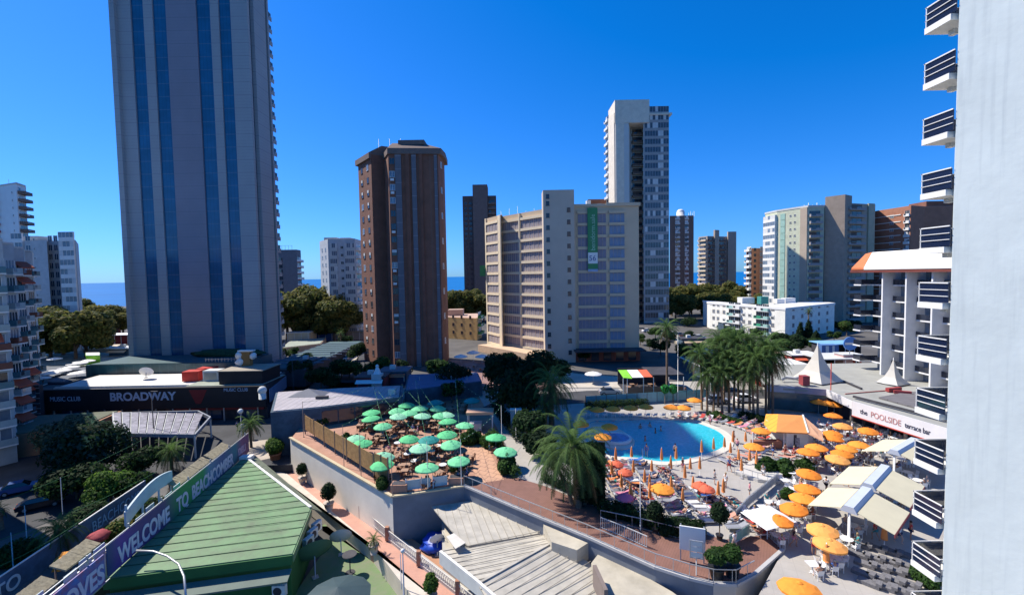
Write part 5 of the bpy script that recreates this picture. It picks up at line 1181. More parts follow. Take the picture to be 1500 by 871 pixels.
# ------------------------------------------------------------------ apartment building at the left edge
def left_flats():
    steps = [(-30, 70), (4, 77), (22, 84), (34, 90), (46, 97)]
    t = None
    f = [px(-60, 66, 420), px(8, 70, 420), px(8, 76, 420), px(24, 78, 420), px(24, 86, 420), px(38, 88, 420), px(40, 96, 420), px(50, 98, 420), px(52, 108, 420), px(-60, 112, 420)]
    b = Bld('corner_flats', 'pale blue corner flats with stacked balconies and red awnings at left edge', f, -4, zat(20, 362, 84), M('pale_blue_render', (.40, .44, .46), .75, var=.12, scale=.3), conc)
    rnd = random.Random(5); awn = M('brick_red_awning', (.38, .09, .05), .8)
    aw = MB().slab3([(-1.5, -1.3, 1.5), (1.5, -1.3, 1.5), (1.5, 0, 2.6), (-1.5, 0, 2.6)], .05).box(-1.5, 1.5, -1.34, -1.28, 1.25, 1.5).mesh('awning', [awn])
    pl = []; pla = []
    for e in (0, 2, 4, 6):
        L = b.edge(e)[3]; n = max(1, int(L / 3.4))
        for k in range(10):
            for i in range(n):
                w = L / n; g = rnd.random(); z = 3.2 + k * 2.95
                if z > b.H - 2: continue
                kind = (white, M('teal_glass_rail', (.06, .16, .2), .2), glassd, frame) if g < .4 else ((white, M('pale_glass_rail', (.30, .38, .40), .2), glassp, frame) if g < .86 else (white, M('brown_rail', (.16, .06, .04)), glassp, frame))
                pl.append((module('balcony', w - .1, 2.7, kind, d=1.2, p=1.0), e, L * (i + .5) / n, z, 0))
                if rnd.random() < .2 and e < 5: pla.append((aw, e, L * (i + .5) / n, z, 0))
    for e in (1, 3, 5, 7):
        L = b.edge(e)[3]
        for k in range(10): pl.append((module('window', min(2.0, L * .5), 1.5, (frame, glassp)), e, L * .5, 4 + k * 2.95, .02))
    pl.sort(key=lambda q: q[1]); many(b, 'balcony', pl, 110 if len(pl) <= 110 else 98); many(b, 'awning', pla)
    part('roof_rim', MB().prism([v * 1.015 for v in b.foot], b.H, b.H + .3), pale, b.root)
left_flats()
t = Bld('street_wall_house', 'low brown-walled house at the left edge beside the dark street', [(-96, 62), (-72.5, 76), (-74, 84), (-98, 80)], -4, -.2, M('brown_street_wall', (.33, .17, .10), .85, var=.2, scale=.5), M('olive_flat_roof', (.12, .13, .09), .9))
t.put('door', MB().box(-.6, .6, -.08, .02, 0, 2.4).mesh('door', [pale]), 0, 8, 0); t.put('gate_post', MB().box(-.25, .25, -.3, .1, 0, 3.2).mesh('post', [white]), 0, 5, 0)
# ================================================================== vegetation
rv = random.Random(11)
def leafm(name, lo, hi, sc=.8):
    if name in MATS: return MATS[name]
    m = M(name, hi, .75, var=.15, scale=sc, var2=lo, spec=.2); n = m.node_tree; p = n.nodes['Principled BSDF']; out = n.nodes['Material Output']
    tr = n.nodes.new('ShaderNodeBsdfTranslucent'); mx = n.nodes.new('ShaderNodeMixShader'); mx.inputs[0].default_value = .42
    g = n.nodes.new('ShaderNodeHueSaturation'); g.inputs['Value'].default_value = 1.5; n.links.new(p.inputs['Base Color'].links[0].from_socket, g.inputs['Color']); n.links.new(g.outputs[0], tr.inputs['Color'])
    n.links.new(p.outputs[0], mx.inputs[1]); n.links.new(tr.outputs[0], mx.inputs[2]); n.links.new(mx.outputs[0], out.inputs['Surface']); return m
def crown_mesh(name, blobs, n, size, mat, seed=0):
    """leaf-sized faces scattered through the shells of several clumps"""
    r = random.Random(seed); vs = []; fs = []; mi = []
    tot = sum(b[3] ** 2 for b in blobs)
    for (x, y, z, rad, sz) in blobs:
        k = int(n * rad * rad / tot)
        for _ in range(k):
            a = r.uniform(0, 6.283); c = r.uniform(-1, 1); s = math.sqrt(1 - c * c); q = rad * (r.uniform(.45, 1.06) ** .6)
            nx_, ny_, nz_ = s * math.cos(a), s * math.sin(a), c
            p = Vector((x + nx_ * q, y + ny_ * q, z + nz_ * q * sz)); s_ = size * r.uniform(.6, 1.4)
            nr = Vector((nx_ + r.uniform(-.7, .7), ny_ + r.uniform(-.7, .7), nz_ + r.uniform(-.4, .9))).normalized()
            u_ = nr.orthogonal().normalized(); v_ = nr.cross(u_); t = r.uniform(0, 6.28); u2 = u_ * math.cos(t) + v_ * math.sin(t); v2 = nr.cross(u2)
            o = len(vs); vs += [p - u2 * s_, p + v2 * s_ * .55, p + u2 * s_, p - v2 * s_ * .55]; fs.append((o, o + 1, o + 2, o + 3))
            mi.append(0 if r.random() < .6 else 1)
    me = bpy.data.meshes.new(name); me.from_pydata([tuple(v) for v in vs], [], fs)
    for m in mat: me.materials.append(m)
    me.polygons.foreach_set('material_index', mi); me.update(); return me
olive1, olive2 = leafm('plane_leaf', (.04, .06, .015), (.09, .11, .03)), leafm('plane_leaf_yellow', (.09, .10, .03), (.20, .17, .045))
dk1, dk2 = leafm('dark_leaf', (.008, .02, .008), (.02, .045, .015)), leafm('dark_leaf_light', (.02, .05, .015), (.035, .075, .02))
gr1, gr2 = leafm('green_leaf', (.025, .06, .012), (.05, .11, .02)), leafm('green_leaf_light', (.07, .14, .02), (.12, .20, .03))
bg1, bg2 = leafm('blue_green_leaf', (.02, .05, .035), (.04, .08, .06)), leafm('blue_green_leaf_light', (.05, .10, .07), (.08, .14, .1))
bark = M('bark', (.12, .085, .06), .95, var=.3, scale=3, bump=.4)
def trunk_mesh(h, r, limbs=5, spread=2.5, seed=0, ch=None):
    q = random.Random(seed); mb = MB(); mb.tube([(0, 0, 0), (.1, 0, h * .5), (0, .1, h)], [r * 1.2, r, r * .8], 8)
    for k in range(limbs):
        a = 6.283 * k / limbs + q.uniform(-.3, .3); s = spread * q.uniform(.7, 1.1)
        mb.tube([(0, 0, h * .85), (math.cos(a) * s * .4, math.sin(a) * s * .4, h + s * .5), (math.cos(a) * s, math.sin(a) * s, h + s * 1.2)], [r * .6, r * .4, r * .12], 6)
    return mb.mesh('trunk', [bark])
def tree_proto(name, cr, tr): 
    t = thing(name, 'x', 'tree'); child('trunk', tr, t); child('crown', cr, t); return t
def blobs(seed, n, R_, z0, zr, rr):
    q = random.Random(seed); return [(q.uniform(-R_, R_), q.uniform(-R_, R_), z0 + q.uniform(0, zr), rr * q.uniform(.7, 1.25), .8) for _ in range(n)]
pr_plane = [tree_proto('plane_tree', crown_mesh('crown', blobs(s, 14, 3.2, 4.2, 7.4, 2.5), 6500, .45, [olive1, olive2] if s % 2 else [olive2, olive1], s), trunk_mesh(3.6, .35, 6, 3, s)) for s in (1, 2, 3)]
kinds = ['yellow-green', 'olive green', 'brownish gold']
def row_trees(px_list, d, grp, where, sc=1.0):
    for i, (u, vtop) in enumerate(px_list):
        p = D(u, vtop, d + (i % 3) * 4); s = (p.z - 0) / 13.2 * sc
        copy_thing(pr_plane[i % 3], (p.x, p.y, 0), rv.uniform(0, 6), 'plane tree, %s from left, %s' % (nth(i), where), grp, (s * rv.uniform(1.0, 1.2), s * 1.1, s))
row_trees([(60, 440), (84, 442), (108, 438), (132, 446), (156, 442), (178, 447)], 205, 'plane trees beyond the red restaurant', 'behind the red restaurant')
row_trees([(70, 452), (96, 450), (120, 452), (146, 454), (170, 455)], 192, 'front plane trees behind the red restaurant', 'front row behind the red restaurant')
row_trees([(428, 432), (450, 436), (470, 434), (488, 438), (506, 440)], 168, 'front plane trees between the grey and brick towers', 'front row between grey and brick towers')
row_trees([(990, 430), (1010, 428), (1032, 430), (1056, 428), (1080, 430), (1104, 430)], 225, 'front plane trees behind the low white block', 'front row behind the low white block')
row_trees([(52, 448), (70, 452), (88, 449), (106, 453), (122, 450)], 134, 'near plane trees at far left', 'before the white stepped block')
row_trees([(418, 425), (436, 419), (455, 418), (474, 416), (492, 420), (510, 425)], 180, 'plane trees between the grey and brick towers', 'between grey and brick towers')
row_trees([(660, 424), (676, 420), (692, 424), (708, 430)], 235, 'plane trees left of the beige slab', 'just left of the beige slab')
row_trees([(984, 420), (998, 414), (1013, 418), (1028, 414), (1044, 420), (1060, 412), (1076, 417), (1092, 418), (1108, 414)], 250, 'plane trees behind the low white block', 'behind the low white block')
for p in pr_plane: protos_done(p)
# broad dark trees
def big(label, name, u, v, z, R_, h, mats, n=4200, leaf=.26, seed=0, nb=9, th=None):
    p = G(u, v, z); t = thing(name, label, 'tree' if h > 2.6 else 'shrub', p)
    child('trunk', trunk_mesh((th or h * .35), max(.08, h * .03), 5, R_ * .5, seed), t)
    q = random.Random(seed); bl = []
    for _ in range(nb):
        a = q.uniform(0, 6.28); r = R_ * .55 * math.sqrt(q.random()); bl.append((math.cos(a) * r, math.sin(a) * r, h * (.42 + .36 * q.random()), R_ * q.uniform(.38, .6), .75))
    child('crown', crown_mesh('crown', bl, n, leaf, mats, seed), t)
big('broad dark tree with blue-green top left of the pergola', 'dark_tree', 128, 700, -4, 5.5, 7.5, [dk1, bg1], 7000, .3, 21, 12)
big('blue-green tree in front of the music club annex at left', 'blue_green_tree', 108, 668, -4, 4.5, 6.2, [bg1, bg2], 5000, .3, 22)
big('dark shrub mass below the broad dark tree at left', 'dark_shrub_tree', 112, 730, -4, 4.6, 4.6, [dk1, dk2], 4500, .25, 23)
big('lime green small tree lit by the sun left of the arched sign', 'lime_tree', 162, 742, -4, 2.6, 4.6, [gr1, gr2], 3500, .2, 24)
big('dark green shrub tree right of the lime green one', 'dark_shrub_tree', 195, 735, -4, 2.2, 4.0, [dk1, gr1], 2600, .2, 25)
big('dark tree leaning over the street right of the broad tree', 'dark_tree', 205, 700, -4, 2.8, 4.4, [dk1, dk2], 2600, .24, 26)
for k, (u, v, Rr, h, lb) in enumerate(((752, 618, 4.8, 9.5, 'huge almost black tree behind the terrace, nearest of three'), (782, 590, 4.6, 11, 'huge almost black tree in front of the beige slab'), (738, 585, 4.2, 10, 'almost black tree left of the slab entrance trees'))):
    big(lb, 'black_green_tree', u, v, 0, Rr, h, [dk1, dk1], 6500, .32, 31 + k, 12)
big('dark tree between the hexagon path and the tall bushy palm', 'black_green_tree', 772, 650, 0, 3.0, 5.2, [dk1, dk2], 4200, .28, 37)
big('dark low tree by the pale pillar left of the pool', 'black_green_tree', 790, 668, 0, 2.6, 3.6, [dk1, dk1], 3600, .26, 38)
big('dark rounded tree beside the brick tower foot', 'dark_tree', 668, 572, 0, 4.2, 5.0, [dk1, dk1], 3500, .3, 36)
for k, (u, v, h, lb) in enumerate(((500, 545, 5, 'dark street tree at the near end of the shaded avenue'), (470, 560, 5, 'dark street tree left of the shaded avenue'), (440, 548, 5, 'dark street tree beside the podium roof'), (524, 520, 5, 'street tree near the far end of the shaded avenue'), (506, 503, 5, 'small street tree at the far end of the avenue'))):
    big(lb, 'street_tree', u, v + 8, 0, 3.2, h, [dk1, dk2], 2600, .3, 41 + k)
# cypresses
def cypress(label, u, v, h, r, z=0, seed=0):
    p = G(u, v, z); t = thing('cypress', label, 'tree', p, 0, 'cypresses by the low white block')
    child('trunk', MB().tube([(0, 0, 0), (0, 0, h * .6)], [.15, .08], 6).mesh('trunk', [bark]), t)
    child('crown', crown_mesh('crown', [(0, 0, h * (.12 + .8 * k / 9), r * (1 - .75 * (k / 9) ** 1.5), 1.6) for k in range(10)], 2600, .3, [dk1, dk1], seed), t)
cypress('left black cypress in front of the low white block', 1172, 505, 7.5, 1.6, 0, 5); cypress('right black cypress in front of the low white block', 1184, 505, 8.5, 1.7, 0, 6); cypress('low dark cypress right of the cypress pair', 1195, 508, 5, 1.7, 0, 7)
for k, (u, v, r, h, lb) in enumerate(((1152, 505, 3, 3.5, 'dark hedge tree left of the cypresses'), (1135, 500, 2.5, 3, 'dark bush at the foot of the low white block'), (1230, 482, 3.4, 3.4, 'dark bush below the brown stair tower'), (1252, 480, 3, 3.0, 'dark green bush by the white hotel'), (980, 500, 3, 3.5, 'dark bush beside the tallest tower foot'), (1010, 478, 4, 4, 'dark low tree left of the low white block'))):
    big(lb, 'dark_bush', u, v, 0, r, h, [dk1, dk2], 2200, .3, 51 + k)
# ------------------------------------------------------------------ palms
def palm_meshes(nf, L, droop, mats, seed, wid=.75):
    q = random.Random(seed); vs = []; fs = []; mi = []
    for k in range(nf):
        a = 2.399 * k; el = R(78) - R(115) * (k / nf) + q.uniform(-.1, .1); l = L * q.uniform(.85, 1.1)
        p = Vector((0, 0, 0)); d = Vector((math.cos(a) * math.cos(el), math.sin(a) * math.cos(el), math.sin(el))); seg = 11
        side = Vector((-math.sin(a), math.cos(a), 0)); m = 0 if k < nf * .6 else 1
        if k > nf * .88: m = 2
        pts = [p.copy()]
        for s in range(seg):
            p = p + d * (l / seg); d.z -= droop / seg * (1.0 + s * .12); d.normalize(); pts.append(p.copy())
        for s in range(seg):
            for tt in (0, .33, .66):
                c = pts[s].lerp(pts[s + 1], tt); f = (s + tt) / seg; ww = wid * L * .22 * math.sin(math.pi * min(1, .12 + f * .85)) + .05
                dv = (pts[s + 1] - pts[s]).normalized(); upv = side.cross(dv)
                for sg in (-1, 1):
                    tip = c + side * sg * ww * .8 + dv * ww * .7 - Vector((0, 0, ww * q.uniform(.25, .6))); b1 = c + dv * .06 * L / 3
                    o = len(vs); vs += [c, b1, tip]; fs.append((o, o + 1, o + 2)); mi.append(m)
            o = len(vs); e = upv * .03; vs += [pts[s] - side * .035, pts[s] + side * .035, pts[s + 1] + side * .03, pts[s + 1] - side * .03]; fs.append((o, o + 1, o + 2, o + 3)); mi.append(m)
    me = bpy.data.meshes.new('fronds'); me.from_pydata([tuple(v) for v in vs], [], fs)
    for m_ in mats: me.materials.append(m_)
    me.polygons.foreach_set('material_index', mi); me.update(); return me
palmg, palmd, dry = leafm('palm_leaf', (.05, .10, .03), (.11, .18, .05), 2), leafm('palm_leaf_dark', (.02, .045, .018), (.04, .08, .035), 2), leafm('dry_frond', (.10, .07, .03), (.16, .11, .05), 2)
crA = palm_meshes(46, 3.4, 1.5, [palmg, palmd, dry], 3); crB = palm_meshes(60, 4.4, 1.7, [palmg, palmd, dry], 4, .6); crC = palm_meshes(26, 2.4, 1.3, [palmg, palmd, dry], 5)
ptr = M('palm_trunk', (.17, .115, .075), .95, var=.3, scale=4, bump=.5)
def palm(label, ub, vb, zc, r, cr, z=0.0, group=None, tr=.2, lean=(0, 0)):
    p = G(ub, vb, z); h = zc - z; t = thing('palm_tree', label, 'palm tree', p, 0, group)
    lx, ly = lean
    child('trunk', MB().tube([(0, 0, 0), (lx * .3, ly * .3, h * .5), (lx, ly, h)], [tr * 1.25, tr, tr * 1.05], 9).mesh('trunk', [ptr]), t)
    child('boot', MB().ball((lx, ly, h - .2), tr * 1.9, sz=1.7, seg=9, ring=6, jit=.1).mesh('boot', [ptr]), t)
    child('crown', cr, t, (lx, ly, h + .1), rv.uniform(0, 6), scale=(r, r, r)); return t
palm('large bushy palm in front of the dark screen by the boardwalk', 848, 742, 6.0, 1.28, crB, tr=.3, lean=(-.6, 0))
palm('second palm crown leaning left beside the large bushy palm', 838, 738, 4.2, .95, crA, tr=.2, lean=(-1.8, .5))
palm('third palm crown low down beside the large bushy palm', 856, 738, 3.2, .85, crA, tr=.2, lean=(.6, .4))
palm('tall bushy palm with thick trunk left of the pool', 808, 622, 6.4, 1.25, crB, tr=.4)
palm('low palm below the tall bushy palm left of the pool', 800, 628, 3.2, .9, crA, tr=.2)
palm('slender tall palm beside the flag poles in front of the tallest tower', 977, 588, 13.6, .95, crA, tr=.2)
pg_ = 'palms of the grove behind the pool'
grove = [(1028, 600, 9.6, .95), (1045, 602, 8.6, .9), (1052, 596, 11.6, 1.0), (1068, 604, 9.0, 1.0), (1075, 600, 11.8, 1.05), (1088, 606, 9.5, .95), (1098, 600, 11.4, 1.0), (1110, 612, 9.4, 1.0), (1122, 606, 11.2, 1.05), (1132, 610, 10.4, .95), (1060, 592, 10.2, .9)]
grove += [(1036, 606, 6.4, .85), (1058, 608, 6.8, .9), (1082, 598, 7.6, .95), (1104, 612, 7.0, .9), (1126, 600, 8.2, 1.0)]
grove.sort()
for i, (u, v, zc, r) in enumerate(grove): palm('slim palm, %s from the left in the grove behind the pool' % nth(i), u, v, zc, r * 1.25, crA, 0, pg_, .17, (rv.uniform(-.5, .5), 0))
palm('small tall palm in front of the low white block by the cypresses', 1184, 500, 10.3, .8, crC)
palm('small palm on the shaded street at the end of the banner', 368, 655, -.2, .85, crA, -4)
palm('low spreading palm in the shade right of the broad dark tree', 252, 690, -1.2, .95, crA, -4)
palm('low palm behind the street banner at lower left', 88, 820, -1.0, .8, crA, -4)
palm('small palm at the lower left corner of the street', 2, 775, -1.8, .5, crC, -4)
for k, (u, v, s, lb) in enumerate(((500, 488, .8, 'tiny palm left of the shaded avenue'), (552, 470, .7, 'tiny palm against the brick tower base'), (128, 452, .8, 'dark umbrella-like palm above the plane trees at left'))):
    palm(lb, u, v + 25, zat(u, v, G(u, v + 25, 0).y) , s, crC)
for k, (u, v, s, lb) in enumerate(((1150, 436, .9, 'small palm on the roof line of the low white block'),)):
    palm(lb, 1150, 470, 14.2, .8, crC)
# hanging ivy / netting screen beside the big palm
ivy = crown_mesh('foliage', [(0, 0, 1.5 + k * 1.1, 1.15, .8) for k in range(5)] + [(-1.2, 0, 1.5 + k * 1.1, 1.15, .8) for k in range(4)], 5200, .16, [dk1, dk1], 71)
t = thing('ivy_screen', 'tall black ivy-covered screen just right of the large bushy palm', 'screen', G(872, 740, 0)); part('panel', MB().box(-2.2, 1.1, .2, .3, 0, 6.6), M('black_mesh', (.01, .012, .01), .95), t); child('foliage', ivy, t)
# ------------------------------------------------------------------ potted plants
potw = M('pale_pot', (.5, .42, .36), .8); potb = M('black_pot', (.02, .02, .022), .5)
def pot_mesh(r, h, m): return MB().tube([(0, 0, 0), (0, 0, h * .9), (0, 0, h * .9), (0, 0, h)], [r * .72, r, r * 1.12, r * 1.12], 14).mesh('pot', [m])
ball_c = crown_mesh('crown', [(0, 0, 0, .75, 1.0), (0, 0, .35, .6, 1.0)], 1500, .12, [dk1, dk1], 81)
def potted(label, u, v, z, r, h, cr, ch, pm, stem=.5, cs=1.0, name='potted_tree', grp=None):
    t = thing(name, label, 'potted plant', G(u, v, z), 0, grp); child('pot', pot_mesh(r, h, pm), t)
    child('stem', MB().tube([(0, 0, h * .8), (0, 0, h + stem)], .05, 6).mesh('stem', [bark]), t); child('crown', cr, t, (0, 0, ch), rv.uniform(0, 6), scale=(cs, cs, cs)); return t
potted('dark ball-shaped tree in pale pot, farther one on the pink path', 443, 707, -5.2, .55, .9, ball_c, 2.0, potw, .9, 1.0)
potted('dark ball-shaped tree in pale pot, nearer one on the pink path', 482, 746, -5.2, .6, 1.0, ball_c, 2.3, potw, 1.1, 1.25)
potted('small palm in white pot in the middle of the pink path', 548, 810, -5.2, .5, 1.0, crC, 1.5, potw, .5, .5, 'potted_palm')
potted('leafy green shrub in pot at the bottom of the pink path', 632, 882, -5.2, .5, .8, crown_mesh('crown', [(0, 0, 0, .7, 1.0), (.2, .2, .4, .5, 1)], 1500, .12, [gr1, gr2], 82), 1.7, potw, .6)
potted('bright green bush in terracotta box beside the reed wall end', 404, 683, -5.2, .8, 2.2, crown_mesh('crown', [(0, 0, 0, 1.2, .9), (.7, .2, .3, .9, .9), (-.6, 0, .2, .9, .9)], 3000, .15, [gr1, gr2], 83), 3.2, M('terracotta', (.35, .15, .08), .85), .6, 1.1, 'potted_bush')
bushc = crown_mesh('crown', [(0, 0, 0, .8, .7), (.5, .1, .1, .6, .7), (-.5, 0, .1, .6, .7)], 2000, .12, [gr1, dk2], 84)
potted('left of two bushes in black pots at the rounded end of the boardwalk', 1050, 846, 0, .6, .95, bushc, 1.8, potb, .8, 1.0, 'potted_bush'); potted('right of two bushes in black pots at the rounded end of the boardwalk', 1072, 843, 0, .6, .95, bushc, 1.8, potb, .8, 1.0, 'potted_bush')
potted('dark round-headed tree by the boardwalk, left of the sun bed rows', 960, 780, 0, .3, .5, ball_c, 2.0, potb, 1.4, 1.05); potted('dark round-headed tree at the end of the boardwalk railing', 1054, 790, 0, .3, .5, ball_c, 2.4, potb, 1.8, 1.1)
hb = crown_mesh('crown', [(0, 0, .6, 1.0, .9), (1.2, .1, .5, .9, .9), (-1.0, 0, .5, .8, .9)], 2500, .15, [dk1, dk1], 85)
for k, (u, v, lb) in enumerate(((988, 782, 'black bush with reddish leaves left of the white notice board'), (1008, 782, 'black bush just behind the white notice board'), (905, 756, 'dark bush in the shade at the start of the dark hedge'))):
    t = thing('dark_bush', lb, 'shrub', G(u, v, 0)); child('crown', hb, t, scale=(.8, .8, 1.0)); child('stem', MB().tube([(0, 0, 0), (0, 0, .5)], .06, 5).mesh('stem', [bark]), t)
gb = crown_mesh('crown', [(0, 0, .6, .9, .85), (.6, .3, .6, .7, .85), (-.6, -.1, .6, .7, .85), (0, 0, 1.2, .5, .8)], 2600, .14, [gr1, dk2], 86)
for k, (u, v, s, lb) in enumerate(((1124, 690, 1.15, 'left of the two round green shrubs below the kiosk'), (1151, 693, 1.15, 'right of the two round green shrubs below the kiosk'), (1180, 687, .9, 'low green shrub behind the orange parasol below the kiosk'), (1153, 728, .7, 'small leafy plant beside the row of orange parasols'), (1354, 852, 1.0, 'yellow-green bush at the foot of the hotel wing'), (1050, 612, .8, 'green plant by the path right of the pool'))):
    t = thing('green_shrub', lb, 'shrub', G(u, v, 0)); child('crown', gb, t, rz=k, scale=(s, s, s)); child('stem', MB().tube([(0, 0, 0), (0, 0, .5)], .06, 5).mesh('stem', [bark]), t)
for k, (u, v, s, lb) in enumerate(((690, 650, 1.2, 'climbing green plants beside the hexagon path of the terrace'), (716, 655, 1.1, 'leafy plants by the small roofed hut of the terrace'), (742, 690, 1.2, 'leafy plants right of the hexagon path'), (508, 650, .9, 'leafy plant behind the reed fence'), (560, 715, .8, 'low dark plants at the near left corner of the terrace'), (670, 690, .9, 'leafy plant at the near right of the green parasols'), (470, 622, 1.2, 'bright plants against the grey roof restaurant'), (455, 612, 1.0, 'leafy plants behind the far end of the reed fence'))):
    t = thing('leafy_plant', lb, 'plant', G(u, v, 0)); child('crown', gb, t, rz=k * 2, scale=(s, s, s * 1.2)); child('stem', MB().tube([(0, 0, 0), (0, 0, .5)], .06, 5).mesh('stem', [bark]), t)

for k, (x, y, h, r, m, lb) in enumerate(((-42.5, 47.5, 3.0, 1.3, [gr1, olive2], 'leafy yellow-green plant behind the screens of the welcome banner'), (-42.8, 52, 2.6, 1.4, [dk1, gr1], 'dark leafy plant by the arched sign'), (-42.6, 57, 2.8, 1.5, [dk1, dk2], 'dark bush behind the thatch strip at the far half of the banner'), (-42.4, 62, 2.8, 1.4, [dk1, gr1], 'leafy bush near the far end of the welcome banner'), (-48.5, 50, 3.0, 1.8, [dk1, dk2], 'dark bush beyond the street banner'), (-50, 44, 2.2, 1.5, [dk2, gr1], 'low green bush in the dark street bed'))):
    t = thing('leafy_bush', lb, 'shrub', (x, y, -4)); child('crown', crown_mesh('crown', [(0, 0, h * .5, r, .9), (.6, .5, h * .6, r * .7, .9), (-.5, -.6, h * .45, r * .8, .9)], 2600, .16, m, 200 + k), t); child('stem', MB().tube([(0, 0, 0), (0, 0, h * .5)], .08, 5).mesh('stem', [bark]), t)
# fillers of the middle distance: street trees, hedges
mid = [(424, 530), (452, 540), (486, 570), (512, 556), (536, 560), (560, 556), (590, 552), (640, 556), (662, 590), (838, 520), (856, 530), (874, 526), (895, 522), (920, 512), (938, 505), (952, 512), (968, 520), (1002, 530), (1022, 520), (1046, 512), (1064, 505), (1086, 500), (1106, 496), (1010, 500), (960, 495), (930, 480), (1130, 520), (1150, 525), (1165, 515), (1195, 516), (1222, 500), (1240, 492), (380, 520), (395, 545), (70, 520), (120, 516), (150, 515), (180, 520), (740, 548), (820, 556)]
mk = [crown_mesh('crown', blobs(60 + k, 7, 1.6, 2.2, 2.2, 1.4), 1700, .3, m, 60 + k) for k, m in enumerate(([dk1, dk2], [dk2, gr1], [dk1, gr1], [gr1, olive1]))]
mt = trunk_mesh(2.4, .14, 5, 1.4, 66)
mid.sort()
for i, (u, v) in enumerate(mid):
    s = rv.uniform(.7, 1.15); t = thing('street_tree', 'low leafy street tree of the middle distance, %s counted from the left' % (nth(i) if i < 29 else ['thirtieth', 'thirty-first', 'thirty-second', 'thirty-third', 'thirty-fourth', 'thirty-fifth', 'thirty-sixth', 'thirty-seventh', 'thirty-eighth', 'thirty-ninth', 'fortieth'][i - 29]), 'tree', G(u, v, 0), rv.uniform(0, 6), 'low street trees', (s, s, s * .9))
    child('trunk', mt, t); child('crown', mk[i % 4], t)
def hedge(label, pts, h=1.0, w=.55, mats=(dk1, dk2), n=2600):
    t = thing('hedge', label, 'hedge', pts[0]); bl = []
    for a, b_ in zip(pts, pts[1:]):
        L = (b_ - a).length
        for k in range(int(L / .8) + 1): p = a + (b_ - a) * min(1, k * .8 / L) - pts[0]; bl.append((p.x, p.y, h * .5, w, .9 * h / w / 1.6))
    child('foliage', crown_mesh('foliage', bl, n, .13, list(mats), len(pts)), t); child('stems', MB().box(-.05, .05, -.05, .05, 0, .5).mesh('stems', [bark]), t)
hedge('long dark hedge between the boardwalk and the sun beds', [G(u, v, 0) for u, v in ((885, 752), (930, 764), (975, 779), (1020, 786))], 1.5, .8, n=5200)
hedge('dark hedge along the inner boardwalk in front of the ivy screen', [G(u, v, 0) for u, v in ((800, 705), (850, 728), (882, 744))], 1.0, .6)
hedge('row of dark bushes at the glass fence behind the far parasols', [G(u, v, 0) for u, v in ((862, 599), (900, 597), (950, 595))], 1.5, .8, n=3600)
hedge('green hedge along the right edge of the hexagon path', [G(u, v, 0) for u, v in ((722, 640), (738, 672), (756, 700))], 1.3, .8, (gr1, dk2), 3600)
hedge('dark planting at the right end of the terrace by the big trees', [G(u, v, 0) for u, v in ((726, 600), (742, 622), (765, 650))], 1.9, 1.1, (dk1, dk1), 4200)
hedge('planting under the left palms of the grove', [G(u, v, 0) for u, v in ((1040, 610), (1062, 616), (1085, 622))], .9, .6, (gr1, dk2))
hedge('dark planting under the right palms of the grove', [G(u, v, 0) for u, v in ((1088, 612), (1112, 618), (1134, 622))], 1.2, .8, (dk1, dk2))
# ================================================================== movable things
rp_ = random.Random(23)
def order(pts, per):
    """reading order: rows from the back, left to right; returns (row, index) per point"""
    idx = sorted(range(len(pts)), key=lambda i: pts[i][1]); out = {}
    for r in range(0, len(idx), per):
        row = sorted(idx[r:r + per], key=lambda i: pts[i][0])
        for k, i in enumerate(row): out[i] = (r // per, k)
    return out
# ---- parasols
def canopy_mesh(r, h, mat, n=8, scal=.0, name='canopy'):
    mb = MB(); vs = [(0, 0, h)]; rings = [(.33, h * .84), (.68, h * .48), (1.0, 0), (1.0, -.14)]
    for f, z in rings:
        for k in range(n * 2):
            a = math.pi * k / n; rr = r * f * (1 if k % 2 == 0 else .955); zz = z + (0 if k % 2 == 0 else .02 - .05 * (f > .9)); vs.append((rr * math.cos(a), rr * math.sin(a), zz))
    fs = [(0, 1 + k, 1 + (k + 1) % (2 * n)) for k in range(2 * n)]
    for i in range(3):
        for k in range(2 * n):
            a = 1 + i * 2 * n; fs.append((a + k, a + 2 * n + k, a + 2 * n + (k + 1) % (2 * n), a + (k + 1) % (2 * n)))
    mb.add(vs, fs)
    # little vent cap
    mb.add([(0, 0, h + .12)] + [(r * .16 * math.cos(a), r * .16 * math.sin(a), h) for a in [2 * math.pi * k / 8 for k in range(8)]], [(0, 1 + k, 1 + (k + 1) % 8) for k in range(8)])
    return mb.mesh(name, [mat])
def parasol_proto(r, ztop, h, mat, pole=.03):
    t = thing('parasol', 'x', 'parasol')
    c = child('canopy', canopy_mesh(r, h, mat), t, (0, 0, ztop - h))
    part('pole', MB().cyl((0, 0, 0), pole, ztop, 6), M('white_pole', (.6, .6, .58), .5), t)
    part('base', MB().cyl((0, 0, 0), .28, .1, 10), conc, t)
    part('ribs', MB(), steel, t) if False else None
    return t
greencl = M('mint_canopy', (.16, .57, .27), .8, var=.10, scale=1.5); orangec = M('orange_canopy', (.84, .28, .03), .8, var=.08, scale=1.5); whitec = M('white_canopy', (.72, .70, .66), .8, var=.05)
tealc = M('teal_canopy', (.02, .25, .22), .8); redc = M('coral_canopy', (.68, .13, .06), .8)
CV = {}
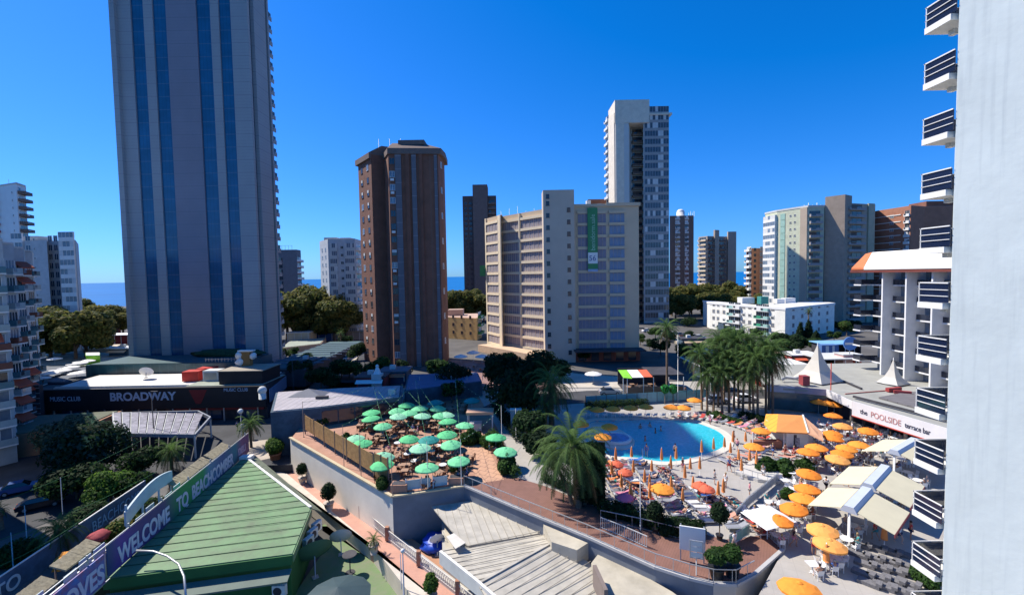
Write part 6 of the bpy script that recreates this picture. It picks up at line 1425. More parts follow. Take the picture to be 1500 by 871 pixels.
def canopies(lst, z, proto, label, grp, per, suffix='', jit=.07):
    o_ = order(lst, per)
    for i, e in enumerate(lst):
        p = G(e[0], e[1], z); r, k = o_[i]; s = e[2] if len(e) > 2 else 1.0
        o = copy_thing(proto, (p.x, p.y, 0), rp_.uniform(0, .8), label % (nth(k), nth(r)), grp, (s * rp_.uniform(.95, 1.05), s * rp_.uniform(.95, 1.05), 1 + rp_.uniform(-.05, .04)), {'canopy': rp_.choice(CV[grp])} if grp in CV else None)
        o.rotation_euler[0] = rp_.uniform(-jit, jit); o.rotation_euler[1] = rp_.uniform(-jit, jit)
CV['mint green parasols of the terrace'] = [greencl, M('mint_canopy_faded', (.28, .62, .38), .85, var=.12), M('mint_canopy_deep', (.10, .50, .20), .8, var=.1)]
CV['open orange parasols by the bar tables'] = [orangec, M('orange_canopy_faded', (.80, .34, .08), .85, var=.12), M('orange_canopy_deep', (.80, .23, .02), .8, var=.08)]
C1_ = lambda x, y: (500 + x / 4.838, 560 + y / 4.838)
green_px = [C1_(*p) for p in ((215, 200), (215, 240), (460, 152), (395, 188), (400, 232), (482, 210), (555, 172), (570, 225), (680, 175), (735, 222), (757, 270), (870, 295), (295, 298), (475, 390), (560, 450), (748, 352), (782, 425), (605, 595), (285, 515), (295, 570), (835, 540), (1092, 375), (1160, 475), (100, 385), (150, 425), (700, 225))]
pg0 = parasol_proto(1.42, 2.6, .5, greencl)
canopies(green_px, 2.35, pg0, 'mint green parasol, %s from the left in the %s row from the back', 'mint green parasols of the terrace', 6)
pt = parasol_proto(1.45, 2.6, .5, tealc)
for u, v, lb in ((638, 588, 'dark teal parasol at the back of the mint parasols, in the shade'), (691, 585, 'large dark teal parasol behind the small roofed hut'), (628, 642, 'teal parasol in the middle of the mint green ones')):
    p = G(u, v, 2.3); copy_thing(pt, (p.x, p.y, 0), .2, lb)
po_ = parasol_proto(1.22, 2.45, .42, orangec)
near = [(1170, 857, 1.15), (1215, 793), (1207, 773), (1165, 743), (1140, 759), (1178.5, 726), (1183.5, 713), (1183, 690), (1225, 668.5), (1233.6, 661), (1240, 654), (1259, 649), (1185, 660), (1196.4, 653), (1219, 640), (1219, 634), (1271, 629), (1234, 622), (1220, 608)]
canopies(near, 2.2, po_, 'open orange parasol by the bar, %s from left in %s row back', 'open orange parasols by the bar tables', 5)
farl = [(874.7, 598, .95), (898, 597, .95), (923.7, 595.6, .95), (946, 594, .95), (983, 594.7), (1001, 595.5), (1017, 584.4, .9)]
for i, e in enumerate(farl):
    p = G(e[0], e[1], 2.2); copy_thing(po_, (p.x, p.y, 0), i * .3, 'open orange parasol along the far pool edge, %s from the left' % nth(i), 'orange parasols along the far pool edge')
for u, v, lb in ((851, 619, 'orange parasol half hidden by the tall bushy palm'), (892.7, 623, 'orange parasol at the back of the pool island'), (883, 637.5, 'orange parasol beside the whirlpool'), (970, 713, 'open orange parasol alone among the sun beds'), (1114.8, 629, 'orange parasol left of the kiosk'), (1104.4, 652, 'orange parasol in front of the kiosk counter, lower one'), (1199, 587, 'left of two orange parasols in front of the bar glass'), (1222, 591, 'right of two orange parasols in front of the bar glass'), (1212, 589, 'middle dull orange parasol at the bar glass')):
    p = G(u, v, 2.2); copy_thing(po_, (p.x, p.y, 0), .2, lb)
pr_ = parasol_proto(.85, 2.2, .4, redc)
for u, v, lb in ((916, 689, 'coral red parasol in the left sun bed rows'), (903, 677, 'small bright orange-red parasol at the near left pool corner'), (1035, 713, 'right of two coral red parasols among the sun beds'), (1026, 708, 'left of two coral red parasols among the sun beds')):
    p = G(u, v, 2.0); copy_thing(pr_, (p.x, p.y, 0), .2, lb)
pm = parasol_proto(.85, 2.0, .35, M('magenta_canopy', (.92, .16, .25), .7)); p = G(916, 724, 1.9); copy_thing(pm, (p.x, p.y, 0), 0, 'bright magenta parasol in the left sun bed rows')
pw = parasol_proto(1.9, 3.0, .55, whitec)
wl = [(675, 521), (693, 515.5), (706, 521), (718, 524), (731, 527), (762, 529), (778, 532)]
for i, (u, v) in enumerate(wl):
    p = G(u, v, 2.6); copy_thing(pw, (p.x, p.y, 0), i * .2, 'white parasol of the raised cafe terrace, %s from the left' % nth(i), 'white parasols in front of the yellow house')
p = D(216, 526, 120); copy_thing(pw, (p.x, p.y, 3.6), 0, 'large white parasol on the podium above the BROADWAY roof')
p = G(869, 546, 2.4); copy_thing(pw, (p.x, p.y, 0), 0, 'single white parasol on the lit pavement before the beige slab', scale=(1.0, 1.0, .9))
lt_ = [(72, 545), (92, 541), (104, 536), (117, 530), (80, 524), (128, 527), (60, 552), (112, 545)]
for i, (u, v) in enumerate(sorted(lt_)):
    p = G(u, v, 3.4); copy_thing(pw, (p.x, p.y, 1.3), i * .2, 'white parasol on the roof terrace left of the grey tower, %s from left' % nth(i), 'white parasols on the left roof terrace', (.9, .9, .75))
pb = parasol_proto(1.5, 2.5, .5, M('shade_blue_canopy', (.22, .32, .42), .8)); p = G(778, 606, 2.3); copy_thing(pb, (p.x, p.y, 0), .4, 'pale blue-grey parasol in the shade left of the tall bushy palm')
protos_done(pg0, pt, po_, pr_, pm, pw, pb)
# ---- closed parasols
def closed(mat):
    t = thing('closed_parasol', 'x', 'parasol')
    part('canopy', MB().tube([(0, 0, .95), (0, 0, 1.15), (0, 0, 1.7), (0, 0, 2.25), (0, 0, 2.35)], [.20, .19, .15, .08, .03], 8), mat, t)
    part('pole', MB().cyl((0, 0, 0), .03, 2.45, 5), M('white_pole', (.6, .6, .58)), t); part('base', MB().cyl((0, 0, 0), .25, .1, 10), conc, t)
    return t
oc = M('faded_orange', (.70, .25, .07), .8)
pc = closed(oc)
C4 = lambda x, y: (840 + x / 4.838, 560 + y / 4.838)
cl = [C4(*p) for p in ((412, 570), (625, 600), (728, 590), (690, 665), (828, 660), (895, 665), (908, 545), (993, 520), (1070, 500), (1130, 470), (790, 735), (848, 800), (1062, 840), (1170, 590), (555, 675), (340, 800), (425, 690), (540, 810), (693, 815), (600, 860), (405, 850), (505, 760), (300, 600), (272, 700))] + [(952, 742), (1000, 745), (925, 748), (1052, 737), (1098, 683), (1108, 690), (1070, 672), (1092, 655), (1130, 640), (1086, 700)]
o_ = order(cl, 6)
for i, (u, v) in enumerate(cl):
    r, k = o_[i]; copy_thing(pc, G(u, v, 0), 0, 'folded orange parasol among the sun beds, %s from left in %s row back' % (nth(k), nth(r)), 'folded orange parasols around the pool', (1, 1, rp_.uniform(.9, 1.08)))
copy_thing(pc, G(1210, 838, 0), 0, 'folded orange parasol in front of the two nearest tables', None, (1.3, 1.3, 1)); copy_thing(pc, G(1295, 805, 0), 0, 'folded orange parasol at right by the walking couple', None, (1.3, 1.3, 1))
protos_done(pc)
# ---- sun beds
def bed(mat, towel=None):
    t = thing('sun_bed', 'x', 'sun bed')
    f = MB()
    for x, y in ((-.8, -.28), (.5, -.28), (-.8, .28), (.5, .28)): f.box(x - .025, x + .025, y - .025, y + .025, 0, .3)
    f.box(-.95, .95, -.32, -.28, .28, .33).box(-.95, .95, .28, .32, .28, .33); part('frame', f, M('white_plastic', (.72, .72, .72), .4), t)
    part('mattress', MB().slab3([(-.95, -.29, .36), (.35, -.29, .36), (.35, .29, .36), (-.95, .29, .36)], .06).slab3([(.35, -.29, .36), (.95, -.29, .68), (.95, .29, .68), (.35, .29, .36)], .06), mat, t)
    if towel: part('towel', MB().slab3([(-.7, -.27, .385), (.34, -.27, .385), (.34, .31, .385), (-.7, .31, .385)], .02).slab3([(.34, -.27, .39), (.9, -.27, .68), (.9, .31, .68), (.34, .31, .39)], .02), towel, t)
    return t
bmats = [M('grey_mesh', (.24, .25, .28), .7), M('white_mesh', (.58, .58, .58), .7), M('navy_mesh', (.04, .06, .13), .7), M('salmon_mesh', (.55, .25, .18), .7)]
tmats = [M('white_towel', (.7, .7, .7), .95), M('red_towel', (.45, .06, .05), .95), M('blue_towel', (.05, .14, .40), .95), M('orange_towel', (.62, .22, .07), .95), M('dark_towel', (.03, .03, .05), .95), M('pink_towel', (.62, .22, .3), .95)]
mn = ['grey', 'white', 'navy', 'salmon']; tn_ = ['white', 'red', 'blue', 'orange', 'dark', 'pink']
beds = [bed(bmats[0]), bed(bmats[1]), bed(bmats[2]), bed(bmats[3])] + [bed(bmats[i % 2], tmats[i]) for i in range(6)]
bdesc = ['empty %s sun bed' % n for n in mn] + ['sun bed with %s towel' % n for n in tn_]
bedpos = []
cols_ = [9.6, 11.8, 14.0, 16.2, 18.5, 20.5, 22.4]
for ci, x in enumerate(cols_):
    y0, y1 = 46.6 - (x - 8.4) * .57 + 1.2, 56.3 if x > 12 else 58.5
    if ci == 4: y1 = 53.5
    if ci == 5: y1 = 49.5
    if ci == 6: y1 = 46.5
    y = y0; ri = 0
    while y < y1:
        bedpos.append((x + (y - 42) * -.06 + rp_.uniform(-.12, .12), y, ci, ri, (0 if ci % 2 else math.pi) + rp_.uniform(-.14, .14))); y += .86; ri += 1
for i, (x, y, ci, ri, a) in enumerate(bedpos):
    k = rp_.choice([0, 0, 1, 2, 2, 3, 4, 5, 6, 7, 8, 9, 8])
    copy_thing(beds[k], (x, y, .012), a, '%s, %s from the boardwalk in the %s column from left' % (bdesc[k], nth(ri), nth(ci)), 'sun beds between pool and boardwalk')
ringp = []
for i in range(26):     # two arcs of beds round the right end of the pool
    t = i / 25; a = R(-78 + 150 * t); c = Vector((24.0, 65.0)); rr = Vector((11.6 * math.cos(a), 9.6 * math.sin(a)))
    ringp.append((c.x + rr.x, c.y + rr.y, math.atan2(rr.y, rr.x)))
for i in range(14):
    t = i / 13; a = R(-50 + 95 * t); rr = Vector((14.6 * math.cos(a), 12.6 * math.sin(a))); ringp.append((24 + rr.x, 65 + rr.y, math.atan2(rr.y, rr.x)))
kept = []
for i, (x, y, a) in enumerate(ringp):
    k = rp_.choice([0, 3, 3, 5, 7, 9, 1, 2])
    copy_thing(beds[k], (x, y, .012), a + rp_.uniform(-.15, .15), '%s, %s in the %s arc round the right pool end' % (bdesc[k], nth(i if i < 26 else i - 26), 'inner' if i < 26 else 'outer'), 'sun beds round the right end of the pool'); kept.append((x, y, a))
protos_done(*beds)
# ---- tables and chairs
def chair_mesh(mat, name='chair'):
    b = MB(); b.box(-.22, .22, -.22, .22, .42, .46)
    for x in (-.2, .2):
        for y in (-.2, .2): b.box(x - .02, x + .02, y - .02, y + .02, 0, .42)
    b.slab3([(-.22, .2, .46), (.22, .2, .46), (.22, .32, .88), (-.22, .32, .88)], .03); b.box(-.26, -.22, -.2, .22, .62, .65).box(.22, .26, -.2, .22, .62, .65); b.box(-.26, -.22, -.2, -.16, .42, .62).box(.22, .26, -.2, -.16, .42, .62)
    return b.mesh(name, [mat])
def table_mesh(mat, r=.42, sq=False):
    b = MB()
    if sq: b.box(-r, r, -r, r, .71, .75)
    else: b.cyl((0, 0, .71), r, .04, 14)
    b.cyl((0, 0, 0), .04, .71, 6); b.box(-.25, .25, -.04, .04, 0, .04).box(-.04, .04, -.25, .25, 0, .04); return b.mesh('table', [mat])
wpl = M('white_plastic', (.72, .72, .72), .4); brn = M('rattan_brown', (.16, .075, .045), .8, var=.3, scale=6); blk = M('dark_furniture', (.03, .03, .035), .6)
ch_w, ch_b, ch_k = chair_mesh(wpl), chair_mesh(brn), chair_mesh(blk)
tb_w, tb_b, tb_k = table_mesh(wpl, .5), table_mesh(M('table_wood', (.33, .20, .13), .7), .45, True), table_mesh(wpl, .4, True)
CH = []
def add_chair(cm, label, p, rz, grp, sc=None): CH.append((cm, label, Vector(p), rz, grp, sc))
SIDES = [('near', -90), ('right', 0), ('far', 90), ('left', 180)]
seats = []
def table_set(u, v, z, tm, cm, desc, tdesc, grp, n=4, cdesc='chair', rot=0, skip=()):
    p = G(u, v, z) if not isinstance(u, Vector) else u
    single('table', tm, '%s, %s' % (tdesc, desc), 'table', p, rot, grp[0])
    for k in range(n):
        if k in skip: continue
        sd, dg_ = SIDES[k]; a = R(dg_) + rot + rp_.uniform(-.2, .2); d = .72 + rp_.uniform(-.05, .12); q = p + Vector((math.cos(a) * d, math.sin(a) * d, 0))
        add_chair(cm, '%s, %s side, %s' % (cdesc, sd, desc), q, a - R(90), grp[1])
        seats.append((q, a - R(90), desc, sd))
go = order(green_px, 6)
gfloor = [(G(u, v, 2.35), go[i]) for i, (u, v) in enumerate(green_px)]
for p, (r, k) in gfloor:
    table_set(Vector((p.x, p.y - .1, .012)), 0, 0, tb_b, ch_b, 'under the %s mint parasol of the %s row' % (nth(k), nth(r)), 'wooden table', ('terrace tables', 'brown terrace chairs'), cdesc='brown chair')
ex = [C1_(*p) for p in ((130, 330), (190, 310), (340, 370), (360, 420), (430, 380), (500, 370), (540, 500), (640, 520), (700, 560), (720, 620), (450, 660), (380, 560), (320, 520), (620, 200), (520, 250), (640, 430), (700, 300), (820, 360), (850, 420), (980, 400), (150, 290), (230, 350), (160, 330), (380, 345), (440, 330), (520, 320), (600, 330), (650, 300), (660, 350), (240, 430), (300, 440), (400, 460), (470, 540), (520, 590), (430, 620), (690, 480), (880, 600), (640, 250), (330, 300), (1040, 430), (1110, 540), (560, 270), (260, 400))]
exo = order(ex, 6)
for i, (u, v) in enumerate(ex):
    r, k = exo[i]; wt = i in (6, 7, 9, 15, 31, 32, 33, 35)
    table_set(u, v, .012, tb_w if wt else tb_b, ch_k if i % 3 == 0 else ch_b, '%s in the %s open row of the terrace' % (nth(k), nth(r)), 'white round table' if wt else 'wooden table', ('terrace tables in the open', 'terrace chairs in the open'), n=4 if i % 2 else 3, cdesc='dark chair' if i % 3 == 0 else 'brown chair')
no = order(near, 5)
for i, e in enumerate(near):
    if i in (0,): continue
    r, k = no[i]; p = G(e[0], e[1], 2.2)
    table_set(Vector((p.x, p.y, .0)), 0, 0, tb_w, ch_w, 'under the %s orange parasol of the %s bar row' % (nth(k), nth(r)), 'white round table', ('white tables under orange parasols', 'white chairs under orange parasols'), n=4 if i % 2 else 3, cdesc='white chair')
ex2 = [(1232, 646), (1252, 646), (1275, 652), (1296, 662), (1268, 676), (1250, 684), (1228, 696), (1214, 678), (1310, 648), (1320, 660), (1206, 628), (1190, 645), (1150, 712), (1160, 725), (1300, 735), (1310, 752), (1330, 700), (1345, 712), (1095, 760), (1108, 772), (1245, 640), (1262, 638), (1282, 645), (1290, 636), (1300, 642), (1235, 676), (1222, 683), (1238, 690), (1252, 668), (1270, 662), (1285, 668), (1180, 672), (1160, 700), (1175, 706), (1210, 668), (1200, 636), (1300, 655), (1305, 690), (1290, 700), (1320, 680), (1275, 758), (1290, 750), (1300, 770), (1250, 780), (1270, 745), (1190, 838), (1222, 828), (1240, 800), (1348, 735), (1355, 745), (1128, 745), (1117, 752), (1215, 648)]
eo = order(ex2, 6)
for i, (u, v) in enumerate(ex2):
    r, k = eo[i]
    table_set(u, v, 0, tb_w if i % 3 else tb_k, ch_w, '%s in the %s open row by the bar' % (nth(k), nth(r)), 'white table', ('white tables in the open', 'white chairs in the open'), n=2 + i % 3 // 1 if i % 2 else 3, cdesc='white chair')
for i in range(14):    # white beds/chairs along the far pool edge
    u = 862 + i * 12.3 - (2 if i > 7 else 0); add_chair(ch_w, 'white lounge chair along the far pool edge, %s from the left' % nth(i), G(u, 611 - (i > 9) * 1.5, 0), R(180) + rp_.uniform(-.3, .3), 'white lounge chairs along the far pool edge', (1.5, 1.7, 1.0))
# ---- people -------------------------------------------------------
def skin_mesh(pts, edges, rad, sub=1, name='body', root=0):
    me = bpy.data.meshes.new(name); me.from_pydata(pts, edges, []); o = bpy.data.objects.new(name, me); COL.objects.link(o)
    o.modifiers.new('s', 'SKIN'); me.skin_vertices[0].data[root].use_root = True
    for i, r in enumerate(rad): me.skin_vertices[0].data[i].radius = (r if isinstance(r, tuple) else (r, r))
    sb = o.modifiers.new('b', 'SUBSURF'); sb.levels = sb.render_levels = sub
    dg = bpy.context.evaluated_depsgraph_get(); out = bpy.data.meshes.new_from_object(o.evaluated_get(dg)); out.name = name
    bpy.data.objects.remove(o); bpy.data.meshes.remove(me); out.polygons.foreach_set('use_smooth', [True] * len(out.polygons)); return out
def figure(pose):
    """joint positions for a 1.72 m figure; x right, -y forward, z up"""
    J = {}
    if pose in ('stand', 'walk', 'talk'):
        s = .22 if pose == 'walk' else .03
        J = dict(pel=(0, 0, .95), wst=(0, 0, 1.10), chs=(0, 0, 1.30), nck=(0, 0, 1.48), hed=(0, -.02, 1.60), crn=(0, -.01, 1.70),
                 hipR=(.10, 0, .90), kneR=(.11, -s, .50), ankR=(.11, -s * .6 if pose == 'walk' else 0, .08), toeR=(.12, -.16 - s * .6, .03),
                 hipL=(-.10, 0, .90), kneL=(-.11, s * .4, .50), ankL=(-.11, s * 1.6, .10), toeL=(-.12, s * 1.5 - .15, .03),
                 shoR=(.19, 0, 1.42), elbR=(.25, .04 + s * .5, 1.14), wriR=(.25, -.10 + s * .5, .92), hanR=(.25, -.14 + s * .4, .84),
                 shoL=(-.19, 0, 1.42), elbL=(-.25, .03 - s * .4, 1.14), wriL=(-.25, -.08 - s, .92), hanL=(-.25, -.12 - s, .84))
        if pose == 'talk': J.update(wriR=(.12, -.28, 1.08), hanR=(.05, -.33, 1.12))
    elif pose == 'sit':
        J = dict(pel=(0, .08, .54), wst=(0, .10, .70), chs=(0, .11, .90), nck=(0, .08, 1.07), hed=(0, .05, 1.19), crn=(0, .06, 1.29),
                 hipR=(.10, .04, .52), kneR=(.13, -.38, .50), ankR=(.13, -.38, .09), toeR=(.13, -.54, .04), hipL=(-.10, .04, .52), kneL=(-.13, -.38, .50), ankL=(-.13, -.34, .09), toeL=(-.13, -.50, .04),
                 shoR=(.19, .09, 1.01), elbR=(.25, .0, .76), wriR=(.18, -.22, .74), hanR=(.14, -.30, .75), shoL=(-.19, .09, 1.01), elbL=(-.25, .0, .76), wriL=(-.18, -.22, .74), hanL=(-.14, -.30, .75))
    elif pose == 'lie':   # on a sun bed, head towards +x, back raised
        J = dict(pel=(.10, 0, .50), wst=(.28, 0, .53), chs=(.50, 0, .62), nck=(.68, 0, .72), hed=(.80, 0, .80), crn=(.90, 0, .84),
                 hipR=(.04, -.10, .49), kneR=(-.36, -.13, .62), ankR=(-.72, -.13, .44), toeR=(-.80, -.14, .54), hipL=(.04, .10, .49), kneL=(-.38, .12, .48), ankL=(-.78, .13, .44), toeL=(-.83, .14, .55),
                 shoR=(.60, -.19, .67), elbR=(.36, -.26, .50), wriR=(.12, -.25, .48), hanR=(.04, -.24, .48), shoL=(.60, .19, .67), elbL=(.40, .27, .52), wriL=(.2, .16, .64), hanL=(.14, .10, .66))
    return J
RAD = dict(pel=(.15, .11), wst=(.13, .095), chs=(.17, .11), nck=.055, hed=.095, crn=.055, hip=.085, kne=.055, ank=.036, toe=.035, sho=.06, elb=.04, wri=.028, han=.035)
EDG = [('pel', 'wst'), ('wst', 'chs'), ('chs', 'nck'), ('nck', 'hed'), ('hed', 'crn')] + [(a + s, b + s) for s in 'RL' for a, b in (('hip', 'kne'), ('kne', 'ank'), ('ank', 'toe'), ('sho', 'elb'), ('elb', 'wri'), ('wri', 'han'))] + [('pel', 'hipR'), ('pel', 'hipL'), ('chs', 'shoR'), ('chs', 'shoL')]
def sub_figure(J, names, edges, grow, name):
    ks = [k for k in J if k in names]; ix = {k: i for i, k in enumerate(ks)}
    rad = []
    for k in ks:
        r = RAD[k[:3]]; rad.append(tuple(x + grow for x in r) if isinstance(r, tuple) else r + grow)
    ed = [(ix[a], ix[b]) for a, b in edges if a in ix and b in ix]
    return skin_mesh([J[k] for k in ks], ed, rad, 1, name, ix.get('pel', ix.get('hed', 0)))
def lerp_joint(J, a, b, t): return tuple(J[a][i] * (1 - t) + J[b][i] * t for i in range(3))
SKIN = [M('skin_tan', (.46, .25, .16), .6, var=.05), M('skin_pale', (.60, .38, .28), .6, var=.05), M('skin_brown', (.30, .15, .09), .6, var=.05)]
CLO = {'white': M('cloth_white', (.7, .7, .7), .9), 'black': M('cloth_black', (.02, .02, .025), .9), 'red': M('cloth_red', (.5, .05, .05), .9), 'blue': M('cloth_blue', (.06, .14, .40), .9), 'pink': M('cloth_pink', (.65, .25, .32), .9), 'grey': M('cloth_grey', (.30, .31, .33), .9), 'navy': M('cloth_navy', (.02, .03, .09), .9), 'teal': M('cloth_teal', (.05, .3, .3), .9)}
HAIR = [M('hair_dark', (.03, .02, .015), .7), M('hair_fair', (.35, .24, .12), .7), M('hair_grey', (.35, .34, .33), .7)]
def person_proto(pose, top=True):
    J = figure(pose); t = thing('person', 'x', 'person')
    child('body', sub_figure(J, set(J), EDG, 0, 'body'), t)
    J2 = dict(J); 
    for s in 'RL': J2['kne' + s] = lerp_joint(J, 'hip' + s, 'kne' + s, .62)
    c = child('shorts', sub_figure(J2, {'pel', 'hipR', 'hipL', 'kneR', 'kneL'}, EDG, .018, 'shorts'), t); c.data.materials.append(CLO['navy'])
    if top:
        J3 = dict(J)
        for s in 'RL': J3['elb' + s] = lerp_joint(J, 'sho' + s, 'elb' + s, .6)
        J3['nck'] = lerp_joint(J, 'chs', 'nck', .6)
        c = child('shirt', sub_figure(J3, {'pel', 'wst', 'chs', 'nck', 'shoR', 'shoL', 'elbR', 'elbL'}, EDG, .016, 'shirt'), t); c.data.materials.append(CLO['white'])
    h = J['hed']; k = J['crn']; hb_ = MB().ball((h[0] * .6 + k[0] * .4, h[1] * .6 + k[1] * .4 + (.025 if pose != 'lie' else 0), h[2] * .6 + k[2] * .4 + .015), .108, seg=10, ring=7, sz=1.05)
    child('hair', hb_.mesh('hair', [HAIR[0]]), t); t.children[0].data.materials.append(SKIN[0])
    return t
PP = {('stand', 1): person_proto('stand'), ('walk', 1): person_proto('walk'), ('talk', 1): person_proto('talk'), ('sit', 1): person_proto('sit'), ('sit', 0): person_proto('sit', False), ('lie', 0): person_proto('lie', False), ('stand', 0): person_proto('stand', False)}
cn = list(CLO); 
def person(pose, top, loc, rz, label, shirt='white', shorts='navy', sk=0, hr=0, s=1.0):
    return copy_thing(PP[(pose, top)], loc, rz, label, None, (s, s, s), {'body': SKIN[sk], 'shirt': CLO[shirt], 'shorts': CLO[shorts], 'hair': HAIR[hr]})
person('talk', 1, G(1046.7, 709, 0), R(80), 'left of two people standing on the pale paving, in grey clothes', 'grey', 'grey', 1)
person('stand', 1, G(1062.8, 714, 0), R(-70), 'right of two people standing on the pale paving, all in white', 'white', 'white', 0, 1)
person('walk', 1, G(1210, 720, 0), R(120), 'waiter in white shirt and black trousers walking among the orange parasols', 'white', 'black', 0)
person('walk', 1, G(1317, 795, 0), R(20), 'person in white top and navy shorts walking at right near the folded parasol', 'white', 'navy', 1, 1); person('stand', 1, G(1334, 790, 0), R(60), 'person in coral top standing close to the hotel wing', 'red', 'navy', 0)
person('stand', 0, G(1192, 812, 0), R(160), 'bare-chested man standing left of the two nearest orange parasols', 'white', 'red', 0)
person('walk', 1, G(1076, 806, 0), R(200), 'person in white standing beside the aqua glass railing', 'white', 'grey', 1)
person('stand', 1, G(947, 668, 0), R(0), 'person in blue standing at the near pool ladder', 'blue', 'blue', 0); person('stand', 0, G(989, 668, .1), R(180), 'bather standing at the near pool edge', 'white', 'black', 1)
person('walk', 1, G(356, 632, -4), R(180), 'person in white walking on the dark street before the music club', 'white', 'white', 1); person('walk', 1, G(348, 630, -4), R(180), 'person in blue walking on the dark street before the music club', 'blue', 'navy', 0)
person('stand', 0, G(1004, 578, 0), R(180), 'tanned person standing behind the orange parasols at the glass fence', 'white', 'navy', 0)
for i, (u, v, po, tp, c1, c2) in enumerate(((1075, 648, 'stand', 0, 'red', 'red'), (1080, 660, 'walk', 1, 'pink', 'navy'), (1108, 645, 'walk', 1, 'black', 'grey'), (1120, 648, 'stand', 0, 'blue', 'black'), (1104, 640, 'stand', 1, 'pink', 'blue'), (1124, 641, 'stand', 1, 'white', 'black'), (1150, 668, 'stand', 0, 'teal', 'red'), (1163, 672, 'walk', 0, 'red', 'red'), (1040, 622, 'walk', 0, 'pink', 'pink'), (1115, 640, 'stand', 1, 'red', 'navy'))):
    person(po, tp if (po, tp) in PP else 1, G(u, v, 0), rp_.uniform(0, 6), 'person with %s %s, %s from left around the kiosk and pool end' % (c1 if tp else c2, 'top' if tp else 'swim shorts', nth([1040, 1075, 1080, 1104, 1108, 1115, 1120, 1124, 1150, 1163].index(u))), c1, c2, i % 3, i % 3)
for i, (u, v) in enumerate(((938, 636), (952, 634), (960, 643), (945, 655), (968, 640))):
    p = G(u, v, -.95); person('stand', 0, p, rp_.uniform(0, 6), 'bather standing deep in the shaded pool water, %s of five from left' % nth([938, 945, 952, 960, 968].index(u)), 'white', 'black', i % 3)
wk = sorted([(1140, 742), (1152, 770), (1163, 800), (1190, 735), (1228, 740), (1240, 712), (1265, 700), (1300, 718), (1282, 790), (1180, 760), (1205, 742), (1118, 700), (1068, 690), (1132, 668), (1210, 655), (1248, 634), (1098, 728), (1024, 738), (980, 700), (1000, 690)])
for i, (u, v) in enumerate(wk):
    person(['walk', 'stand', 'talk'][i % 3], 1, G(u, v, 0), rp_.uniform(0, 6), '%s-clad person on foot on the sunlit deck, %s of the strollers from left' % (cn[i % 8], nth(i)), cn[i % 8], cn[(i * 3 + 1) % 8], i % 3, (i + 1) % 3)
# sunbathers on the beds
k = 0
for i, (x, y, ci, ri, a) in enumerate(bedpos):
    if rp_.random() < .6:
        person('lie', 0, (x, y, .03), a, 'sunbather on the %s bed from the boardwalk, %s column' % (nth(ri), nth(ci)), 'white', rp_.choice(cn), rp_.randint(0, 2), rp_.randint(0, 2)); k += 1
for i, (x, y, a) in enumerate(kept):
    if rp_.random() < .4: person('lie', 0, (x, y, .03), a, 'sunbather on the %s bed of the %s arc at the right pool end' % (nth(i if i < 26 else i - 26), 'inner' if i < 26 else 'outer'), 'white', rp_.choice(cn), rp_.randint(0, 2), rp_.randint(0, 2))
# guests on chairs
for (q, a, desc, sd) in seats:
    on_t = 'mint' in desc or 'terrace' in desc
    if rp_.random() < (.2 if on_t else .42):
        col_ = rp_.choice(cn); person('sit', 1 if rp_.random() < .7 else 0, q, a, '%s-clad guest seated, %s side, %s' % (col_, sd, desc), col_, col_ if rp_.random() < .5 else 'grey', rp_.randint(0, 2), rp_.randint(0, 2))
protos_done(*PP.values())
# ---- cars
def car_proto():
    t = thing('parked_car', 'x', 'car')
    def prof(pts, w0, w1): 
        mb = MB(); vs = []
        n = len(pts)
        for (x, z, k) in pts: w = w0 if k == 0 else w1; vs += [(x, -w, z), (x, w, z)]
        fs = [(2 * i, 2 * ((i + 1) % n), 2 * ((i + 1) % n) + 1, 2 * i + 1) for i in range(n)]; fs += [tuple(2 * i for i in range(n))[::-1], tuple(2 * i + 1 for i in range(n))]
        return mb.add(vs, fs)
    part('body', prof([(-2.1, .3, 0), (2.1, .3, 0), (2.15, .62, 0), (1.9, .82, 0), (1.0, .93, 0), (-1.75, .98, 0), (-2.15, .75, 0)], .86, .8), M('car_paint', (.6, .6, .62), .25, .2, .02), t)
    part('cabin', prof([(1.0, .92, 0), (.35, 1.42, 1), (-1.1, 1.45, 1), (-1.75, .97, 0)], .78, .62), glass('car_glass', (.02, .025, .03), .05), t)
    part('roof', MB().box(-1.05, .3, -.6, .6, 1.43, 1.48), M('car_paint', (.6, .6, .62)), t)
    for x in (-1.3, 1.35):
        for s in (-1, 1):
            w = part('wheel', MB().tube([(x, s * .72, .32), (x, s * .9, .32)], .32, 12), M('tyre', (.02, .02, .02), .8), t); part('rim', MB().tube([(x, s * .9, .32), (x, s * .92, .32)], .19, 8), metal, w)
    for s in (-1, 1): part('headlight', MB().box(2.08, 2.17, s * .65 - .15, s * .65 + .15, .6, .74), M('lamp_glass', (.8, .8, .75), .1), t); part('tail_light', MB().box(-2.17, -2.1, s * .7 - .1, s * .7 + .1, .62, .8), redcloth, t)
    return t
cp = car_proto(); pcol = {'silver': M('paint_silver', (.42, .45, .5), .3, .5, .03), 'white': M('paint_white', (.75, .75, .75), .3, 0, .03), 'black': M('paint_black', (.02, .02, .025), .25, 0, .03), 'red': M('paint_red', (.4, .03, .02), .3, 0, .03), 'blue': M('paint_blue', (.04, .09, .25), .3, .2, .03)}
cars = [(893, 577, 0, 0, 'silver', 'silver car on the street behind the glass fence of the pool')]
for i in range(9): cars.append((948 + i * 9.5, 486 + i * 1.2, 0, R(12), ['white', 'silver', 'black', 'white'][i % 4], '%s car in the row below the plane trees, %s from left' % (['white', 'silver', 'black', 'white'][i % 4], nth(i))))
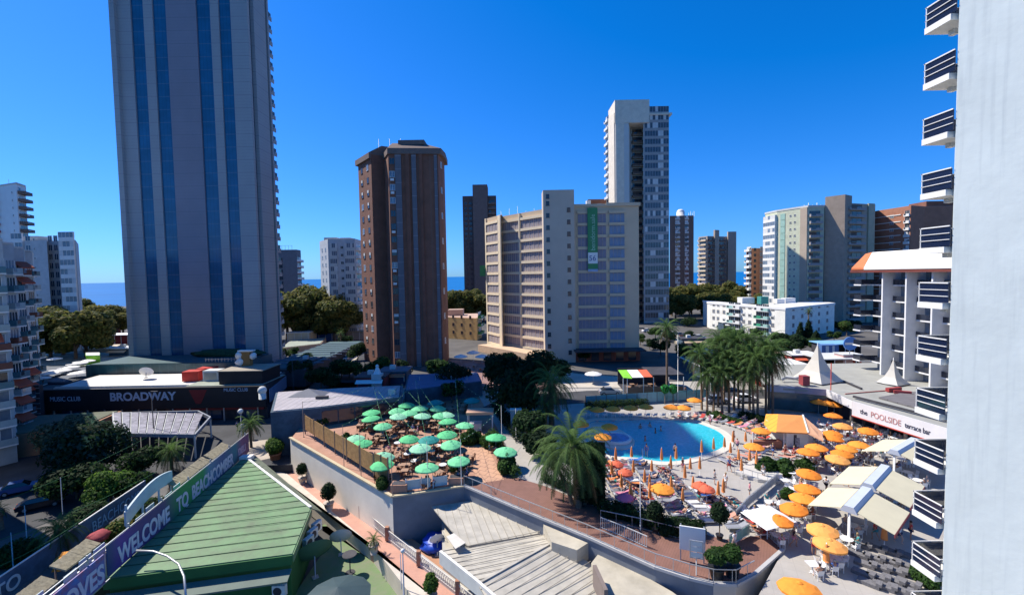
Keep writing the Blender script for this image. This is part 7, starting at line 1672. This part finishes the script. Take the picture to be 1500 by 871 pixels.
for i in range(5): cars.append((486 + i * 6 + (i // 2) * 3, 560 - i * 11, 0, R(96), ['black', 'silver', 'blue', 'white', 'red'][i], '%s car parked along the shaded avenue' % ['black', 'silver', 'blue', 'white', 'red'][i]))
for i in range(4): cars.append((440 + i * 17, 484 + i * 2, 0, R(5), ['white', 'blue', 'silver', 'red'][i], '%s car under the trees left of the brick tower' % ['white', 'blue', 'silver', 'red'][i]))
for i in range(4): cars.append((92 + i * 20, 494 + i, 0, R(5), ['black', 'white', 'silver', 'black'][i], '%s car by the red restaurant, %s from left' % (['black', 'white', 'silver', 'black'][i], nth(i))))
cars += [(60, 742, -3.99, R(38), 'black', 'black car on the dark street in front of the brown wall'), (30, 720, -3.99, R(38), 'blue', 'dark blue car beside the brown street wall'), (88, 616, -3.99, R(3), 'blue', 'blue car in the shade below the music club annex'), (1050, 590, 0, R(4), 'silver', 'silver car seen between the palm trunks'), (1092, 588, 0, R(4), 'white', 'white car seen between the palm trunks')]
for (u, v, z, a, c, lb) in cars: copy_thing(cp, G(u, v, z + .03), a, lb, None, None, {'body': pcol[c], 'roof': pcol[c]})
protos_done(cp)
# ---- street and mid-ground structures
mg = glass('aqua_fence_glass', (.10, .32, .38), .2, .2, 1)
def glass_fence():
    a, b_ = G(858, 596, 0), G(1034, 585, 0); L = (b_ - a).length; an = math.atan2(b_.y - a.y, b_.x - a.x)
    t = thing('glass_fence', 'long blue glass fence between the pool and the street', 'fence', a, an); n = 12
    for k in range(n): part('glass_panel', MB().box(L * k / n + .05, L * (k + 1) / n - .05, -.02, .02, .15, 2.0), mg, t)
    for k in range(n + 1): part('post', MB().box(L * k / n - .04, L * k / n + .04, -.05, .05, 0, 2.15), darkw, t)
    part('plinth', MB().box(0, L, -.12, .12, 0, .14), conc, t)
glass_fence()
sheet('street', [G(u, v, 0) for u, v in ((700, 600), (860, 590), (1130, 583), (1130, 570), (860, 572), (740, 580))], asph, .025, .01)
sunp = M('sunlit_paving', (.48, .43, .36), .9, var=.12, scale=.4)  # sunlit street patches laid as pale paving; the sunlight is in the colour
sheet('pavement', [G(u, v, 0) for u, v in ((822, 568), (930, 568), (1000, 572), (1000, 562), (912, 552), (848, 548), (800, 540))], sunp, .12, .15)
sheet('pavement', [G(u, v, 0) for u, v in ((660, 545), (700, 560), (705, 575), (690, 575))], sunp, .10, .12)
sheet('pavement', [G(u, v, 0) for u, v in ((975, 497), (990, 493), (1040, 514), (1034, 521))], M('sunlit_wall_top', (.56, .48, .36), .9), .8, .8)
sheet('pavement', [G(u, v, 0) for u, v in ((470, 560), (492, 560), (545, 500), (530, 500))], sunp, .14, .12)
t = thing('ramp_wall', 'long dark blue wall dropping towards the palm grove behind the pool', 'wall', G(1000, 545, 0)); a, b_ = G(996, 538, 0) - t.location, G(1040, 560, 0) - t.location
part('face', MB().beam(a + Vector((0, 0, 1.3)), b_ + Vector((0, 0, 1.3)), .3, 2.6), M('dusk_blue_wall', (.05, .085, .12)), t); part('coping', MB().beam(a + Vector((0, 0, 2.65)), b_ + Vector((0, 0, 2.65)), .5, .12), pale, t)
# corner bar with lime and white awning
t = thing('corner_bar', 'open corner bar with lime, white and red awnings behind the pool', 'bar', G(950, 577, 0)); bo_ = t.location
xx = lambda u: G(u, 577, 0).x - bo_.x
part('low_wall', MB().box(xx(918), xx(1002), -.2, .2, 0, 1.5), M('brown_low_wall', (.30, .16, .10), .8), t); part('floor', MB().box(xx(918), xx(1002), .2, 8, 0, .3), darkw, t); part('back_wall', MB().box(xx(918), xx(1002), 7.8, 8, 0, 3.6), darkw, t)
part('awning', MB().slab3([(xx(912), -.4, 3.5), (xx(925), -.4, 3.3), (xx(925), 4, 4.1), (xx(912), 4, 4.1)], .08), M('lime_cloth', (.25, .65, .05), .8), t); part('awning', MB().slab3([(xx(925.5), -.4, 3.5), (xx(942), -.4, 3.5), (xx(942), 4, 4.1), (xx(925.5), 4, 4.1)], .08), whitec, t)
part('awning', MB().slab3([(xx(943), -.2, 3.5), (xx(956), -.2, 3.5), (xx(956), 4, 4.1), (xx(943), 4, 4.1)], .08), redc, t); part('roof', MB().box(xx(957), xx(1004), .2, 8, 3.6, 3.8), darkw, t)
for u in (912, 918, 942, 957, 980, 1002): part('post', MB().box(xx(u) - .06, xx(u) + .06, -.3, -.18, 0, 3.4), white, t)
for i, u in enumerate((925, 934, 948, 962, 975, 988)): table_set(Vector((G(u, 577, 0).x, G(u, 577, 0).y + 2 + (i % 2) * 2.2, .31)), 0, 0, tb_b, ch_b, 'of the corner bar, %s from left' % nth(i), 'brown table', ('corner bar tables', 'corner bar chairs'), n=2, cdesc='brown chair')
# green round tree tops on the deck fence
for k, (u, lb) in enumerate(((974, 'left of the two bright green ball trees at the glass fence'), (986, 'right of the two bright green ball trees at the glass fence'))):
    t = thing('ball_tree', lb, 'tree', G(u, 592, 0)); child('trunk', MB().cyl((0, 0, 0), .08, 2.2, 6).mesh('trunk', [bark]), t)
    child('crown', crown_mesh('crown', [(0, 0, 3.0, .75, 1.0), (0, 0, 2.7, .7, 1)], 1300, .13, [M('vivid_green', (.02, .30, .06), .8), gr1], 90 + k), t)
# right side beyond the poolside bar
def shack(name, label, u0, u1, v, h, dep, wall, roof, z=0, over=.5, openf=True, cat='building'):
    a, b_ = G(u0, v, z), G(u1, v, z); t = thing(name, label, cat, a); w = b_.x - a.x
    part('back_wall', MB().box(0, w, dep - .2, dep, 0, h), wall, t); part('side_wall', MB().box(0, .2, 0, dep - .2, 0, h), wall, t); part('side_wall', MB().box(w - .2, w, 0, dep - .2, 0, h), wall, t)
    part('roof', MB().box(-over, w + over, -over, dep + over, h, h + .22), roof, t)
    if not openf: part('front_wall', MB().box(.2, w - .2, .0, .2, 0, h), wall, t)
    for k in range(int(w / 2.5) + 1): part('post', MB().box(k * 2.5, k * 2.5 + .12, -.3, -.18, 0, h), white, t)
    return t
shack('white_roof_cafe', 'open cafe with thin white roof left of the large pyramid tent', 1128, 1182, 556, 3.2, 6, darkw, white)
shack('white_roof_cafe', 'second open cafe with grey roof right of the large pyramid tent', 1205, 1262, 548, 3.4, 7, darkw, pale)
shack('blue_canopy_shop', 'shop with pale blue canopy beyond the large pyramid tent', 1210, 1265, 524, 3.6, 6, darkw, M('sky_blue_canopy', (.2, .42, .65), .6))
t = thing('round_sign', 'round blue and white sign on a post by the white hotel', 'sign', D(1246, 503, 104)); part('disc', MB().tube([(0, 0, 0), (0, .2, 0)], 1.6, 20), M('blue_sign', (.08, .22, .55), .4), t); part('white_band', MB().box(-1.3, 1.3, -.06, -.01, -.25, .25), white, t); part('post', MB().box(-.08, .08, .2, .3, -5.5, 0), steel, t)
t = thing('pink_booth', 'pink and red booth at the foot of the white hotel', 'booth', G(1235, 546, 0)); part('walls', MB().box(0, 4.2, 0, 3, 0, 4.2), M('pale_pink', (.55, .35, .33), .8), t); part('door', MB().box(2.3, 4.2, -.08, .02, .2, 3.6), redcloth, t); part('roof', MB().box(-.2, 4.4, -.2, 3.2, 4.2, 4.35), pale, t)
t = thing('blue_water_tank', 'blue and white tank behind the large pyramid tent', 'tank', G(1212, 530, 0)); part('tank', MB().box(-2.2, 2.2, -1, 1, 1.6, 4.6), M('tank_blue', (.08, .16, .35), .5), t); part('stripes', MB().box(-1.2, -.4, -1.05, -1, 1.8, 4.4).box(.5, 1.1, -1.05, -1, 1.8, 4.4), white, t); part('stand', MB().box(-2, 2, -.9, .9, 0, 1.6), darkw, t)
for k, (u, v, w, lb) in enumerate(((1092, 560, 5, 'left pale canopy stall seen behind the palm grove'), (1040, 572, 6, 'white-roofed stall under the left palms of the grove'), (1145, 575, 4, 'pale stall beside the bar fascia end'))):
    shack('market_stall', lb, u, u + w * 4.5, v, 2.6, 3, darkw, white if k % 2 else pale, cat='stall')
t = shack('red_kiosk', 'small red kiosk to the right of the palm grove', 1115, 1125, 566, 3, 2.5, redcloth, redcloth, openf=False, cat='kiosk')
shack('low_white_shed', 'low cream flat-roofed building lit by the sun beside the grey tower', 422, 452, 506, 4.6, 6, M('cream_shed', (.62, .55, .40), .8), whitec, openf=False)
f = [G(u, v, 0) for u, v in ((412, 520), (470, 513), (478, 503), (425, 508))]
b = Bld('olive_roof_building', 'low building with sloping olive-grey roof beside the avenue', [(p.x, p.y) for p in f], 0, 2.2, M('sand_wall', (.5, .36, .25), .8), M('olive_roof', (.30, .33, .27)))
shack('blue_shop', 'small blue-fronted shop under the trees left of the avenue', 458, 486, 500, 3, 5, M('shop_blue', (.05, .12, .3), .6), M('dusk_blue_roof', (.07, .12, .22)), openf=False); shack('beige_shop', 'beige awning shop at the far end of the avenue', 508, 532, 498, 3.2, 4, tan, M('sand_roof', (.5, .38, .24), .8), openf=False)
shack('promenade_cafe', 'low dark red promenade cafe right of the roof terrace', 150, 188, 505, 3.6, 6, M('maroon', (.22, .03, .03)), white, openf=False)
# raised cafe terrace with white parasols
f = [G(u, v, 0) for u, v in ((652, 560), (700, 572), (800, 572), (810, 548), (745, 536), (660, 530))]
b = Bld('cafe_terrace', 'raised cafe terrace with reddish railing below the white parasols', [(p.x, p.y) for p in f], 0, .5, M('terrace_plinth', (.28, .17, .14), .8), M('cafe_floor', (.26, .15, .13), .85, var=.4, scale=.8))
for i in range(12): table_set(Vector((G(668 + i * 9, 540 + (i % 3) * 4, .5).x, G(668 + i * 9, 540 + (i % 3) * 4, .5).y, .66)), 0, 0, tb_b, ch_b, 'on the raised cafe terrace, %s from left' % nth(i), 'small table', ('cafe terrace tables', 'cafe terrace chairs'), n=2, cdesc='brown chair')
railing('white barred fence along the shaded edge of the street left of the pool', [G(u, v, 0) for u, v in ((640, 582), (700, 575), (735, 580))], step=.6, m=pale)
t = thing('roofed_hut', 'small hut with salmon flat roof at the right back of the terrace', 'hut', G(704, 628, 0)); part('roof', MB().box(-2.1, 2.1, -1.2, 1.2, 2.6, 3.0), M('salmon_roof', (.58, .34, .22), .8), t); part('counter', MB().box(-1.7, .2, -.8, .8, 0, 1.1), pale, t)
for x, y in ((-1.9, -1), (1.9, -1), (-1.9, 1), (1.9, 1)): part('post', MB().box(x - .06, x + .06, y - .06, y + .06, 0, 2.6), white, t)
t = thing('blue_pillar', 'pale blue upright slab among the dark trees left of the pool', 'pillar', G(756, 634, 0)); part('shaft', MB().box(-.8, .8, -.4, .4, 0, 3.6), M('dusk_pillar', (.16, .26, .34), .7), t); part('cap', MB().box(-.9, .9, -.5, .5, 3.6, 3.75), pale, t)
# ---- pergola at left
pgx = [G(u, v, -.4) for u, v in ((168, 636), (285, 638), (308, 612), (290, 603), (165, 606))]
t = thing('pergola', 'flat white-framed pergola roof between the dark trees and the music club', 'pergola', (pgx[0].x, pgx[0].y, -4)); po2 = t.location; L3 = [p - po2 for p in pgx]
fr = MB()
for i in range(5): fr.beam(L3[i], L3[(i + 1) % 5], .25, .55)
part('roof_frame', fr, M('shaded_frame', (.22, .24, .28), .7), t)  # white frame darkened: the pergola's shade is put into its colour
pnl = M('pergola_sheet', (.24, .23, .27), .5, var=.5, scale=.7, var2=(.08, .08, .10))
for k in range(10):
    a = L3[0].lerp(L3[1], (k + .06) / 10); b_ = L3[0].lerp(L3[1], (k + .9) / 10); c_ = L3[4].lerp(L3[3] * .5 + L3[2] * .5, (k + .9) / 10); d_ = L3[4].lerp(L3[3] * .5 + L3[2] * .5, (k + .06) / 10); u3 = Vector((0, 0, .3))
    part('roof_panel', MB().slab3([a + u3, b_ + u3, c_ + u3, d_ + u3], .05), pnl, t); part('beam', MB().beam(a + Vector((0, 0, .33)), d_ + Vector((0, 0, .33)), .10, .12), pale, t)
for p in L3: part('post', MB().box(p.x - .1, p.x + .1, p.y - .1, p.y + .1, 0, p.z), pale, t)
# ---- lamp posts, poles, wires
def lamp(label, u, v, z, h, arms=2, kind='globe', name='street_lamp', head=.28, lean=0):
    t = thing(name, label, 'lamp post' if kind != 'pole' else 'pole', G(u, v, z)); part('pole', MB().tube([(0, 0, 0), (lean, 0, h)], [.09 if kind != 'pole' else .05, .05 if kind != 'pole' else .035], 7), steel if kind != 'dark' else darkw, t)
    if kind == 'globe':
        for s in ((-1, 1) if arms == 2 else (0,)): part('lamp_globe', MB().ball((s * .55, 0, h + .1), head, seg=10), whitec, t)
        if arms == 2: part('arm', MB().beam((-.55, 0, h - .1), (.55, 0, h - .1), .05, .05), steel, t)
    if kind == 'dark': part('lamp_head', MB().box(-.1, 1.0, -.12, .12, h - .1, h + .05), darkw, t)
    return t
lamp('white globe lamp on the dark street in front of the music club, left', 354, 640, -4, 4.6, 1, head=.45); lamp('white globe lamp below the music club corner, right', 339 + 14, 612, -4, 3, 1)
lamp('tall pale pole with camera standing in the sun bed area', 938, 776, 0, 5.2, kind='pole'); lamp('tall pale flag pole beside the slender palm', 993, 594, 0, 13, kind='pole')
lamp('thin pole between the sun beds and the notice board', 962, 748, 0, 2.0, kind='pole')
lamp('street lamp on the pink path beside the small palm', 588, 862, -5.2, 3.4, kind='pole'); lamp('street lamp with square head at the end of the pink path', 592, 880, -5.2, 4.6, 1, head=.2)
for i, (u, v, h) in enumerate(((40, 800, 4.5), (92, 752, 4.5), (137, 735, 4.2), (20, 838, 4.0))): lamp('thin fence pole with wires beside the dark street, %s from left' % nth([20, 40, 92, 137].index(u)), u, v, -4, h, kind='pole')
for i, (u, v, lb) in enumerate(((225, 620, 'dark lamp post behind the pergola'), (430, 560, 'dark lamp post at the street corner below the podium'), (535, 545, 'lamp post by the avenue near the brick tower'), (486, 545, 'lamp post in the middle of the shaded avenue'))): lamp(lb, u, v + 10, -.5, 6.5, kind='dark')
spl = [(445, 640), (504, 684), (529, 698), (575, 727), (627, 716), (676, 712), (548, 600), (610, 592), (668, 590), (735, 640), (756, 645), (590, 600)]
tops = []
for i, (u, v) in enumerate(spl):
    h = 5.5 if i < 6 else 4.8; p = G(u, v, 0); tops.append(p + Vector((0, 0, h - .1)))
    t = thing('string_light_pole', 'thin string light pole %s around the green parasol terrace' % ('at the far left corner', 'second along the reed fence', 'third along the reed fence', 'at the near left corner', 'middle of the near edge', 'at the near right corner', 'back left', 'back middle', 'back right', 'right side by the hut', 'right side by the pillar', 'beside the grey roof restaurant')[i], 'pole', p)
    part('pole', MB().tube([(0, 0, 0), (0, 0, h)], [.045, .03], 6), brown if i < 4 else steel, t); part('foot', MB().cyl((0, 0, 0), .12, .06, 8), darkw, t)
def wire(a, b_, label, sag=.5, bulbs=True):
    t = thing('string_lights', label, 'string lights', a); d = b_ - a
    pts = [d * (k / 12) + Vector((0, 0, -sag * 4 * (k / 12) * (1 - k / 12))) for k in range(13)]; part('cable', MB().tube(pts, .018, 4), M('cable_green', (.04, .20, .07), .7), t)
    mb = MB()
    for p in pts[1:-1]: mb.ball(p - Vector((0, 0, .08)), .05, seg=5, ring=4)
    if bulbs: child('bulbs', mb.mesh('bulbs', [whitec]), t, kind='stuff')
for k, (i, j) in enumerate(((0, 6), (6, 3), (6, 4), (7, 4), (7, 5), (8, 5), (8, 9), (2, 7), (1, 11), (11, 5), (9, 5))): wire(tops[i], tops[j], 'string of small bulbs over the terrace, %s strand from the reed fence side' % nth(k))
# thin street wires at the lower left
for k, (a, b_) in enumerate(((G(0, 790, .4), G(230, 690, 1.0)), (G(0, 735, .4), G(215, 640, 1.0)), (G(0, 828, .2), G(140, 745, .6)))):
    wire(a, b_, 'thin overhead wire crossing the dark street at lower left, %s from top' % ['second', 'first', 'third'][k], .4, False)
# low wall, terraces of stone beds by the right deck
sheet('step', [G(u, v, 0) for u, v in ((1076, 694), (1110, 672), (1150, 690), (1142, 709), (1110, 706))], M('pale_stone', (.52, .50, .46), .85, var=.1), .35, .35)
# parquet-like shadowed loungers area at bottom right: two groups of dark low seats
seatm = MB().box(-.75, .6, -.33, .33, .0, .28).box(.4, .75, -.33, .33, .28, .5).mesh('wicker_chair', [M('grey_wicker', (.16, .155, .16), .85, var=.3, scale=8)])
ls = []
for r in range(5):
    for c in range(4): ls.append((1262 + c * 22 + r * 3 - (r % 2) * 6, 800 + r * 14 + c * 5))
for i, (u, v) in enumerate(ls):
    if u < 1340: single('wicker_chair', seatm, 'grey wicker chair, %s from left in the %s row of the lower right corner' % (nth(i % 4), nth(i // 4)), 'chair', G(u, v, 0), R(-50) + rp_.uniform(-.1, .1), 'grey wicker seats at the lower right')

# ---- low shops, kiosks and stalls that line the streets of the middle distance
sh = [(430, 548, 5, 3.2, 'dusk_blue_wall', 'dark'), (522, 574, 6, 3.0, 'maroon', 'dark'), (556, 566, 6, 3.2, 'dusk_blue_wall', 'slate'), (810, 512, 6, 3.4, 'maroon', 'white'), (1000, 512, 7, 3.2, 'dusk_blue_wall', 'dark'), (1028, 536, 6, 3.0, 'maroon', 'grey'), (1068, 540, 7, 3.2, 'dusk_blue_wall', 'white'), (1112, 536, 6, 3.0, 'maroon', 'sand'), (1060, 485, 9, 3.4, 'dusk_blue_wall', 'grey'), (1160, 540, 7, 3.2, 'maroon', 'white'), (600, 520, 5, 3.0, 'dusk_blue_wall', 'grey'), (62, 516, 6, 3.2, 'maroon', 'sand'), (160, 527, 6, 3.4, 'dusk_blue_wall', 'grey')]
rfm = {'dark': darkw, 'slate': M('slate', (.12, .13, .16)), 'white': white, 'grey': pale, 'sand': M('sand_roof', (.5, .38, .24))}
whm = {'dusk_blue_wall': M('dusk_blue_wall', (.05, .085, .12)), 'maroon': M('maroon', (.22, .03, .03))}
sh.sort()
for i, (u, v, w, h, wm, rm_) in enumerate(sh):
    a = G(u, v, 0); t = thing('street_shop', '%s-roofed low shop in the middle distance, %s from the left' % (rm_, nth(i)), 'shop', a, 0, 'low shops of the middle distance')
    part('walls', MB().box(0, w, 0, 5, 0, h), whm[wm], t); part('roof', MB().box(-.3, w + .3, -.3, 5.3, h, h + .25), rfm[rm_], t); part('shop_window', MB().box(.4, w - .4, -.06, .02, .5, h - .8), glassb, t)
    part('awning', MB().slab3([(.2, -1.4, h - .9), (w - .2, -1.4, h - .9), (w - .2, -.32, h - .35), (.2, -.32, h - .35)], .06), rfm[['white', 'sand', 'grey'][i % 3]] if i % 4 else redc, t)
    part('roof_unit', MB().box(w * .3, w * .3 + 1.2, 2, 3, h + .25, h + 1.1), pale, t)

# extra table groups scattered over the terrace (dense seating), then all chairs: nearest 285 as objects
rq = random.Random(77); pts = []
while len(pts) < 26:
    u, v = rq.uniform(505, 690), rq.uniform(592, 705)
    if (v - 600) > (u - 470) * .95 or v > 712 - (u - 575) * .1: continue
    p = G(u, v, .012)
    if all((p - q).length > 1.9 for q in pts) and all((p.xy - g_[0].xy).length > 1.3 for g_ in gfloor): pts.append(p)
pts.sort(key=lambda p: -p.y)
for i, p in enumerate(pts): table_set(p, 0, 0, tb_b, ch_b, 'by the %s scattered terrace table from the back' % nth(i), 'square wooden table', ('scattered terrace tables', 'scattered terrace chairs'), n=3, cdesc='brown chair', rot=rq.uniform(0, 1.5))
CH.sort(key=lambda c: (c[2] - CAM).length)
for cm, lb, p, rz, grp, sc in CH[:285]: single('chair', cm, lb, 'chair', p, rz, grp, sc)
mb = MB(); mats = []
for cm, lb, p, rz, grp, sc in CH[285:]:
    if cm.materials[0] not in mats: mats.append(cm.materials[0])
    T = Matrix.Translation(p) @ Matrix.Rotation(rz, 4, 'Z') @ (Matrix.Diagonal((*sc, 1)) if sc else Matrix.Identity(4)); _merge(mb, cm, T, {0: mats.index(cm.materials[0])})
single('far_chairs', mb.mesh('far_chairs', mats), None, None, kind='stuff')

for i, (u, v) in enumerate(((66, 556), (78, 550), (90, 547), (102, 541), (112, 537), (122, 541), (135, 536), (146, 540), (158, 536), (168, 540), (178, 534), (96, 554), (120, 551))):
    p = G(u, v, 1.2); single('table', tb_w, 'white table on the roof terrace left of the grey tower, %s of thirteen' % nth(i), 'table', Vector((p.x, p.y, 1.35)), 0, 'tables of the left roof terrace', 1.6)
# ------------------------------------------------------------------ report
bpy.context.view_layer.update()
print('objects', len(bpy.data.objects), 'meshes', len(bpy.data.meshes))
